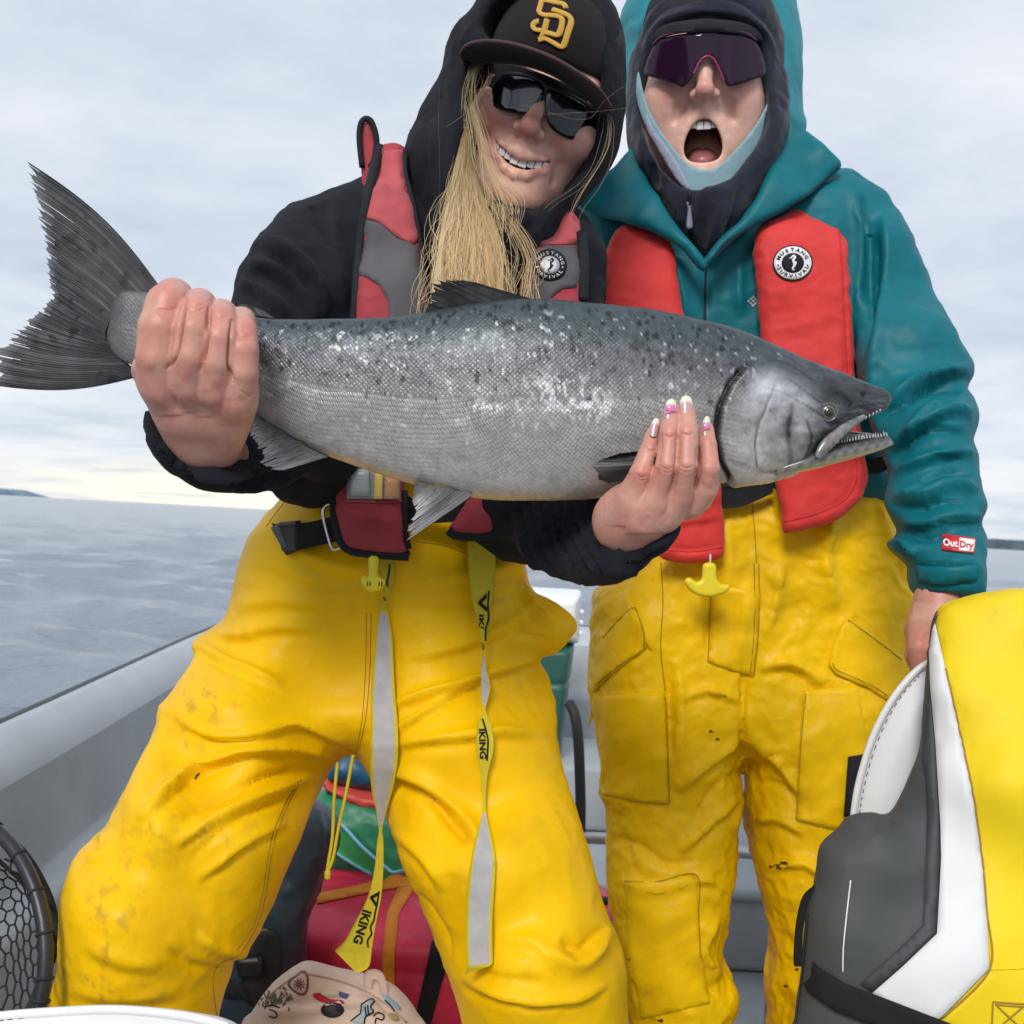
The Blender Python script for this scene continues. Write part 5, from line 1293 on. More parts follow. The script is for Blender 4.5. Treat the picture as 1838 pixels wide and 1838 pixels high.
    # ---------------- hair
    G = [[(831, 232, 1.120), (827, 285, 1.090), (817, 335, 1.066), (807, 390, 1.040), (797, 450, 1.015), (790, 510, 1.000), (784, 580, .995)],
         [(834, 228, 1.122), (831, 285, 1.090), (824, 340, 1.062), (820, 400, 1.030), (812, 455, 1.005), (807, 515, .993), (804, 585, .988)],
         [(836, 230, 1.124), (835, 290, 1.092), (835, 345, 1.062), (836, 400, 1.026), (834, 455, 1.000), (830, 515, .990), (828, 585, .985)],
         [(838, 238, 1.126), (839, 298, 1.098), (847, 350, 1.070), (855, 405, 1.032), (857, 460, 1.006), (857, 520, .995), (853, 590, .990)],
         [(840, 246, 1.128), (843, 306, 1.104), (857, 360, 1.082), (871, 412, 1.046), (878, 465, 1.020), (879, 520, 1.010), (876, 590, 1.000)],
         [(841, 256, 1.130), (847, 314, 1.110), (867, 368, 1.092), (885, 418, 1.060), (894, 470, 1.038), (895, 525, 1.020), (890, 590, 1.010)]]
    v1 = strands(G, 7000, .00018, 11, .0028, 22, .012, 110)
    T = [[(854, 118, 1.128), (838, 132, 1.120), (830, 155, 1.118), (834, 185, 1.118), (842, 225, 1.120), (838, 270, 1.11)], [(870, 116, 1.126), (858, 130, 1.113), (852, 155, 1.108), (844, 188, 1.112), (836, 225, 1.118), (830, 270, 1.11)], [(888, 118, 1.124), (894, 135, 1.106), (890, 158, 1.100), (876, 182, 1.106), (858, 215, 1.115), (840, 270, 1.115)]]
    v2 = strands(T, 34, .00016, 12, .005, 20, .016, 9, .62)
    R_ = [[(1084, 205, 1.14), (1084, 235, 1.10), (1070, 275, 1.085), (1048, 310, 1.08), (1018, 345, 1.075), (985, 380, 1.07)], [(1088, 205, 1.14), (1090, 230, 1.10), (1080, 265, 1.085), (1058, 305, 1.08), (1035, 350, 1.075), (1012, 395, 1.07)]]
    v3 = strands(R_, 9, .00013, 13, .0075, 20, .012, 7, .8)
    X = [[(850, 200, 1.10), (862, 250, 1.085), (872, 300, 1.08), (900, 340, 1.075), (925, 380, 1.07), (918, 420, 1.06)], [(838, 180, 1.10), (855, 240, 1.085), (866, 290, 1.08), (880, 330, 1.08), (890, 370, 1.07), (880, 420, 1.05)]]
    v4 = strands(X, 50, .00018, 14, .007, 20, .018, 20)
    Y = [[(880, 352, 1.085), (918, 412, 1.055), (944, 460, 1.045), (940, 490, 1.04), (930, 515, 1.035), (920, 540, 1.03)], [(884, 358, 1.085), (930, 415, 1.055), (950, 465, 1.045), (946, 500, 1.04), (948, 530, 1.035), (950, 560, 1.03)]]
    v5 = strands(Y, 46, .00017, 15, .006, 18, .012, 14)
    Z = [[(890, 190, 1.085), (930, 195, 1.075), (980, 205, 1.07), (1020, 210, 1.075), (1060, 210, 1.085), (1120, 193, 1.10)], [(930, 190, 1.075), (980, 208, 1.07), (1040, 214, 1.075), (1080, 205, 1.085), (1115, 200, 1.095), (1160, 215, 1.11)]]
    v6 = strands(Z, 2, .00007, 17, .006, 20, .008, 3, .9)
    vs, fs, cs, o = [], [], [], 0
    for a, b, c in (v1, v2, v3, v4, v5, v6): vs.append(a); fs.append(b+o); cs.append(c); o += len(a)
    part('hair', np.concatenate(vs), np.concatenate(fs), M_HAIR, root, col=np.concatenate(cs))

    # ---------------- bib trousers
    bd = idw([(640, 900, 1.17), (900, 950, 1.17), (640, 1150, 1.17), (450, 1100, 1.17), (920, 1150, 1.17), (640, 1330, 1.14), (420, 1300, 1.10), (300, 1450, 1.02), (250, 1620, .99), (250, 1800, 1.00), (450, 1500, 1.04), (850, 1350, 1.11), (900, 1550, 1.05), (950, 1700, 1.02), (980, 1820, 1.03), (820, 1600, 1.06)], 4)
    f = Field((-.46, .84, -.54), (.22, 1.34, .06), .0035)
    legs = [(592, 822), (548, 848), (500, 900), (470, 935), (448, 965), (430, 1020), (418, 1070), (405, 1108), (378, 1130), (354, 1145), (350, 1160), (356, 1176), (330, 1218), (302, 1262), (270, 1330), (238, 1396), (208, 1455), (190, 1480), (166, 1500), (146, 1522), (132, 1562), (121, 1615), (121, 1690), (108, 1760), (95, 1838), (80, 1960),
            (350, 1960), (384, 1838), (408, 1760), (420, 1725), (450, 1700), (482, 1640), (512, 1570), (545, 1498), (572, 1430), (600, 1378), (622, 1358), (640, 1354), (654, 1374), (676, 1420), (702, 1480), (746, 1600), (790, 1705), (830, 1838), (850, 1960),
            (1130, 1960), (1126, 1838), (1120, 1720), (1098, 1662), (1076, 1600), (1056, 1520), (1036, 1450), (1010, 1380), (996, 1300), (986, 1232), (968, 1182), (996, 1166), (1016, 1142), (1028, 1120), (1010, 1100), (985, 1082), (960, 1064), (950, 1045), (944, 1002), (922, 955), (905, 930), (900, 850), (760, 800)]
    f.slab(polyc(legs, bd, 3), bd, .105, 1.0, 1.15, bl=9)
    f.chain([C(930, 1120, 1.14), C(985, 1124, 1.135), C(1024, 1121, 1.135)], [.035, .022, .003], k=.02)
    V, Q = f.mesh(); V = relax(V, Q, 3, .5); N = vnormals(V, Q)
    V = cloth_noise(V, N, [(7, .0022, 2, 25, (1, 1, 1), 'f'), (16, .0018, 3, 28, (1, 1, 1.6), 'r')]); N = vnormals(V, Q)
    V = fold(V, N, [
        ([(353, 1150), (400, 1183), (450, 1205), (510, 1230)], 10, .0075), ([(372, 1135), (430, 1140), (500, 1125), (580, 1128)], 12, .006), ([(420, 1090), (500, 1078), (600, 1090)], 14, .004),
        ([(318, 1290), (380, 1318), (450, 1318), (541, 1300), (629, 1340)], 9, .0085), ([(248, 1474), (300, 1418), (353, 1380), (447, 1346), (540, 1345), (606, 1362)], 11, .012), ([(588, 1370), (500, 1388), (424, 1416), (324, 1470)], 7, -.010),
        ([(310, 1520), (353, 1490), (447, 1440), (530, 1405), (566, 1390)], 10, .009), ([(550, 1412), (470, 1450), (390, 1500), (340, 1545)], 6, -.006), ([(350, 1580), (388, 1552), (435, 1515), (517, 1474)], 10, .006),
        ([(250, 1240), (300, 1275), (350, 1290)], 16, .004, 0), ([(182, 1496), (186, 1520), (176, 1540), (150, 1548)], 6, .006, 0), ([(170, 1502), (166, 1528), (148, 1534)], 7, -.008),
        ([(353, 1673), (395, 1706), (450, 1712)], 12, .007), ([(300, 1700), (350, 1735), (410, 1742)], 9, -.006), ([(150, 1690), (220, 1725), (290, 1730)], 18, .004), ([(120, 1770), (200, 1790), (330, 1780)], 16, .004),
        ([(690, 1268), (711, 1263), (822, 1228), (900, 1200), (970, 1180)], 9, .010), ([(700, 1316), (760, 1280), (799, 1252), (851, 1226), (900, 1222)], 8, .008), ([(700, 1338), (760, 1328), (822, 1322), (904, 1314), (985, 1320)], 11, .008), ([(710, 1290), (780, 1262), (850, 1240)], 5, -.006),
        ([(720, 1180), (800, 1165), (900, 1128), (962, 1075)], 13, .006), ([(930, 1040), (960, 1090), (1005, 1120)], 10, .007), ([(918, 1080), (942, 1130), (990, 1150)], 8, -.007), ([(962, 1185), (990, 1240), (1002, 1320)], 10, .005),
        ([(690, 1385), (760, 1405), (830, 1465), (880, 1540)], 14, .009), ([(668, 1392), (705, 1406), (775, 1441), (840, 1510)], 7, -.011), ([(705, 1490), (760, 1540), (800, 1600)], 12, .005), ([(745, 1600), (787, 1661), (812, 1712)], 8, -.007),
        ([(985, 1700), (1030, 1732), (1070, 1708), (1096, 1660)], 12, .010, 0), ([(1005, 1685), (1045, 1704), (1086, 1665)], 12, -.010), ([(825, 1752), (880, 1778), (960, 1796), (1040, 1790), (1090, 1765)], 10, .009), ([(840, 1735), (900, 1757), (980, 1765)], 7, -.005), ([(900, 1690), (960, 1690), (1000, 1740)], 14, .004),
        ([(500, 970), (600, 1015), (690, 1022)], 16, .005), ([(460, 1020), (540, 1052), (640, 1055)], 10, -.004), ([(750, 1045), (860, 1028), (940, 1012)], 14, .005), ([(740, 1092), (840, 1082), (935, 1062)], 9, -.004), ([(662, 1140), (668, 1220), (660, 1300), (646, 1350)], 5, -.003)])
    p_ = PX(V); area = 0
    for (x, y, rx, ry, a) in ((370, 1250, 60, 40, .8), (340, 1330, 50, 50, .6), (300, 1480, 70, 60, .7), (210, 1600, 60, 70, .7), (180, 1740, 45, 90, 1.0), (420, 1520, 70, 60, .35), (760, 1600, 30, 40, .6), (900, 1240, 60, 40, .3), (980, 1760, 50, 50, .4), (260, 1780, 60, 40, .4)):
        area = area+a*np.exp(-(((p_[:,0]-x)/rx)**2+((p_[:,1]-y)/ry)**2))
    q_ = np.stack([p_[:,0]/16, p_[:,1]/26, V[:,1]*0], 1); sm_ = sstep(.10, .55, fbm(q_, 5, 71, .7)+.10)*np.clip(area, 0, 1)
    sm_ = np.clip(sm_*.62+.12*sstep(.25, .6, fbm(q_*.4, 4, 73)), 0, .75)[:,None]; ycol = np.array([.83, .475, .001]); bcol = ycol*(1-sm_)+np.array([.20, .125, .03])*sm_
    bib = part('bib_trousers', V, Q, M_YELLOW, root, col=bcol); BT = bvh(V, Q)
    f = Field((-.52, .78, -1.16), (.26, 1.30, -.42), .008)
    for x, x2, d0 in ((232, 330, 1.0), (985, 900, 1.03)):
        a = np.array(C(x, 1880, d0+.0)); b = np.array(C(x2, 2000, d0+.03)); g = a.copy(); g[2] = -1.0; g[0] *= 1.02; g[1] += .03
        f.chain([a, (a+g)/2, g], [.074, .066, .062], .02); 
    V2, Q2 = f.mesh(); V2 = cloth_noise(relax(V2, Q2, 2), vnormals(V2, Q2), [(12, .005, 2, 35, (1, 1, 2), 'r')]); part('trouser_leg', V2, Q2, M_YELLOW, bib, col=np.tile(ycol, (len(V2), 1)))
    M_BOOT = material('brown_rubber', (.05, .035, .03), .5)
    for x, d0 in ((232, 1.03), (985, 1.06)):
        a = np.array(C(x, 1880, d0)); a[2] = -1.0; bf = Field(a-np.array([.09, .22, .09]), a+np.array([.09, .10, .10]), .007)
        bf.ell(a+np.array([0, -.08, -.0]), (.05, .14, .045)); bf.cone(a, a+np.array([0, 0, .05]), .05, .055, .04); V2, Q2 = bf.mesh(); part('boot', V2, Q2, M_BOOT, root)
    for L in ([(658, 1100), (656, 1200), (650, 1290), (638, 1352)], [(666, 1100), (664, 1200), (656, 1290), (642, 1352)]):
        v, ff = drape_line(BT, L, .0005, .0001); part('seam', v, ff, M_SEAM, bib)
    for L in ([(540, 1400), (505, 1470), (488, 1530), (478, 1600), (462, 1660), (430, 1712), (395, 1730), (382, 1760), (390, 1830)], [(535, 1402), (499, 1470), (482, 1530), (472, 1600), (456, 1658), (424, 1706)]):
        v, ff = drape_line(BT, L, .0007, .0002); part('seam', v, ff, M_SEAM_DK, bib)
    for L in ([(590, 832), (545, 862), (500, 915), (478, 945)], [(745, 972), (800, 980), (850, 1000)], [(895, 955), (920, 990), (945, 1012)], [(890, 1000), (945, 998)]):
        v, ff = drape_line(BT, L, .0006, .0002); part('seam', v, ff, M_SEAM, bib)
    v, ff = drape_line(BT, [(350, 1398), (354, 1390), (358, 1388)], .0007, .0003); part('small_tear', v, ff, M_PRINT, bib)
    # yellow draw cord hanging at the crotch
    for L in ([(634, 1355, 1.075), (622, 1420, 1.07), (607, 1490, 1.07), (598, 1540, 1.07), (588, 1565, 1.07)], [(606, 1368, 1.085), (600, 1430, 1.075), (597, 1500, 1.072), (590, 1545, 1.07), (587, 1566, 1.07)]):
        v, ff = tube(smooth_poly([C(*p) for p in L], 6, False), .0017, 7); part('draw_cord', v, ff, M_STRAP_Y, bib)
    v, ff = boxm(C(588, 1570, 1.07), (.006, .006, .009), .002); part('cord_knot', v, ff, M_STRAP_Y, bib)

    # ---------------- inflatable life vest
    vd = idw([(690, 280, 1.140), (680, 400, 1.085), (690, 560, 1.055), (670, 800, 1.035), (670, 960, 1.030), (1020, 400, 1.15), (990, 500, 1.095), (950, 700, 1.06), (860, 940, 1.040)])
    f = Field((-.20, .94, -.08), (.10, 1.24, .43), .0034)
    lobeL = [(684, 262), (668, 318), (651, 400), (642, 480), (635, 570), (615, 720), (602, 830), (598, 900), (604, 950), (622, 986), (670, 996), (734, 1001), (737, 985), (728, 950), (727, 880), (742, 700), (772, 560), (764, 500), (756, 440), (743, 370), (728, 310), (726, 264)]
    lobeR = [(1018, 380), (1040, 400), (1046, 450), (1046, 520), (1040, 560), (1000, 700), (912, 880), (904, 925), (886, 962), (820, 963), (803, 946), (850, 880), (900, 700), (932, 560), (934, 500), (946, 450), (985, 402)]
    f.slab(polyc(lobeL, vd, 2), vd, .014, 1.0, 1.2); f.slab(polyc(lobeR, vd, 2), vd, .014, 1.0, 1.2)
    V, Q = f.mesh(); V = relax(V, Q, 1, .5); N = vnormals(V, Q); V = cloth_noise(V, N, [(24, .0022, 2, 45, (1, 1, 1), 'f'), (42, .0012, 2, 48, (1, 1, 1.5), 'r')]); N = vnormals(V, Q)
    V = fold(V, N, [([(615, 920), (660, 915), (715, 940)], 9, -.003), ([(612, 935), (680, 930), (725, 950)], 8, .004), ([(640, 965), (690, 958), (730, 975)], 7, -.003), ([(690, 300), (710, 350), (735, 430)], 8, -.003), ([(700, 280), (725, 330)], 6, .003)])
    vest = part('life_vest', V, Q, M_VRED, root); VT = bvh(V, Q)
    def vp(name, poly, mat, sm=True, step=9, off=.0006, th=.0012):
        v, ff = drape(VT, smooth_poly(poly, 3) if sm else np.array(poly, float), off, th, step); return part(name, v, ff, mat, vest)
    vp('bleached_panel', [(690, 270), (722, 268), (728, 310), (740, 370), (752, 432), (742, 440), (712, 425), (680, 398), (658, 392), (672, 330)], M_VPINK, False)
    vp('grey_panel', [(657, 394), (680, 399), (712, 427), (750, 442), (760, 500), (766, 555), (758, 600), (640, 600), (700, 572), (697, 540), (680, 510), (655, 496), (644, 494), (648, 440)], M_VGREY, False)
    vp('grey_panel', [(946, 455), (960, 442), (1043, 440), (1043, 515), (1010, 517), (990, 532), (985, 560), (937, 560), (938, 500)], M_VGREY, False)
    vp('bleached_panel', [(1018, 385), (1038, 402), (1042, 438), (962, 440), (986, 406)], M_VPINK, False)
    # stand-up collar end behind the shoulder
    f = Field(C(630, 345, 1.15) - np.array([0, .06, 0]), C(700, 200, 1.15)+np.array([0, .06, 0]), .0022)
    f.slab(polyc([(655, 214), (668, 220), (678, 248), (686, 270), (668, 330), (652, 342), (646, 300), (644, 240)], 1.15, 3), 1.16, .010, 1.3, 1.3)
    V, Q = f.mesh(); part('collar_end', V, Q, M_VRED, vest)
    v, ff = tube(smooth_poly([C(x, y, 1.148) for x, y in ((650, 300), (645, 250), (648, 222), (657, 213), (668, 221), (676, 250), (672, 285), (664, 300))], 5, False), .0032, 8); part('binding', v, ff, M_BIND, vest)
    def bindtube(L, r=.0052, back=0.0):
        pts = []
        for x, y in smooth_poly(L, 5, False):
            d = float(vd(*[np.array(q) for q in ((x-919)*1.07/FPX, (919-y)*1.07/FPX)])); pts.append(C(x, y, d-.006+back))
        v, ff = tube(np.array(pts), r, 8, flat=.8); part('binding', v, ff, M_BIND, vest)
    bindtube([(684, 262), (668, 318), (652, 400), (643, 480), (636, 570), (616, 720), (604, 830), (601, 900), (607, 950), (624, 984), (672, 993), (734, 998)])
    bindtube([(728, 268), (728, 310), (743, 370), (756, 440), (764, 500), (771, 560)], .0022)
    bindtube([(912, 880), (905, 920), (892, 952), (870, 960), (822, 960), (806, 950)], .0058)
    bindtube([(1044, 420), (1048, 480), (1046, 540)], .006)
    bindtube([(727, 880), (728, 950), (735, 985)], .0025)
    # window pocket with its contents
    win = [(625, 832), (718, 838), (718, 896), (623, 896)]
    v, ff = drape(VT, np.array(win, float), .0004, .0008, 9); part('pocket_back', v, ff, material('pale_pouch', (.20, .215, .205), .5), vest)
    v, ff = drape(VT, np.array([(630, 840), (662, 843), (664, 890), (630, 890)], float), .0022, .003, 9); part('arming_indicator', v, ff, material('grey_plastic', (.33, .36, .35), .35), vest)
    v, ff = drape(VT, np.array([(673, 850), (687, 850), (686, 896), (671, 896)], float), .0022, .004, 7); part('pull_tab', v, ff, material('yellow_tab', (.80, .52, .05), .4), vest)
    v, ff = drape(VT, np.array([(692, 856), (716, 858), (716, 896), (690, 896)], float), .0018, .004, 7); part('gas_cylinder_tag', v, ff, material('orange_tag', (.60, .25, .055), .35), vest)
    v, ff = drape(VT, np.array(win, float), .0075, .0005, 12); part('clear_window', v, ff, M_CLEAR, vest)
    v, ff = drape_line(VT, [(618, 899), (670, 900), (722, 899)], .0011, .001); part('seam', v, ff, M_VPINK, vest)
    round_badge(VT, 987, 476, 31, 29, M_BIND, M_SILVER, M_SILVER, M_BIND, vest, math.radians(12))
    # belt with steel ring
    bl = at_depth(lambda x, y: 1.045 if x > 530 else 1.045+(530-x)*.0016)
    v, ff, mi = strip([(486, 938), (505, 942), (530, 940), (560, 936), (605, 925)], [(494, 982), (512, 990), (535, 987), (560, 982), (605, 972)], bl, cols=4, thick=.003); part('belt', v, ff, M_WEB, vest)
    v, ff, mi = strip([(725, 885), (760, 905), (800, 905), (830, 890)], [(722, 940), (760, 940), (800, 938), (840, 935)], at_depth(1.052), cols=4, thick=.003); part('belt', v, ff, M_WEB, vest)
    v, ff = tube(smooth_poly([C(x, y, 1.028) for x, y in ((586, 906), (600, 914), (612, 975), (604, 985), (594, 980), (580, 925))], 4), .0016, 8, closed=True); part('belt_ring', v, ff, M_STEEL, vest)
    v, ff = drape(BT, np.array([(487, 948), (505, 938), (540, 935), (545, 985), (515, 997)], float), .004, .006, 9); part('buckle', v, ff, M_FRAME, vest)
    # yellow pull handle under the lobe
    f = Field(C(640, 1075, 1.03)-np.array([0, .03, 0]), C(705, 990, 1.03)+np.array([0, .03, 0]), .0014)
    hp = [(662, 1000), (680, 1000), (678, 1028), (684, 1036), (691, 1040), (692, 1048), (684, 1058), (669, 1063), (657, 1058), (649, 1046), (650, 1034), (656, 1032), (662, 1034)]
    f.slab(polyc(hp, 1.022, 3), 1.022, .0045, 1, 1); V, Q = f.mesh(); hd_ = part('pull_handle', V, Q, M_HANDLE, vest)
    hb_ = bvh(V, Q)
    for x in (659, 664, 680, 685):
        v, ff = drape_line(hb_, [(x, 1044), (x+.6, 1048), (x, 1052)], .0005, .0003, 1.5, 4); part('printed_mark', v, ff, M_PRINT, hd_)

    # ---------------- loose shoulder straps
    def hang(px, py, lift, base=.010):
        h_ = cast(BT, px, py, 0.0); d = (h_[1] if h_ is not None else 1.075); return d
    def make_strap(rows, mode, letters):
        L = [(r[0], r[1]) for r in rows]; R2 = [(r[2], r[1]+(r[3] if len(r) > 3 else 0)) for r in rows]
        ds = []
        for r in rows:
            c = [hang((r[0]+r[2])/2, r[1], 0), hang(r[0]-6, r[1], 0), hang(r[2]+6, r[1], 0)]; ds.append(min(min(c), 1.07)-.007)
        ds = np.array(ds); ds = np.convolve(np.pad(ds, 1, mode='edge'), [.25, .5, .25], 'valid'); ys = np.array([r[1] for r in rows])
        cx = np.array([(r[0]+r[2])/2 for r in rows])
        loc = at_depth(lambda x, y: float(np.interp(y, ys, ds))+.00012*(x-float(np.interp(y, ys, cx))))
        v, ff, mi = strip(L, R2, loc, mats_by_row=lambda r, j, n: 1 if (mode(r) and 0 < j < n-1) else 0, cols=8, thick=.0016)
        o = part('shoulder_strap', v, ff, None, bib, mats=[M_STRAP_Y, M_STRAP_G], midx=mi); st = bvh(v, ff)
        for s_, x, y, h_, w_, an in letters:
            V2, F2 = textmesh(s_, 1.0, .035, 2); V2 = V2-np.array([(V2[:,0].min()+V2[:,0].max())/2, (V2[:,1].min()+V2[:,1].max())/2]); V2 = V2/np.array([np.ptp(V2[:,0]), np.ptp(V2[:,1])])
            a = math.radians(an); lx, ly = V2[:,0]*h_, V2[:,1]*w_      # text runs down the strap
            P = np.stack([x+ly*math.cos(a)-lx*math.sin(a), y+ly*math.sin(a)+lx*math.cos(a)], 1)
            vv, f2 = drape_flat(st, P, F2, .0009); part('lettering', vv, f2, M_PRINT, o, smooth=False)
        return o, st
    def squiggle(st, o, L, r=.0009):
        v, ff = drape_line(st, L, r, .0004, 3, 5, .4); part('lettering', v, ff, M_PRINT, o)
    o, st = make_strap([(664, 985, 706), (666, 1010, 708), (684, 1030, 709), (690, 1060, 703), (683, 1085, 694), (680, 1100, 697), (674, 1140, 704), (671, 1180, 706), (666, 1240, 709), (665, 1300, 714), (664, 1340, 715), (664, 1380, 712), (667, 1420, 704), (676, 1460, 692), (680, 1490, 686), (677, 1510, 688), (672, 1560, 688), (660, 1610, 684), (640, 1650, 676), (618, 1690, 668, 8), (602, 1705, 662, 30), (603, 1709, 640, 38)],
        lambda r: 5.0 <= r < 13.6, [('V', 692, 1040, 30, 13, 8), ('IK', 688, 1072, 18, 10, 10), ('V', 671, 1612, 30, 15, 14), ('IKING', 650, 1664, 62, 17, 17)])
    squiggle(st, o, [(680, 1600), (677, 1622), (673, 1640), (671, 1652), (665, 1664), (667, 1676), (660, 1688), (661, 1700)]); squiggle(st, o, [(700, 1012), (698, 1030), (694, 1050)])
    o, st = make_strap([(838, 955, 888), (838, 985, 889), (840, 1020, 889), (845, 1060, 887), (850, 1090, 883), (858, 1120, 878), (864, 1150, 872), (866, 1180, 871), (863, 1200, 873), (863, 1230, 880), (863, 1250, 877), (866, 1275, 872), (858, 1300, 882), (854, 1330, 886), (856, 1355, 884), (862, 1385, 876), (864, 1420, 872), (866, 1450, 872), (862, 1475, 876), (852, 1510, 884), (845, 1545, 890), (839, 1590, 888), (836, 1650, 884), (836, 1700, 884), (838, 1735, 884, -6), (834, 1750, 872, -14)],
        lambda r: 7.0 <= r < 10.6 or 17.2 <= r < 24.0, [('V', 866, 1082, 34, 16, -2), ('IKING', 864, 1135, 64, 9, 0), ('IKING', 866, 1335, 54, 12, -2), ('G', 868, 970, 12, 14, 0)])
    squiggle(st, o, [(878, 1060), (876, 1085), (877, 1110), (872, 1130), (872, 1160)]); squiggle(st, o, [(866, 1290), (872, 1310), (876, 1330), (874, 1365)])
    return root, dict(BT=BT, VT=VT)
BLONDE, BL = blonde()
# ------------------------------------------------------------------ person with the open mouth
M_TEAL = material('teal_shell', (.003, .135, .165), .50, spec=.22, var=(18, .12), bump=[(40, .2, .002), (500, .15, .0005)])
M_TEAL_LT = material('bright_teal_shell', (.025, .255, .30), .55, spec=.35, var=(24, .15), bump=[(60, .3, .002)])
M_NAVY = material('navy_fleece', (.020, .022, .036), .92, spec=.2, sheen=.15, var=(40, .25), bump=[(600, .35, .0009)])
M_GAITER = material('pale_blue_gaiter', (.26, .42, .47), .8, spec=.2, sheen=.1, var=(40, .1), bump=[(60, .2, .0012)])
M_GAITER2 = material('lilac_print_gaiter', (.36, .38, .50), .75, spec=.2, dirt=(420, (.05, .05, .10), .60, .66, .8))
M_RED = material('red_nylon', (.66, .040, .036), .62, spec=.3, sheen=.1, var=(20, .10), weave=(620, .2), bump=[(40, .15, .002)])
M_RED_EDGE = material('red_nylon_edge', (.60, .034, .032), .7, spec=.3, weave=(900, .3))
M_GREYT = material('charcoal_mesh', (.055, .055, .065), .8, weave=(700, .4))
M_PLENS = material('purple_shield_lens', (.022, .006, .022), .10, spec=.30)
M_SUEDE = material('dark_grey_cap', (.030, .030, .036), .9, spec=.2, bump=[(500, .3, .0008)])

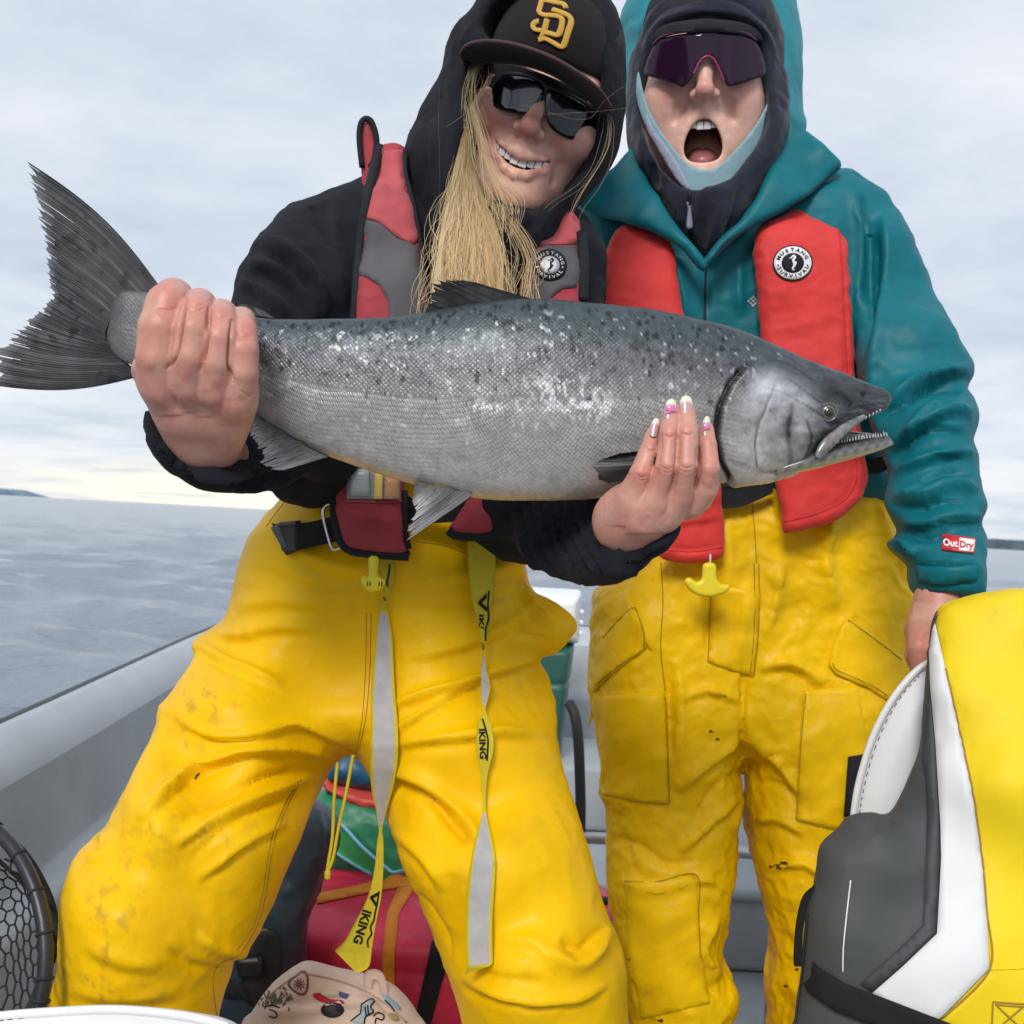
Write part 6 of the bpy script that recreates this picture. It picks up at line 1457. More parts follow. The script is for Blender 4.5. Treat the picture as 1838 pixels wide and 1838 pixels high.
def shouter():
    fr = Frame(C(1266, 99, 1.345), 12, 1.0, -8, 1.06)
    root = thing('person', 'shouting person in teal hooded jacket, red life vest and worn yellow bib trousers', 'person', (C(1300, 1838, 1.48)[0], 1.5, 0.0))
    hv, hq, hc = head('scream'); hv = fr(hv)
    # hand resting on the seat back
    d = 1.17
    fing = [[P3(1652, 1120, d, 22), P3(1650, 1160, d-.004, 20), P3(1655, 1205, d-.002, 17), P3(1664, 1250, d+.006, 15)], [P3(1676, 1120, d-.004, 22), P3(1678, 1165, d-.010, 20), P3(1684, 1215, d-.006, 17), P3(1690, 1262, d+.004, 15)], [P3(1700, 1118, d-.004, 22), P3(1706, 1165, d-.008, 20), P3(1712, 1212, d-.004, 17), P3(1716, 1258, d+.006, 15)], [P3(1722, 1112, d+.002, 20), P3(1730, 1155, d, 18), P3(1736, 1196, d+.004, 15), P3(1738, 1230, d+.01, 13)]]
    ch = [(x, .0015) for x in fing]+[([P3(1690, 1030, d+.02, 36), P3(1684, 1080, d+.008, 34), P3(1686, 1110, d+.004, 36)], .02), ([P3(1664, 1090, d+.01, 20), P3(1644, 1130, d+.02, 18), P3(1642, 1178, d+.02, 15), P3(1648, 1204, d+.02, 13)], .008)]
    av, aq = capsules(ch, .0016); ac = skin_col(av, 21, [(1652, 1160, 16, .5), (1648, 1185, 14, .5)])
    tf = Field((.02, 1.05, -.75), (.62, 1.66, .52), .010)
    tf.slab(polyc([(1140, 420), (1420, 420), (1420, 700), (1410, 880), (1170, 880), (1140, 700)], 1.49, 3), 1.49, .06, 1, 1)
    tf.chain([C(1500, 430, 1.45), C(1640, 700, 1.36), C(1690, 950, 1.24), C(1690, 1040, 1.19)], [.035, .032, .026, .02], .02); tf.chain([C(1120, 430, 1.5), C(1090, 700, 1.5), C(1120, 900, 1.5)], [.04, .035, .03], .02)
    tf.cone(C(1270, 420, 1.46), C(1270, 300, 1.45), .05, .05, .03)
    tv, tq = tf.mesh(); n1, n2 = len(hv), len(av)
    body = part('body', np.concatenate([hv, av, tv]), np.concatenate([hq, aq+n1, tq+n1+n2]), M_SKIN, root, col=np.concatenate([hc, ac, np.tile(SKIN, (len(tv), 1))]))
    v, f = tooth_row(4, .0082, 11.0, -.0725, 2.0, .0088, .0055); part('teeth', fr(v), f, M_WHITE_TOOTH, body)
    f = Field((-.03, .0, -.16), (.03, .07, -.09), .0014); f.ell((0, .030, -.116), (.0175, .022, .0120)); f.ell((0, .045, -.111), (.019, .02, .015), k=.01); f.cone((0, .0, -.103), (0, .05, -.097), .001, .001, k=.004, op='s'); V, Q = f.mesh()
    part('tongue', fr(V), Q, material('tongue', (.36, .12, .12), .35, coat=.4, bump=[(900, .3, .0006)]), body)
    # ---------------- bib trousers
    bd = idw([(1300, 900, 1.49), (1300, 1150, 1.49), (1190, 1400, 1.47), (1180, 1700, 1.45), (1430, 1400, 1.47), (1440, 1700, 1.45), (1600, 1000, 1.50)])
    f = Field((.06, 1.34, -.75), (.58, 1.64, .10), .0037)
    legs = [(1150, 860), (1150, 960), (1120, 1020), (1080, 1055), (1066, 1075), (1061, 1140), (1058, 1200), (1060, 1255), (1070, 1300), (1076, 1380), (1076, 1425), (1086, 1450), (1086, 1520), (1092, 1600), (1108, 1700), (1126, 1838), (1130, 1960), (1290, 1960), (1302, 1838), (1318, 1800), (1322, 1765), (1304, 1720), (1300, 1690), (1312, 1610), (1328, 1500), (1330, 1450), (1332, 1380), (1336, 1370), (1336, 1470), (1346, 1540), (1374, 1620), (1380, 1700), (1380, 1838), (1384, 1960), (1600, 1960), (1596, 1700), (1630, 1400), (1655, 1200), (1640, 1070), (1618, 1000), (1604, 930), (1596, 870), (1586, 845), (1560, 830)]
    f.slab(polyc(legs, bd, 2), bd, .088, 1.0, 1.1, bl=6)
    V, Q = f.mesh(); V = relax(V, Q, 3, .5); N = vnormals(V, Q)
    V = cloth_noise(V, N, [(10, .006, 2, 65, (1, 1, .8), 'f'), (15, .0062, 3, 68, (1, 1, 1.1), 'r'), (40, .0026, 3, 71, (1, 1, 1), 'r')]); N = vnormals(V, Q)
    V = fold(V, N, [([(1336, 1200), (1334, 1280), (1333, 1370)], 5.95, -0.0156), ([(1270, 1060), (1272, 1130), (1268, 1190)], 6.8, -0.0078), ([(1345, 1040), (1335, 1130), (1320, 1200)], 13.6, 0.0130), ([(1360, 1200), (1420, 1190), (1480, 1230)], 11.9, 0.0104), ([(1200, 1190), (1204, 1290), (1204, 1370)], 6.8, -0.0104), ([(1215, 1180), (1222, 1280), (1216, 1380)], 8.5, 0.0104), ([(1220, 1260), (1270, 1240), (1330, 1260)], 8.5, 0.0078), ([(1330, 1330), (1270, 1370), (1215, 1420)], 10.2, 0.0104), ([(1330, 1380), (1280, 1420), (1240, 1480)], 9.35, -0.0091), ([(1325, 1430), (1270, 1480), (1220, 1530)], 10.2, 0.0104), ([(1310, 1600), (1260, 1580), (1180, 1600), (1110, 1580)], 8.5, 0.0078), ([(1090, 1500), (1150, 1520), (1200, 1550), (1260, 1540)], 7.65, -0.0078), ([(1345, 1330), (1400, 1370), (1440, 1440)], 10.2, 0.0104), ([(1350, 1470), (1400, 1470), (1450, 1500)], 10.2, 0.0104), ([(1355, 1400), (1420, 1420), (1470, 1490)], 7.65, -0.0078), ([(1380, 1560), (1440, 1550), (1490, 1580)], 10.2, 0.0104), ([(1400, 1000), (1390, 1080), (1370, 1140)], 11.9, 0.0117), ([(1500, 900), (1480, 1000), (1500, 1100)], 15.3, 0.0130), ([(1580, 900), (1590, 960), (1630, 1040)], 8.5, 0.0104), ([(1300, 930), (1310, 1020), (1290, 1080)], 13.6, 0.0078), ([(1120, 1060), (1150, 1120), (1180, 1180)], 11.05, 0.0104), ([(1290, 1640), (1260, 1700), (1290, 1760)], 11.9, 0.0130), ([(1200, 1720), (1260, 1760), (1300, 1800)], 8.5, -0.0078), ([(1130, 1650), (1140, 1740), (1150, 1830)], 11.9, 0.0078)])
    bib = part('bib_trousers', V, Q, M_YELLOW2, root); BT = bvh(V, Q)
    f = Field((.06, 1.26, -1.16), (.56, 1.68, -.66), .008)
    for x in (1205, 1485):
        a = np.array(C(x, 1900, 1.46)); g = a.copy(); g[2] = -1.0+.02*0; g[0] *= 1.0; f.chain([a, (a+g)/2, g], [.064, .062, .06], .02)
    V2, Q2 = f.mesh(); part('trouser_leg', cloth_noise(V2, vnormals(V2, Q2), [(14, .005, 2, 75, (1, 1, 2), 'r')]), Q2, M_YELLOW2, bib)
    for x in (1205, 1485):
        a = np.array(C(x, 1900, 1.47)); a[2] = -1.0; bf = Field(a-np.array([.09, .22, .09]), a+np.array([.09, .10, .10]), .007); bf.ell(a+np.array([0, -.08, 0]), (.05, .14, .045)); bf.cone(a, a+np.array([0, 0, .05]), .05, .055, .04); V2, Q2 = bf.mesh(); part('boot', V2, Q2, material('dark_rubber', (.02, .02, .02), .5), root)
    def bp(name, poly, th=.0022, off=.0008, mat=M_YELLOW2, step=11):
        v, ff = drape(BT, np.array(poly, float), off, th, step); return part(name, v, ff, mat, bib)
    def st(L, parent=bib, mat=M_SEAM_DK, r=.0007, off=.0006):
        v, ff = drape_line(BT, L, r, off); part('seam', v, ff, mat, parent)
    fl = bp('pocket_flap', [(1078, 1150), (1132, 1086), (1150, 1100), (1160, 1160), (1150, 1172), (1110, 1200), (1075, 1232), (1062, 1250), (1066, 1190)], .0035)
    st([(1082, 1145), (1132, 1092), (1146, 1106), (1156, 1160), (1110, 1196), (1072, 1228)], fl, off=.0048)
    v, ff = panel([(1064, 1240), (1078, 1232), (1070, 1275), (1055, 1308), (1060, 1280)], at_depth(1.475), .003, 8); part('pocket_flap_corner', v, ff, M_YELLOW2, bib)
    fl = bp('pocket_flap', [(1520, 1106), (1585, 1150), (1625, 1180), (1632, 1215), (1612, 1245), (1595, 1258), (1560, 1236), (1500, 1210), (1488, 1195), (1490, 1170), (1505, 1132)], .0035)
    st([(1522, 1112), (1580, 1154), (1618, 1184)], fl, off=.0048); st([(1494, 1190), (1505, 1204), (1560, 1228), (1592, 1248)], fl, off=.0048)
    pk = bp('cargo_pocket', [(1080, 1250), (1192, 1240), (1196, 1300), (1200, 1442), (1140, 1438), (1078, 1424), (1074, 1340)], .0025)
    st([(1194, 1250), (1198, 1330), (1202, 1440)], pk, off=.0036); st([(1080, 1424), (1140, 1438), (1200, 1443)], pk, off=.0036)
    pk = bp('cargo_pocket', [(1442, 1240), (1540, 1230), (1560, 1350), (1510, 1490), (1470, 1480), (1428, 1470), (1432, 1380)], .0025)
    st([(1446, 1245), (1438, 1330), (1430, 1470)], pk, off=.0036); st([(1430, 1472), (1470, 1482), (1508, 1490)], pk, off=.0036)
    kp = bp('knee_patch', [(1120, 1580), (1250, 1570), (1252, 1600), (1258, 1700), (1275, 1800), (1150, 1830), (1128, 1700)], .0016)
    st([(1122, 1582), (1180, 1582), (1250, 1570), (1254, 1640), (1258, 1720)], kp, off=.0026)
    fy = bp('fly_flap', [(1276, 1050), (1366, 1060), (1360, 1150), (1352, 1215), (1318, 1205), (1270, 1188), (1272, 1120)], .0022)
    st([(1362, 1010), (1362, 1120), (1354, 1212)], fy, off=.0034); st([(1354, 1010), (1354, 1120), (1347, 1208)], fy, off=.0034); st([(1276, 1060), (1274, 1120), (1271, 1186)], fy, off=.0034)
    st([(1350, 900), (1355, 960), (1358, 1010)]); st([(1186, 1010), (1190, 1080), (1186, 1160), (1194, 1240)])
    for x, y, r in ((1398, 1555, 6), (1408, 1554, 9), (1384, 1556, 3), (1276, 1313, 3), (1288, 1327, 3), (1180, 1620, 2), (1130, 1722, 3), (1186, 1832, 4), (1430, 1740, 3), (1410, 1770, 3)):
        a = np.linspace(0, 2*math.pi, 9, endpoint=False); k = 1+.3*np.sin(a*3+x); v, ff = drape_flat(BT, np.stack([x+1.4*r*k*np.cos(a), y+.8*r*k*np.sin(a)], 1), [tuple(range(9))], .0006); part('brown_stain', v, ff, material('brown_stain', (.09, .035, .015), .6), bib, smooth=False)
    v, ff = drape(BT, np.array([(1522, 1358), (1560, 1352), (1552, 1470), (1514, 1466)], float), .003, .005, 10); lb = part('black_label', v, ff, M_BIND, bib)
    # ---------------- jacket
    jd = idw([(1300, 500, 1.46), (1120, 450, 1.47), (1500, 400, 1.44), (1300, 850, 1.47), (1540, 600, 1.44)])
    f = Field((.02, 1.00, -.16), (.62, 1.68, .62), .0046)
    torso = [(1500, 306), (1540, 330), (1590, 380), (1600, 520), (1590, 700), (1600, 880), (1560, 905), (1300, 900), (1150, 905), (1090, 800), (1060, 600), (1035, 470), (1030, 380), (1080, 350), (1180, 330), (1350, 320)]
    f.slab(polyc(torso, jd, 3), jd, .085, 1.0, 1.1, bl=6)
    sd = idw([(1520, 340, 1.44), (1600, 480, 1.40), (1650, 650, 1.33), (1660, 800, 1.27), (1680, 920, 1.22), (1700, 1040, 1.185)])
    sl = [(1508, 312), (1545, 326), (1590, 358), (1630, 425), (1668, 505), (1700, 580), (1728, 632), (1742, 660), (1738, 685), (1726, 704), (1744, 728), (1748, 755), (1736, 788), (1750, 815), (1752, 850), (1758, 885), (1764, 912), (1756, 932), (1766, 952), (1769, 980), (1757, 1004), (1758, 1040), (1754, 1076), (1725, 1082), (1680, 1074), (1642, 1066), (1637, 1035), (1634, 1014), (1612, 998), (1602, 985), (1600, 972), (1618, 955), (1594, 915), (1594, 885), (1606, 845), (1580, 800), (1560, 740), (1540, 640), (1520, 480), (1500, 400)]
    f.slab(polyc(sl, sd, 2), sd, .062, 1.0, 1.1, k=.012, bl=4)
    f.cone(C(1690, 1090, 1.17), C(1692, 1060, 1.182), .024, .022, k=.002, op='s')
    V, Q = f.mesh(); V = relax(V, Q, 2, .5); N = vnormals(V, Q)
    V = cloth_noise(V, N, [(12, .004, 2, 85, (1, 1, 1), 'f'), (22, .0024, 2, 88, (1, 1, 1.5), 'r')]); N = vnormals(V, Q)
    fl = [([(1545, 350), (1560, 420), (1558, 520), (1550, 640)], 9.35, -0.0180), ([(1530, 340), (1545, 430), (1540, 560)], 8.5, 0.0120), ([(1585, 380), (1590, 470), (1575, 600), (1560, 720)], 11.9, 0.0120), ([(1572, 400), (1575, 500), (1562, 620)], 5.1, -0.0105),
          ([(1740, 662), (1690, 668), (1640, 690), (1590, 730)], 11.9, 0.0180), ([(1728, 702), (1680, 690), (1620, 715), (1575, 760)], 7.65, -0.0180), ([(1748, 742), (1700, 738), (1650, 760), (1600, 800)], 10.2, 0.0150), ([(1738, 786), (1690, 772), (1640, 790), (1600, 830)], 6.8, -0.0150), ([(1750, 815), (1700, 812), (1650, 830), (1605, 850)], 9.35, 0.0135), ([(1752, 850), (1700, 842), (1650, 860), (1606, 876)], 5.95, -0.0135),
          ([(1758, 882), (1710, 872), (1660, 890), (1600, 895)], 8.5, 0.0135), ([(1762, 905), (1710, 898), (1650, 915), (1600, 912)], 5.95, -0.0135), ([(1762, 928), (1710, 925), (1660, 940), (1618, 935)], 7.65, 0.0120), ([(1766, 950), (1720, 948), (1670, 965), (1620, 955)], 5.95, -0.0105), ([(1690, 720), (1650, 745), (1630, 790)], 5.95, 0.0090), ([(1660, 850), (1640, 880), (1620, 890)], 5.1, 0.0075),
          ([(1640, 1012), (1680, 1008), (1756, 1008)], 4.25, 0.0045), ([(1636, 1046), (1690, 1052), (1756, 1044)], 3.4, -0.0060), ([(1602, 980), (1620, 975), (1640, 1000)], 5.1, 0.0075),
          ([(1265, 470), (1266, 520), (1266, 570)], 4.25, -0.0090), ([(1210, 460), (1225, 520), (1235, 570)], 9.35, 0.0090), ([(1330, 470), (1325, 520), (1330, 570)], 10.2, 0.0090)]
    V = fold(V, N, fl)
    jacket = part('jacket', V, Q, M_TEAL, root); JT = bvh(V, Q)
    v, ff = drape(JT, np.array([(1643, 1014), (1700, 1018), (1756, 1012), (1754, 1040), (1700, 1050), (1650, 1046)], float), .001, .003, 9); part('cuff_tab', v, ff, M_TEAL, jacket)
    v, ff = drape_line(JT, [(1268, 474), (1266, 520), (1265, 575)], .0022, .001); part('zip', v, ff, M_NAVY, jacket)
    # sleeve label
    lab = np.array([(1691, 958), (1752, 966), (1749, 994), (1690, 987)], float)
    v, ff = drape(JT, lab, .0016, .0008, 8); lb = part('sleeve_label', v, ff, material('red_label', (.55, .025, .035), .5), jacket)
    v, ff = drape(JT, np.array([(1722, 965), (1750, 968.5), (1747, 991), (1720, 988)], float), .0027, .0004, 8); part('white_field', v, ff, M_WPRINT, lb)
    for s_, x, y, h_, w_, m_ in (('Out', 1706, 974.5, 26, 13, M_WPRINT), ('Dry', 1735, 979.5, 24, 15, material('red_print', (.50, .03, .04), .6))):
        V2, F2 = textmesh(s_, 1, .03, 3); V2 = V2-np.array([(V2[:,0].min()+V2[:,0].max())/2, (V2[:,1].min()+V2[:,1].max())/2]); V2 = V2/np.array([np.ptp(V2[:,0]), np.ptp(V2[:,1])])
        P = np.stack([x+V2[:,0]*h_, y-V2[:,1]*w_+V2[:,0]*h_*.12], 1); v, ff = drape_flat(JT, P, F2, .0040); part('lettering', v, ff, m_, lb, smooth=False)
    # small woven diamond mark on the chest
    for i in range(3):
        for j in range(3):
            x, y = 1352+(i-j)*4.2, 533+(i+j)*3.8; q = np.array([(x-3.2, y), (x, y-2.9), (x+3.2, y), (x, y+2.9)]); v, ff = drape_flat(JT, q, [(0, 1, 2, 3)], .0012); part('woven_mark', v, ff, M_SILVER, jacket, smooth=False)
    # open collar wings
    f = Field((.06, 1.16, .26), (.46, 1.52, .50), .0034)
    cr = [(1412, 190), (1428, 215), (1455, 240), (1485, 265), (1508, 294), (1500, 308), (1455, 350), (1400, 386), (1352, 408), (1305, 440), (1276, 474), (1262, 470), (1290, 430), (1330, 395), (1362, 340), (1385, 290), (1402, 240)]
    cd = idw([(1420, 220, 1.40), (1500, 295, 1.37), (1400, 370, 1.335), (1280, 460, 1.335)])
    f.slab(polyc(cr, cd, 2), cd, .010, 1, 1)
    cl = [(1036, 352), (1056, 335), (1100, 300), (1132, 262), (1150, 290), (1175, 340), (1210, 395), (1245, 440), (1268, 474), (1262, 486), (1228, 450), (1180, 424), (1130, 404), (1070, 385), (1040, 372)]
    ce = idw([(1050, 350, 1.40), (1130, 290, 1.40), (1180, 400, 1.345), (1260, 475, 1.335)])
    f.slab(polyc(cl, ce, 2), ce, .010, 1, 1)
    V, Q = f.mesh(); V = relax(V, Q, 2, .5); N = vnormals(V, Q); V = cloth_noise(V, N, [(18, .003, 2, 95, (1, 1, 1), 'f')]); part('collar', V, Q, M_TEAL, jacket); COT = bvh(V, Q)
    v, ff = drape_line(COT, [(1506, 298), (1455, 346), (1400, 381), (1352, 403), (1305, 434), (1276, 468)], .0012, .0004); part('seam', v, ff, M_NAVY, jacket)
    # outer hood of the jacket
    f = Field((.10, 1.22, .30), (.40, 1.68, .78), .0036)
    oh = [(1118, 70), (1112, 40), (1122, 0), (1160, -60), (1270, -95), (1380, -60), (1418, 0), (1431, 60), (1435, 140), (1432, 210), (1440, 250), (1400, 300), (1250, 330), (1150, 260), (1122, 160)]
    f.slab(polyc(oh, 1.47, 3), 1.47, .085, 1.2, 1.3, bl=5)
    f.slab(polyc([(1146, 92), (1146, 60), (1164, 20), (1200, -16), (1270, -34), (1340, -20), (1384, 12), (1403, 70), (1410, 140), (1408, 220), (1390, 300), (1250, 330), (1150, 280), (1136, 180)], 1.38, 3), 1.32, .02, 8, 7, k=.006, op='s')
    V, Q = f.mesh(); V = relax(V, Q, 2, .5); N = vnormals(V, Q); V = cloth_noise(V, N, [(20, .003, 2, 105, (1, 1, 1), 'f'), (40, .0015, 2, 108, (1, 1, .5), 'r')]); part('hood', V, Q, M_TEAL_LT, jacket)
    # navy fleece hood and neck
    f = Field((.11, 1.14, .28), (.40, 1.62, .72), .0034)
    nh = [(1142, 82), (1168, 30), (1210, -14), (1270, -34), (1335, -22), (1382, 16), (1402, 80), (1412, 180), (1408, 262), (1385, 320), (1362, 380), (1330, 425), (1290, 465), (1262, 474), (1235, 440), (1195, 395), (1160, 330), (1136, 285), (1124, 200), (1128, 130)]
    nd = idw([(1270, 0, 1.395), (1200, 20, 1.405), (1345, 20, 1.405), (1130, 150, 1.44), (1415, 150, 1.44), (1265, 400, 1.385), (1340, 330, 1.40), (1180, 330, 1.40)])
    f.slab(polyc(nh, nd, 3), nd, .075, 1.15, 1.3, bl=5)
    op = [(1150, 98), (1162, 64), (1204, 38), (1270, 28), (1334, 36), (1368, 62), (1386, 110), (1394, 168), (1386, 226), (1354, 278), (1310, 322), (1268, 340), (1232, 334), (1196, 300), (1166, 250), (1148, 190), (1146, 130)]
    f.slab(polyc(op, 1.33, 3), 1.28, .03, 8, 4.8, k=.012, op='s')
    V, Q = f.mesh(); V = relax(V, Q, 3, .5); N = vnormals(V, Q); V = cloth_noise(V, N, [(18, .0035, 2, 115, (1, 1, 1), 'f'), (36, .0018, 2, 118, (1, 1, 1), 'r')]); N = vnormals(V, Q)
    V = fold(V, N, [([(1156, 92), (1168, 58), (1206, 30), (1270, 18), (1336, 28), (1376, 62), (1396, 120)], 6, .006, 0), ([(1150, 80), (1180, 24), (1230, -2), (1300, -6), (1350, 14), (1392, 70)], 5, -.007), ([(1146, 60), (1190, 6), (1260, -22), (1330, -10)], 6, .004, 0), ([(1404, 120), (1406, 190), (1385, 260), (1350, 310)], 9, .006), ([(1300, 345), (1290, 390), (1270, 460)], 9, .005), ([(1330, 330), (1320, 380), (1295, 440)], 7, -.006), ([(1200, 330), (1225, 390), (1250, 450)], 8, .005), ([(1238, 345), (1238, 400), (1250, 455)], 4, -.004), ([(1170, 290), (1180, 340)], 8, -.005)])
    nv = part('fleece_hood', V, Q, M_NAVY, root); NT = bvh(V, Q)
    v, ff = drape_line(NT, [(1238, 330), (1238, 360), (1242, 410), (1256, 465)], .0018, .0004); part('zip', v, ff, M_FRAME, nv)
    f = Field(np.array(C(1222, 420, 1.31))-np.array([0, .03, 0]), np.array(C(1254, 348, 1.31))+np.array([0, .03, 0]), .0012); z0 = cast(NT, 1238, 384)[1]-.004
    f.slab(polyc([(1232, 354), (1242, 354), (1243, 366), (1241, 376), (1244, 404), (1241, 411), (1234, 411), (1231, 404), (1234, 376), (1231, 366)], z0, 3), z0, .0028, 1, 1); V, Q = f.mesh(); part('zip_pull', V, Q, material('grey_rubber', (.19, .20, .26), .5), nv)
    # cap under the hoods
    f = Field((-.1, -.06, .0), (.1, .2, .16), .003); f.ell((0, .088, .034), (.079, .099, .091)); f.slab([(-.1, .020), (.1, .020), (.1, .2), (-.1, .2)], .08, .003, 60, 60, k=.006, op='i'); V, Q = f.mesh(); cp = part('cap', fr(V), Q, M_SUEDE, root)
    v, ff = panel(smooth_poly([(1175, 72), (1180, 52), (1210, 40), (1270, 34), (1330, 40), (1362, 56), (1366, 74), (1330, 62), (1270, 56), (1210, 62)], 4), on_head(fr, lambda x, z: -.024+7*x*x), .004, 8); part('visor', v, ff, M_SUEDE, cp)
    # neck gaiter: pale blue V below the chin
    gp = on_head(fr, lambda x, z: -.013+5.2*x*x+.02*(z+.15))
    go = [(1146, 128), (1158, 178), (1176, 222), (1204, 264), (1236, 306), (1252, 330), (1284, 330), (1302, 306), (1340, 262), (1368, 222), (1380, 188), (1384, 205), (1376, 240), (1350, 280), (1318, 318), (1296, 342), (1240, 344), (1212, 312), (1180, 262), (1156, 220), (1144, 170)]
    gq = [(1146, 128), (1158, 178), (1178, 222), (1206, 262), (1230, 290), (1252, 302), (1268, 305), (1284, 302), (1306, 284), (1340, 246), (1364, 212), (1380, 182), (1388, 196), (1378, 236), (1350, 280), (1318, 318), (1296, 342), (1240, 344), (1212, 312), (1180, 262), (1156, 220), (1142, 170)]
    v, ff = panel(smooth_poly(gq, 3), gp, .004, 6); ga = part('neck_gaiter', v, ff, M_GAITER, root)
    v, ff = panel(smooth_poly([(1160, 205), (1176, 236), (1200, 268), (1222, 304), (1240, 342), (1222, 332), (1200, 300), (1178, 262), (1160, 230)], 3), on_head(fr, lambda x, z: -.0185+5.2*x*x+.02*(z+.15)), .002, 6); part('printed_side', v, ff, M_GAITER2, ga)
    # shield sunglasses
    sg = on_head(fr, lambda x, z: -.024+6.5*x*x+.04*z)
    ln = [(1160, 112), (1168, 92), (1180, 74), (1196, 66), (1230, 60), (1280, 57), (1330, 61), (1354, 72), (1366, 93), (1372, 113), (1372, 134), (1345, 145), (1313, 155), (1301, 148), (1290, 122), (1280, 107), (1268, 103), (1258, 109), (1246, 132), (1236, 148), (1224, 156), (1212, 151), (1180, 141), (1157, 133)]
    v, ff = panel(smooth_poly(ln, 3), sg, .0022, 7); gs = part('sunglasses', v, ff, M_PLENS, root)
    tb = on_head(fr, lambda x, z: -.0265+6.5*x*x+.04*z)
    v, ff = tube(np.array([tb(x, y, 0) for x, y in smooth_poly([(1172, 80), (1186, 67), (1215, 58), (1270, 53), (1330, 57), (1358, 72)], 5, False)]), .0016, 6); part('frame_bar', v, ff, material('mauve_frame', (.10, .03, .055), .35), gs)
    v, ff = tube(np.array([tb(x, y, 0) for x, y in smooth_poly([(1244, 134), (1256, 110), (1268, 101), (1280, 105), (1290, 122), (1300, 147)], 5, False)]), .0012, 6); part('nose_bridge', v, ff, material('magenta_nose_pad', (.36, .03, .12), .3), gs)
    # ---------------- red inflatable vest
    vd = idw([(1490, 350, 1.385), (1440, 480, 1.345), (1450, 700, 1.345), (1470, 920, 1.365), (1150, 440, 1.375), (1150, 520, 1.360), (1240, 850, 1.36), (1240, 970, 1.375)])
    f = Field((.06, 1.24, -.10), (.46, 1.50, .45), .0034)
    rl = [(1494, 326), (1508, 330), (1514, 370), (1518, 420), (1526, 500), (1531, 600), (1537, 700), (1548, 780), (1556, 840), (1554, 872), (1540, 902), (1508, 930), (1460, 946), (1408, 956), (1404, 920), (1392, 870), (1380, 760), (1366, 600), (1358, 500), (1354, 420), (1400, 388), (1456, 352)]
    ll = [(1130, 402), (1200, 428), (1214, 480), (1226, 560), (1262, 700), (1290, 850), (1300, 930), (1300, 985), (1288, 1004), (1235, 1012), (1188, 1004), (1182, 985), (1196, 920), (1130, 640), (1085, 580), (1076, 520), (1086, 450), (1104, 414)]
    f.slab(polyc(rl, vd, 2), vd, .014, 1.0, 1.2); f.slab(polyc(ll, vd, 2), vd, .014, 1.0, 1.2)
    V, Q = f.mesh(); V = relax(V, Q, 1, .5); N = vnormals(V, Q); V = cloth_noise(V, N, [(16, .0022, 2, 125, (1, 1, 1), 'f'), (34, .0016, 2, 128, (1, 1, 1.5), 'r')]); N = vnormals(V, Q)
    V = fold(V, N, [([(1495, 350), (1512, 430), (1518, 560), (1522, 700), (1535, 830), (1520, 890), (1460, 925), (1408, 938)], 3, -.0035), ([(1190, 980), (1240, 988), (1298, 975)], 5, -.004), ([(1400, 400), (1410, 480), (1405, 560)], 18, .003), ([(1190, 940), (1240, 935), (1296, 925)], 8, .003)])
    vest = part('life_vest', V, Q, M_RED, root); VT = bvh(V, Q)
    v, ff = drape(VT, np.array([(1470, 350), (1497, 330), (1503, 345), (1508, 398), (1492, 372)], float), .001, .001, 8); part('grey_inset', v, ff, M_GREYT, vest)
    v, ff = drape_line(VT, [(1462, 352), (1490, 378), (1506, 420), (1512, 500), (1518, 620), (1526, 740), (1538, 840), (1530, 880), (1500, 908), (1450, 926), (1408, 936)], .0010, .0004); part('seam', v, ff, M_RED_EDGE, vest)
    v, ff = drape_line(VT, [(1186, 985), (1240, 990), (1296, 982)], .0010, .0004); part('seam', v, ff, M_RED_EDGE, vest)
    round_badge(VT, 1423, 472, 36, 32, M_WPRINT, M_BIND, M_PRINT, M_WPRINT, vest, math.radians(-2))
    v, ff, mi = strip([(1210, 880), (1260, 875), (1320, 872), (1385, 862)], [(1230, 940), (1280, 915), (1330, 910), (1388, 885)], at_depth(1.385), cols=4, thick=.003); part('belt', v, ff, M_WEB, vest)
    v, ff, mi = strip([(1545, 820), (1570, 822), (1595, 815)], [(1552, 850), (1575, 850), (1600, 840)], at_depth(1.38), cols=3, thick=.003); part('belt', v, ff, M_WEB, vest)
    f = Field(np.array(C(1220, 1080, 1.34))-np.array([0, .03, 0]), np.array(C(1320, 1000, 1.34))+np.array([0, .03, 0]), .0016)
    f.slab(polyc([(1262, 1012), (1284, 1012), (1286, 1036), (1294, 1048), (1308, 1048), (1310, 1056), (1298, 1066), (1272, 1072), (1246, 1066), (1230, 1050), (1230, 1040), (1238, 1036), (1250, 1044), (1260, 1036)], 1.345, 3), 1.345, .005, 1, 1)
    V, Q = f.mesh(); part('pull_handle', V, Q, M_HANDLE, vest)
    v, ff = tube([C(1275, 995, 1.345), C(1275, 1005, 1.345), C(1274, 1016, 1.345)], .0010, 6); part('handle_cord', v, ff, M_WPRINT, vest)
    return root, dict(BT=BT)
SHOUTER, SH = shouter()
# ------------------------------------------------------------------ things in the boat
def floor_of(p): return (p[0], p[1], 0.0)
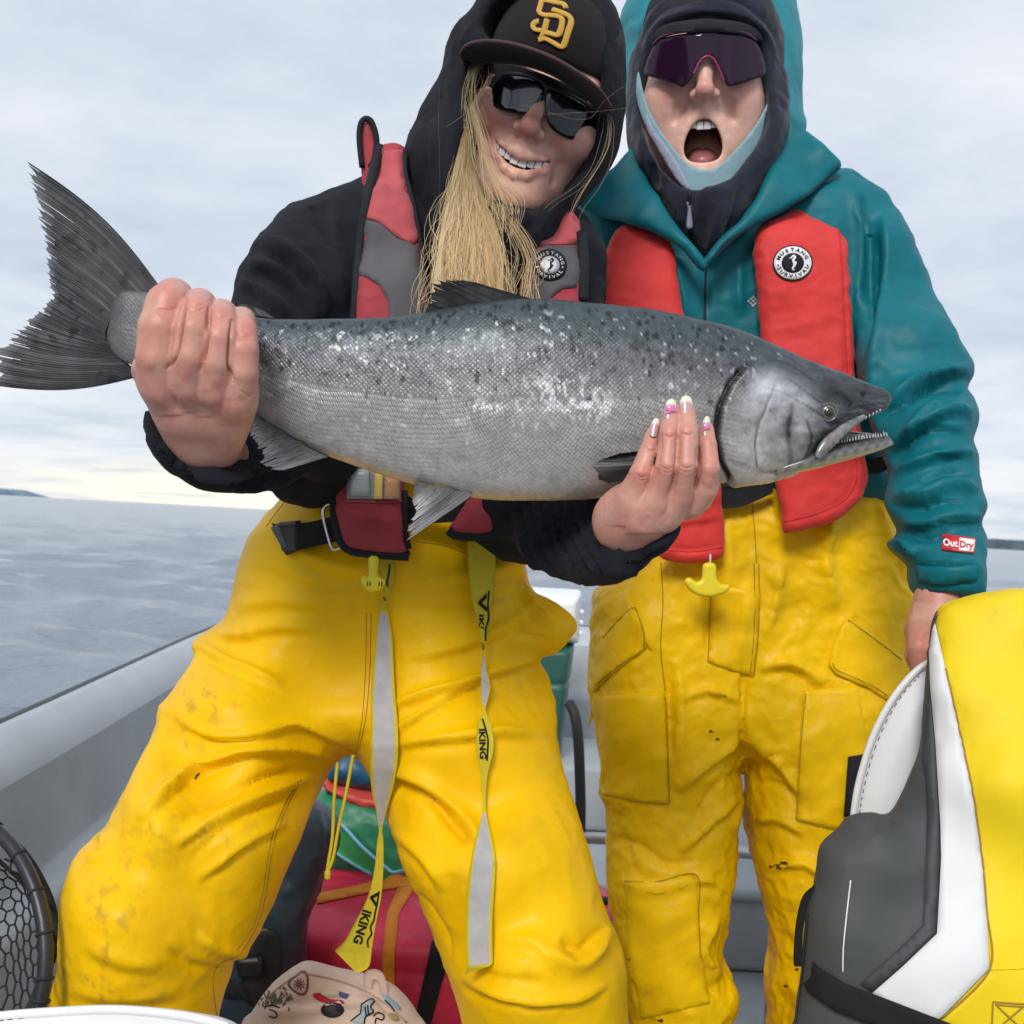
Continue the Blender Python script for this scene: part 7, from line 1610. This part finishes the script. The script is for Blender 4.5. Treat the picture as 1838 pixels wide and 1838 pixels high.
# ---- red case with an orange strap
def red_case():
    x0, x1, y0, y1, H = -.305, .190, 1.58, 1.89, .47
    root = thing('storage_case', 'red plastic case with orange strap standing behind the spread legs', 'case', ((x0+x1)/2, (y0+y1)/2, 0))
    M = material('red_plastic', (.60, .022, .065), .42, spec=.45, var=(16, .25), dirt=[(20, (.72, .22, .27), .55, .8, .5)], bump=[(60, .25, .002)])
    f = Field((x0-.03, y0-.03, -.02), (x1+.03, y1+.03, H+.03), .006)
    f.slab([(x0, .004), (x1, .004), (x1, H), (x0, H)], (y0+y1)/2, .05, (y1-y0)/2/.05, (y1-y0)/2/.05)
    V, Q = f.mesh(); V = relax(V, Q, 4, .5)
    N = vnormals(V, Q); V = V-N*(.004*np.exp(-((V[:,2]-.395)/.006)**2))[:,None]
    part('case_body', V, Q, M, root, 'W'); T = bvh(WC(V), Q)
    MO = material('orange_webbing', (.74, .235, .010), .65, weave=(500, .5), var=(30, .12))
    for pol in ([(560, 1605), (640, 1590), (735, 1562), (735, 1590), (645, 1606), (570, 1622)], [(722, 1575), (752, 1570), (740, 1600), (716, 1640), (708, 1720), (710, 1850), (686, 1850), (686, 1720), (694, 1640)]):
        v, f = drape(T, np.array(pol, float), .0015, .002, 10); part('strap', v, f, MO, root)
    v, f = drape(T, np.array([(775, 1690), (800, 1660), (830, 1660), (805, 1720), (770, 1850), (740, 1850)], float), .0015, .003, 12); part('strap', v, f, M_WEB, root)
    v, f = drape(T, np.array([(1000, 1606), (1130, 1612), (1130, 1624), (1000, 1620)], float), .0015, .004, 12); part('strap', v, f, M_WEB, root)
red_case()
def softbag(lo, hi, h, pol, d, R, mat, name, parent, noise=(), sf=1.0, sb=1.0, folds=(), rl=2):
    d0 = d if not callable(d) else float(d(np.array(0.0), np.array(-.4)))
    f = Field(lo, hi, h); f.slab(polyc(pol, d, 3), d, R, sf, sb); V, Q = f.mesh(); V = relax(V, Q, rl, .5); N = vnormals(V, Q)
    if noise: V = cloth_noise(V, N, noise); N = vnormals(V, Q)
    if folds: V = fold(V, N, folds)
    o = part(name, V, Q, mat, parent); return o, bvh(V, Q)
def dry_bag():
    d = 1.86; p = C(650, 1545, d)
    root = thing('dry_bag', 'green dry bag with blue rolled top and red band lying on the red case', 'bag', W([p])[0])
    nz = [(14, .008, 2, 5, (1, 1, 1), 'f'), (30, .004, 2, 8, (1, 1, 1), 'r')]
    lo, hi = np.array(C(520, 1600, d))-np.array([0, .14, .02]), np.array(C(900, 1310, d))+np.array([0, .14, 0])
    g = softbag(lo, hi, .006, [(548, 1450), (590, 1412), (660, 1420), (760, 1440), (860, 1470), (860, 1570), (760, 1595), (690, 1585), (585, 1545)], d, .06, material('green_tarpaulin', (.022, .19, .095), .45, spec=.45, bump=[(40, .3, .003)]), 'bag_body', root, nz)
    softbag(lo, hi, .005, [(576, 1404), (600, 1392), (680, 1404), (770, 1420), (770, 1462), (690, 1458), (600, 1436)], d-.004, .055, material('coral_tarpaulin', (.55, .060, .045), .5, bump=[(40, .3, .003)]), 'red_band', root, nz)
    softbag(lo, hi, .005, [(586, 1400), (592, 1350), (640, 1335), (700, 1345), (770, 1370), (770, 1415), (690, 1425), (620, 1412)], d-.006, .055, material('blue_tarpaulin', (.012, .085, .17), .42, bump=[(50, .35, .003)]), 'rolled_top', root, nz)
    MG = material('green_webbing', (.030, .27, .070), .6, weave=(500, .5)); MBl = material('sky_blue_piping', (.16, .42, .56), .55)
    loc = at_depth(lambda x, y: 1.76-.0007*(x-560))
    v, f, mi = strip([(560, 1450), (610, 1478), (650, 1520), (690, 1555), (702, 1570)], [(548, 1478), (590, 1520), (630, 1548), (670, 1568), (690, 1580)], loc, cols=4, thick=.003); s_ = part('strap', v, f, MG, root)
    for L in ([(560, 1450), (610, 1478), (650, 1520), (690, 1555), (708, 1566), (742, 1556)], [(548, 1478), (590, 1520), (630, 1548), (668, 1570)]):
        v, f = tube(np.array([loc(x, y, .002) for x, y in smooth_poly(L, 5, False)]), .0028, 6); part('piping', v, f, MBl, s_)
dry_bag()
def dark_bag():
    d = 1.50; root = thing('waterproof_duffel', 'slate blue waterproof bag with black buckle wedged beside the red case', 'bag', floor_of(W([C(500, 1700, d)])[0]))
    lo, hi = np.array(C(340, 2300, d))-np.array([0, .14, .02]), np.array(C(640, 1400, d))+np.array([0, .14, 0])
    o, T = softbag(lo, hi, .007, [(520, 1440), (560, 1440), (600, 1480), (602, 1520), (582, 1580), (562, 1640), (550, 1700), (546, 1838), (560, 2260), (360, 2260), (370, 1838), (380, 1740), (400, 1620), (440, 1500)], d, .06, material('slate_tarpaulin', (.022, .036, .052), .36, spec=.5, bump=[(30, .4, .004)]), 'bag_body', root, [(12, .010, 2, 15, (1, 1, 1), 'f'), (26, .005, 2, 18, (1, 1, 1), 'r')])
    v, f = drape(T, smooth_poly([(430, 1745), (440, 1700), (470, 1665), (500, 1680), (505, 1730), (490, 1790), (455, 1800)], 3), .004, .02, 10); b_ = part('pocket', v, f, material('black_rubberised', (.010, .010, .012), .45), root)
    v, f = drape(T, np.array([(425, 1720), (470, 1715), (472, 1750), (430, 1752)], float), .03, .012, 9); part('buckle', v, f, M_FRAME, b_)
    v, f = drape(T, np.array([(405, 1760), (450, 1765), (480, 1800), (470, 1815), (430, 1790), (400, 1790)], float), .006, .006, 9); part('strap', v, f, M_WEB, root)
dark_bag()
def tote():
    d = 1.24; root = thing('tote_bag', 'pale canvas tote bag printed with small motifs standing between the legs', 'bag', floor_of(W([C(600, 1838, d)])[0]))
    lo, hi = np.array(C(400, 2640, d))-np.array([0, .14, .02]), np.array(C(800, 1680, d))+np.array([0, .14, 0])
    MT = material('pale_canvas', (.76, .58, .475), .9, spec=.15, weave=(420, .5), var=(18, .10), bump=[(50, .25, .003)])
    o, T = softbag(lo, hi, .0052, [(436, 1860), (452, 1824), (474, 1786), (506, 1752), (532, 1732), (548, 1727), (590, 1735), (640, 1746), (690, 1768), (722, 1796), (748, 1832), (770, 1880), (780, 2200), (770, 2580), (420, 2580), (420, 2200)], d, .05, MT, 'bag_body', root, [(12, .006, 2, 25, (1, 1, 1), 'f')], folds=[([(470, 1820), (560, 1812), (640, 1800), (700, 1830)], 10, .010), ([(480, 1800), (560, 1795), (640, 1785)], 8, -.006), ([(640, 1760), (680, 1790), (700, 1830)], 7, -.006)])
    hv, hf, mi = strip([(652, 1768), (654, 1748), (664, 1740), (682, 1742), (692, 1758), (696, 1790)], [(668, 1775), (668, 1760), (672, 1757), (677, 1760), (680, 1770), (684, 1795)], at_depth(d-.012), cols=3, thick=.004); part('handle', hv, hf, MT, root)
    v, f = drape_line(T, [(480, 1790), (530, 1752), (560, 1750), (630, 1768), (690, 1800), (730, 1836)], .0012, .0006); part('hem_seam', v, f, material('hem_thread', (.45, .32, .26), .9), root)
    def pr(poly, col, sm=True, off=.0008, name='printed_motif'):
        v, f = drape(T, smooth_poly(poly, 3) if sm else np.array(poly, float), off, .0003, 6); part(name, v, f, material('print_ink', col, .85, spec=.1), root)
    k = lambda L: [(360+x/3.416, 1300+y/3.416) for x, y in L]
    def ln(L, m=M_PRINT, r=.0008):
        v, f = drape_line(T, k(L), r, .0016, 3); part('printed_motif', v, f, m, root)
    MI = material('maroon_ink', (.20, .075, .075), .9); MBL = material('blue_ink', (.09, .13, .24), .9); MRE = (.46, .035, .05)
    # arrowhead
    pr(k([(530, 1592), (598, 1524), (642, 1512), (664, 1560), (658, 1634), (632, 1664), (588, 1654)]), (.22, .10, .10)); pr(k([(548, 1592), (604, 1540), (636, 1532), (650, 1562), (645, 1627), (626, 1647), (594, 1640)]), (.60, .45, .38), off=.0014)
    for a in (0, 36, 72, 108, 144):
        c_, s_ = math.cos(math.radians(a))*36, math.sin(math.radians(a))*36; ln([(605-c_, 1595-s_), (605, 1595), (605+c_, 1595+s_)], MI, .0010)
    # red truck with a dark wheel
    pr(k([(686, 1660), (730, 1646), (790, 1684), (860, 1690), (880, 1712), (820, 1716), (750, 1706), (712, 1688)]), MRE); pr(k([(735, 1642), (800, 1634), (860, 1640), (836, 1668), (770, 1672)]), (.62, .58, .42), off=.0012); pr(k([(846, 1636), (912, 1656), (892, 1686), (852, 1672)]), (.08, .12, .24), False, .0014)
    for r_, cc, of in ((72, (.030, .034, .042), .0010), (50, (.060, .062, .070), .0016), (30, (.10, .10, .11), .0022)):
        a = np.linspace(0, 2*math.pi, 18, endpoint=False); pr(k([(808+r_*math.cos(t), 1752+.68*r_*math.sin(t)) for t in a]), cc, False, of)
    # pale blue map outline and squiggles
    pr(k([(985, 1716), (1044, 1684), (1066, 1698), (1042, 1730), (1060, 1764), (1012, 1794), (1004, 1836), (920, 1820), (956, 1790), (980, 1770)]), (.38, .46, .50))
    for L in ([(985, 1716), (1044, 1684), (1066, 1698), (1042, 1730), (1060, 1764), (1012, 1794), (1004, 1836)], [(920, 1820), (956, 1790), (980, 1770), (985, 1716)], [(1060, 1790), (1085, 1766), (1124, 1785), (1112, 1814), (1078, 1802), (1070, 1836)], [(1008, 1730), (1016, 1786)], [(1024, 1722), (1030, 1776)], [(420, 1750), (448, 1756), (472, 1784), (450, 1800), (420, 1790)], [(396, 1734), (430, 1722), (486, 1738)], [(1130, 1690), (1160, 1720), (1190, 1760)]): ln(L)
    pr(k([(1120, 1640), (1180, 1690), (1230, 1740), (1210, 1752), (1150, 1704), (1110, 1660)]), (.30, .42, .52)); pr(k([(1150, 1770), (1200, 1780), (1220, 1816), (1170, 1812)]), (.34, .30, .14))
    r3 = np.random.default_rng(4)
    for i in range(70):
        x, y = r3.normal(452, 48), r3.normal(1690, 30); v, f = drape_line(T, k([(x, y), (x+r3.normal(0, 6), y-8), (x+r3.normal(0, 8), y-18)]), .0010, .0008, 2, 4); part('printed_motif', v, f, M_OLIVE, root)
M_OLIVE = material('olive_ink', (.16, .15, .10), .9)
tote()
def cooler():
    c = W([C(880, 1200, 2.95)])[0]; base = .382
    root = thing('cooler', 'green cooler box with white lid on the stern locker', 'cooler', (c[0], 3.24, base))
    x1 = W([C(1046, 1120, 3.10)])[0][0]; x0 = x1-.44; y0, y1 = 3.10, 3.38
    top = .862
    lw = material('white_lid', (.78, .78, .76), .4, var=(12, .06)); lg = material('bottle_green_plastic', (.020, .095, .075), .38, var=(14, .15), bump=[(50, .15, .002)])
    f = Field((x0-.02, y0-.02, base-.01), (x1+.02, y1+.02, .78), .006)
    f.slab([(x0+.03, base+.002), (x1-.035, base+.002), (x1-.012, .715), (x0+.01, .715)], (y0+y1)/2, .03, (y1-y0)/2/.03, (y1-y0)/2/.03); V, Q = f.mesh(); V = relax(V, Q, 3); N = vnormals(V, Q)
    V = V-N*(.006*np.exp(-((V[:,2]-.60)/.007)**2))[:,None]; part('box', V, Q, lg, root, 'W')
    f = Field((x0-.02, y0-.03, .66), (x1+.03, y1+.03, top+.03), .006); f.slab([(x0, .708), (x1, .708), (x1, top), (x0, top)], (y0+y1)/2, .032, (y1-y0+.02)/2/.032, (y1-y0+.02)/2/.032); V, Q = f.mesh(); V = relax(V, Q, 3); lid = part('lid', V, Q, lw, root, 'W')
    for z in (.745, .775, .805):
        v, f = boxm((x1-.002, y0+.05, z), (.012, .035, .012), .003); part('lid_hinge', v, f, lw, lid, 'W')
cooler()
def odds():
    v, f = tube(smooth_poly([C(*p) for p in ((1022, 1262, 2.35), (1032, 1285, 2.33), (1038, 1330, 2.32), (1041, 1400, 2.32), (1042, 1460, 2.32), (1040, 1510, 2.32), (1034, 1560, 2.30))], 6, False), .0115, 10)
    o = part('fuel_hose', v, f, material('black_hose', (.02, .02, .022), .5), None); o['label'] = 'black hose curving down behind the trouser leg beside the cooler'; o['category'] = 'hose'
    f = Field(np.array(C(1000, 1540, 1.84))-np.array([0, .06, 0]), np.array(C(1060, 1470, 1.84))+np.array([0, .06, 0]), .004); f.slab(polyc([(1010, 1500), (1034, 1478), (1046, 1486), (1048, 1506), (1044, 1528), (1012, 1530)], 1.84, 3), 1.84, .02, 1, 1); V, Q = f.mesh(); V = cloth_noise(V, vnormals(V, Q), [(40, .004, 2, 3, (1, 1, 1), 'r')])
    o = part('cloth', V, Q, material('pink_cloth', (.72, .18, .36), .85), None); o['label'] = 'bright pink cloth scrap bunched at the edge of the red case'; o['category'] = 'cloth'
odds()
# ---- landing net
def landing_net():
    d = .95; root = thing('landing_net', 'black landing net with round hoop and knotted mesh at the boat side', 'net', floor_of(W([C(-60, 1760, d)])[0]))
    MN = material('black_hoop', (.016, .017, .020), .38, spec=.5, bump=[(60, .2, .002)]); MC = material('black_cord', (.014, .014, .016), .8)
    s = d/FPX
    cx, cz = (-128-919)*s, (919-1712)*s
    a = np.linspace(0, 2*math.pi, 90, endpoint=False)
    outer = np.stack([cx+252*s*np.cos(a), d+.10*np.sin(a)*.35-.05*np.cos(a), cz+242*s*np.sin(a)], 1)
    v, f = tube(outer, .0062, 10, closed=True); part('hoop', v, f, MN, root)
    inner = np.stack([cx-.004+202*s*np.cos(a)*(1+.012*np.sin(a*7)), d+.03+.03*np.sin(a), cz-.008+204*s*np.sin(a)*(1+.012*np.cos(a*6))], 1)
    v, f = tube(inner, .0052, 8, closed=True, flat=.55); part('rim_band', v, f, MC, root)
    for k in range(0, 90, 4):
        p0, p1 = outer[k], inner[(k+2) % 90]; mid = (p0+p1)/2+np.array([0, -.004, -.003]); v, f = tube(smooth_poly([p0+(p0-p1)*.03, mid, p1, inner[k]*.5+p0*.5, p0], 4, False), .0012, 5); part('tie_cord', v, f, MC, root)
        t_ = outer[(k+1) % 90]-p0; t_ /= np.linalg.norm(t_); u_ = np.cross(t_, (0, 1, 0)); w_ = np.cross(t_, u_); v, f = tube([p0+.0068*(u_*math.cos(q)+w_*math.sin(q)) for q in np.linspace(0, 2*math.pi, 12, endpoint=False)], .0016, 5, closed=True); part('cord_wrap', v, f, MC, root)
    # hexagonal mesh bag
    hs = 15.5*s; lines = []
    for i in range(-16, 17):
        for j in range(-20, 21):
            x = (i+.5*(j % 2))*hs*1.732; z = j*hs*1.5
            pt = [(x+hs*math.sin(q), z+hs*math.cos(q)) for q in np.radians([0, 60, 120, 180])]
            if math.hypot(x, z) > 205*s: continue
            lines.append(pt)
    ms = []
    for L in lines:
        P = []
        for x, z in L:
            r = min(math.hypot(x, z)/(205*s), 1); x2 = x+.004*math.sin(z*70); z2 = z+.004*math.sin(x*60+1); P.append((cx-.004+x2, d+.03+.10*(1-r*r)+.004*math.sin(x*90), cz-.008+z2))
        ms.append(tube(P, .00105, 4, cap=False))
    v, f = joinm(*ms); part('netting', v, f, MC, root)
    h0 = outer[68]; v, f = tube([h0, h0+np.array([-.02, .05, -.25]), h0+np.array([-.04, .12, -.48])], .011, 10); part('handle', v, f, MN, root)
landing_net()
M_VINYL = material('white_vinyl', (.74, .74, .735), .42, spec=.45, var=(10, .05), bump=[(200, .15, .0006), (30, .1, .002)])
# ---- white seat edge in the near corner
def near_seat():
    d = .74; root = thing('helm_chair', 'white vinyl seat with dark stitched seam below the landing net', 'seat', floor_of(W([C(150, 1900, d)])[0]))
    pol = [(-170, 1880), (-60, 1836), (0, 1823), (100, 1815), (200, 1811), (290, 1817), (360, 1828), (410, 1842), (440, 1880), (440, 2050), (-170, 2050)]
    lo, hi = np.array(C(-200, 2080, d))-np.array([0, .08, 0]), np.array(C(470, 1780, d))+np.array([0, .08, 0])
    o, T = softbag(lo, hi, .005, pol, d, .03, M_VINYL, 'cushion', root, [(14, .002, 2, 5, (1, 1, 1), 'f')])
    v, f = tube(smooth_poly([C(x, y+1, d-.004) for x, y in ((-60, 1836), (0, 1823), (100, 1815), (200, 1811), (290, 1817), (360, 1828), (410, 1842))], 5, False), .0030, 8); part('piping', v, f, M_VINYL, root)
    L = smooth_poly([(0, 1832), (100, 1822), (200, 1819), (290, 1825), (360, 1836)], 10, False)
    for i in range(0, len(L)-1, 2):
        v, f = drape_line(T, [L[i], (L[i]+L[i+1])/2, L[i+1]], .0007, .0003, 1.5, 4); part('stitch', v, f, M_FRAME, root)
    b = W([C(130, 2050, d+.05)])[0]; v, f = boxm((b[0], b[1], b[2]/2+.01), (.10, .10, b[2]), .01); part('pedestal', v, f, M_BOAT, root, 'W')
near_seat()
# ---- helm seat and the life jacket hung over it
def right_seat():
    d = 1.10; root = thing('helm_chair', 'white vinyl seat back with piped edge under the draped life jacket', 'seat', floor_of(W([C(1760, 1700, d)])[0]))
    pol = [(1700, 1178), (1664, 1188), (1632, 1212), (1597, 1256), (1566, 1315), (1545, 1378), (1532, 1440), (1525, 1520), (1530, 1640), (1580, 1720), (1960, 1740), (2020, 1600), (2010, 1350), (1940, 1220), (1800, 1170)]
    lo, hi = np.array(C(1480, 1790, d))-np.array([0, .08, 0]), np.array(C(2060, 1130, d))+np.array([0, .08, 0])
    o, T = softbag(lo, hi, .005, pol, d, .028, M_VINYL, 'backrest', root, [(10, .002, 2, 5, (1, 1, 1), 'f')])
    v, f = tube(smooth_poly([C(x, y, d-.012) for x, y in ((1700, 1182), (1664, 1191), (1634, 1215), (1600, 1258), (1569, 1317), (1548, 1380), (1535, 1440), (1529, 1520), (1536, 1636))], 5, False), .0034, 8); part('piping', v, f, M_VINYL, root)
    L = smooth_poly([(1650, 1214), (1618, 1250), (1586, 1306), (1562, 1370), (1548, 1430), (1542, 1470)], 8, False)
    for i in range(0, len(L)-1, 2):
        v, f = drape_line(T, [L[i], (L[i]+L[i+1])/2, L[i+1]], .0006, .0003, 1.5, 4); part('stitch', v, f, M_VGREY, root)
    b = W([C(1780, 1740, d+.02)])[0]; v, f = boxm((b[0], b[1], b[2]/2+.03), (.10, .10, b[2]), .01); part('pedestal', v, f, M_BOAT, root, 'W')
right_seat()
def life_jacket():
    dj = idw([(1700, 1090, 1.06), (1838, 1070, 1.05), (1680, 1300, 1.03), (1800, 1400, .985), (1560, 1550, 1.0), (1480, 1700, .99), (1700, 1750, .965), (1838, 1800, .96), (2000, 1500, .99), (1650, 1430, 1.02)])
    root = thing('life_jacket', 'yellow, white and charcoal life jacket with black strap hung over the seat back', 'life jacket', floor_of(W([C(1700, 1838, .97)])[0]))
    MY = material('yellow_jacket_nylon', (.80, .58, .006), .55, spec=.35, weave=(520, .18), dirt=[(30, (.45, .33, .04), .64, .8, .5)], bump=[(20, .15, .003)])
    MW = material('white_jacket_nylon', (.70, .70, .69), .6, spec=.35, weave=(520, .2), dirt=[(24, (.45, .44, .42), .6, .8, .5)], bump=[(24, .15, .003)])
    MG = material('charcoal_jacket_nylon', (.060, .064, .064), .62, spec=.35, weave=(520, .2), var=(16, .15), bump=[(24, .2, .003)]); MG2 = material('dark_charcoal_nylon', (.040, .043, .047), .6, weave=(520, .2))
    f = Field((.24, .86, -.60), (.64, 1.15, -.04), .0044)
    sil = [(1690, 1088), (1705, 1078), (1742, 1066), (1790, 1057), (1838, 1054), (1940, 1056), (2040, 1090), (2060, 1500), (2050, 1960), (1410, 1960), (1426, 1838), (1438, 1770), (1446, 1700), (1450, 1645), (1464, 1590), (1472, 1530), (1482, 1512), (1508, 1492), (1530, 1468), (1570, 1462), (1600, 1464), (1626, 1424), (1648, 1362), (1660, 1320), (1663, 1240), (1670, 1150), (1676, 1110)]
    f.slab(polyc(sil, dj, 2), dj, .040, 1.0, .8, bl=3); V, Q = f.mesh(); V = relax(V, Q, 2, .5); N = vnormals(V, Q); V = cloth_noise(V, N, [(9, .004, 2, 135, (1, 1, 1), 'f'), (26, .0012, 2, 138, (1, 1, 1), 'r')]); N = vnormals(V, Q)
    V = fold(V, N, [([(1600, 1466), (1590, 1490), (1560, 1520)], 6, .003, 0), ([(1578, 1466), (1572, 1480), (1580, 1492)], 3, -.003), ([(1690, 1150), (1720, 1300), (1748, 1430), (1764, 1560), (1777, 1735)], 4, -.003), ([(1740, 1080), (1790, 1090), (1838, 1075)], 14, .004)])
    pq = PX(V); yel = inside(np.array([(1684, 1130), (1680, 1040), (2200, 1000), (2200, 2100), (1640, 2100), (1692, 1826), (1776, 1740), (1763, 1540), (1722, 1305)], float), pq)
    jk = part('charcoal_panel', V, Q, material('jacket_shell', attr=True, rough=.6, spec=.35, weave=(520, .2), bump=[(24, .2, .003)]), root, col=np.where(yel[:,None], np.array([.80, .58, .006]), np.array([.060, .064, .064]))); T = bvh(V, Q)
    def lay(name, pol, mat, sm=1, off=.0008, th=.0014, step=14):
        v, f = drape(T, smooth_poly(pol, sm) if sm > 1 else np.array(pol, float), off, th, step); return part(name, v, f, mat, root)
    lay('yellow_panel', [(1680, 1116), (1688, 1096), (1705, 1083), (1742, 1070), (1790, 1061), (1838, 1058), (1930, 1062), (2020, 1100), (2040, 1500), (2040, 1930), (1640, 1930), (1692, 1826), (1776, 1740), (1762, 1640), (1753, 1540), (1738, 1430), (1712, 1305), (1690, 1200)], MY)
    lay('white_stripe', [(1679, 1118), (1697, 1201), (1721, 1306), (1747, 1431), (1762, 1541), (1771, 1641), (1775, 1739), (1691, 1824), (1660, 1850), (1590, 1800), (1566, 1782), (1620, 1735), (1682, 1676), (1686, 1600), (1689, 1540), (1688, 1480), (1680, 1340), (1670, 1230), (1668, 1170), (1674, 1130)], MW, 1, .0030, .0010)
    lay('dark_border', [(1662, 1290), (1670, 1250), (1679, 1342), (1687, 1480), (1688, 1540), (1685, 1600), (1681, 1674), (1619, 1734), (1565, 1781), (1545, 1766), (1600, 1716), (1656, 1660), (1662, 1560), (1664, 1470), (1662, 1400), (1655, 1360)], MG2)
    lay('strap', [(1440, 1704), (1470, 1736), (1520, 1766), (1600, 1796), (1720, 1842), (1838, 1880), (1838, 1930), (1700, 1896), (1590, 1850), (1500, 1815), (1450, 1780), (1436, 1750)], M_WEB, 1, .004, .003)
    v, f, mi = strip([(1462, 1588), (1440, 1610), (1428, 1660), (1424, 1720), (1426, 1735)], [(1464, 1606), (1450, 1630), (1442, 1670), (1440, 1715), (1441, 1735)], at_depth(1.0), cols=3, thick=.004); part('strap', v, f, M_WEB, root)
    for L, m_ in (([(1527, 1580), (1520, 1640), (1514, 1700), (1513, 1745)], M_WPRINT), ([(1450, 1640), (1446, 1700), (1438, 1770), (1428, 1838)], M_FRAME), ([(1776, 1740), (1838, 1738)], MY)):
        v, f = drape_line(T, L, .0007, .0025); part('seam', v, f, m_, root)
    br = material('brown_thread', (.36, .20, .02), .8)
    for L in ([(1782, 1798), (1838, 1802)], [(1782, 1798), (1780, 1850)], [(1790, 1806), (1838, 1850)], [(1838, 1806), (1786, 1850)], [(1786, 1803), (1838, 1807)]):
        v, f = drape_line(T, [L[0], ((L[0][0]+L[1][0])/2, (L[0][1]+L[1][1])/2), L[1]], .0008, .0028); part('cross_stitch', v, f, br, root)
    L = [(1698, 1200), (1722, 1305), (1748, 1430), (1763, 1540), (1772, 1640), (1776, 1740), (1692, 1826)]
    v, f = drape_line(T, L, .0009, .0042); part('seam', v, f, br, root)
life_jacket()
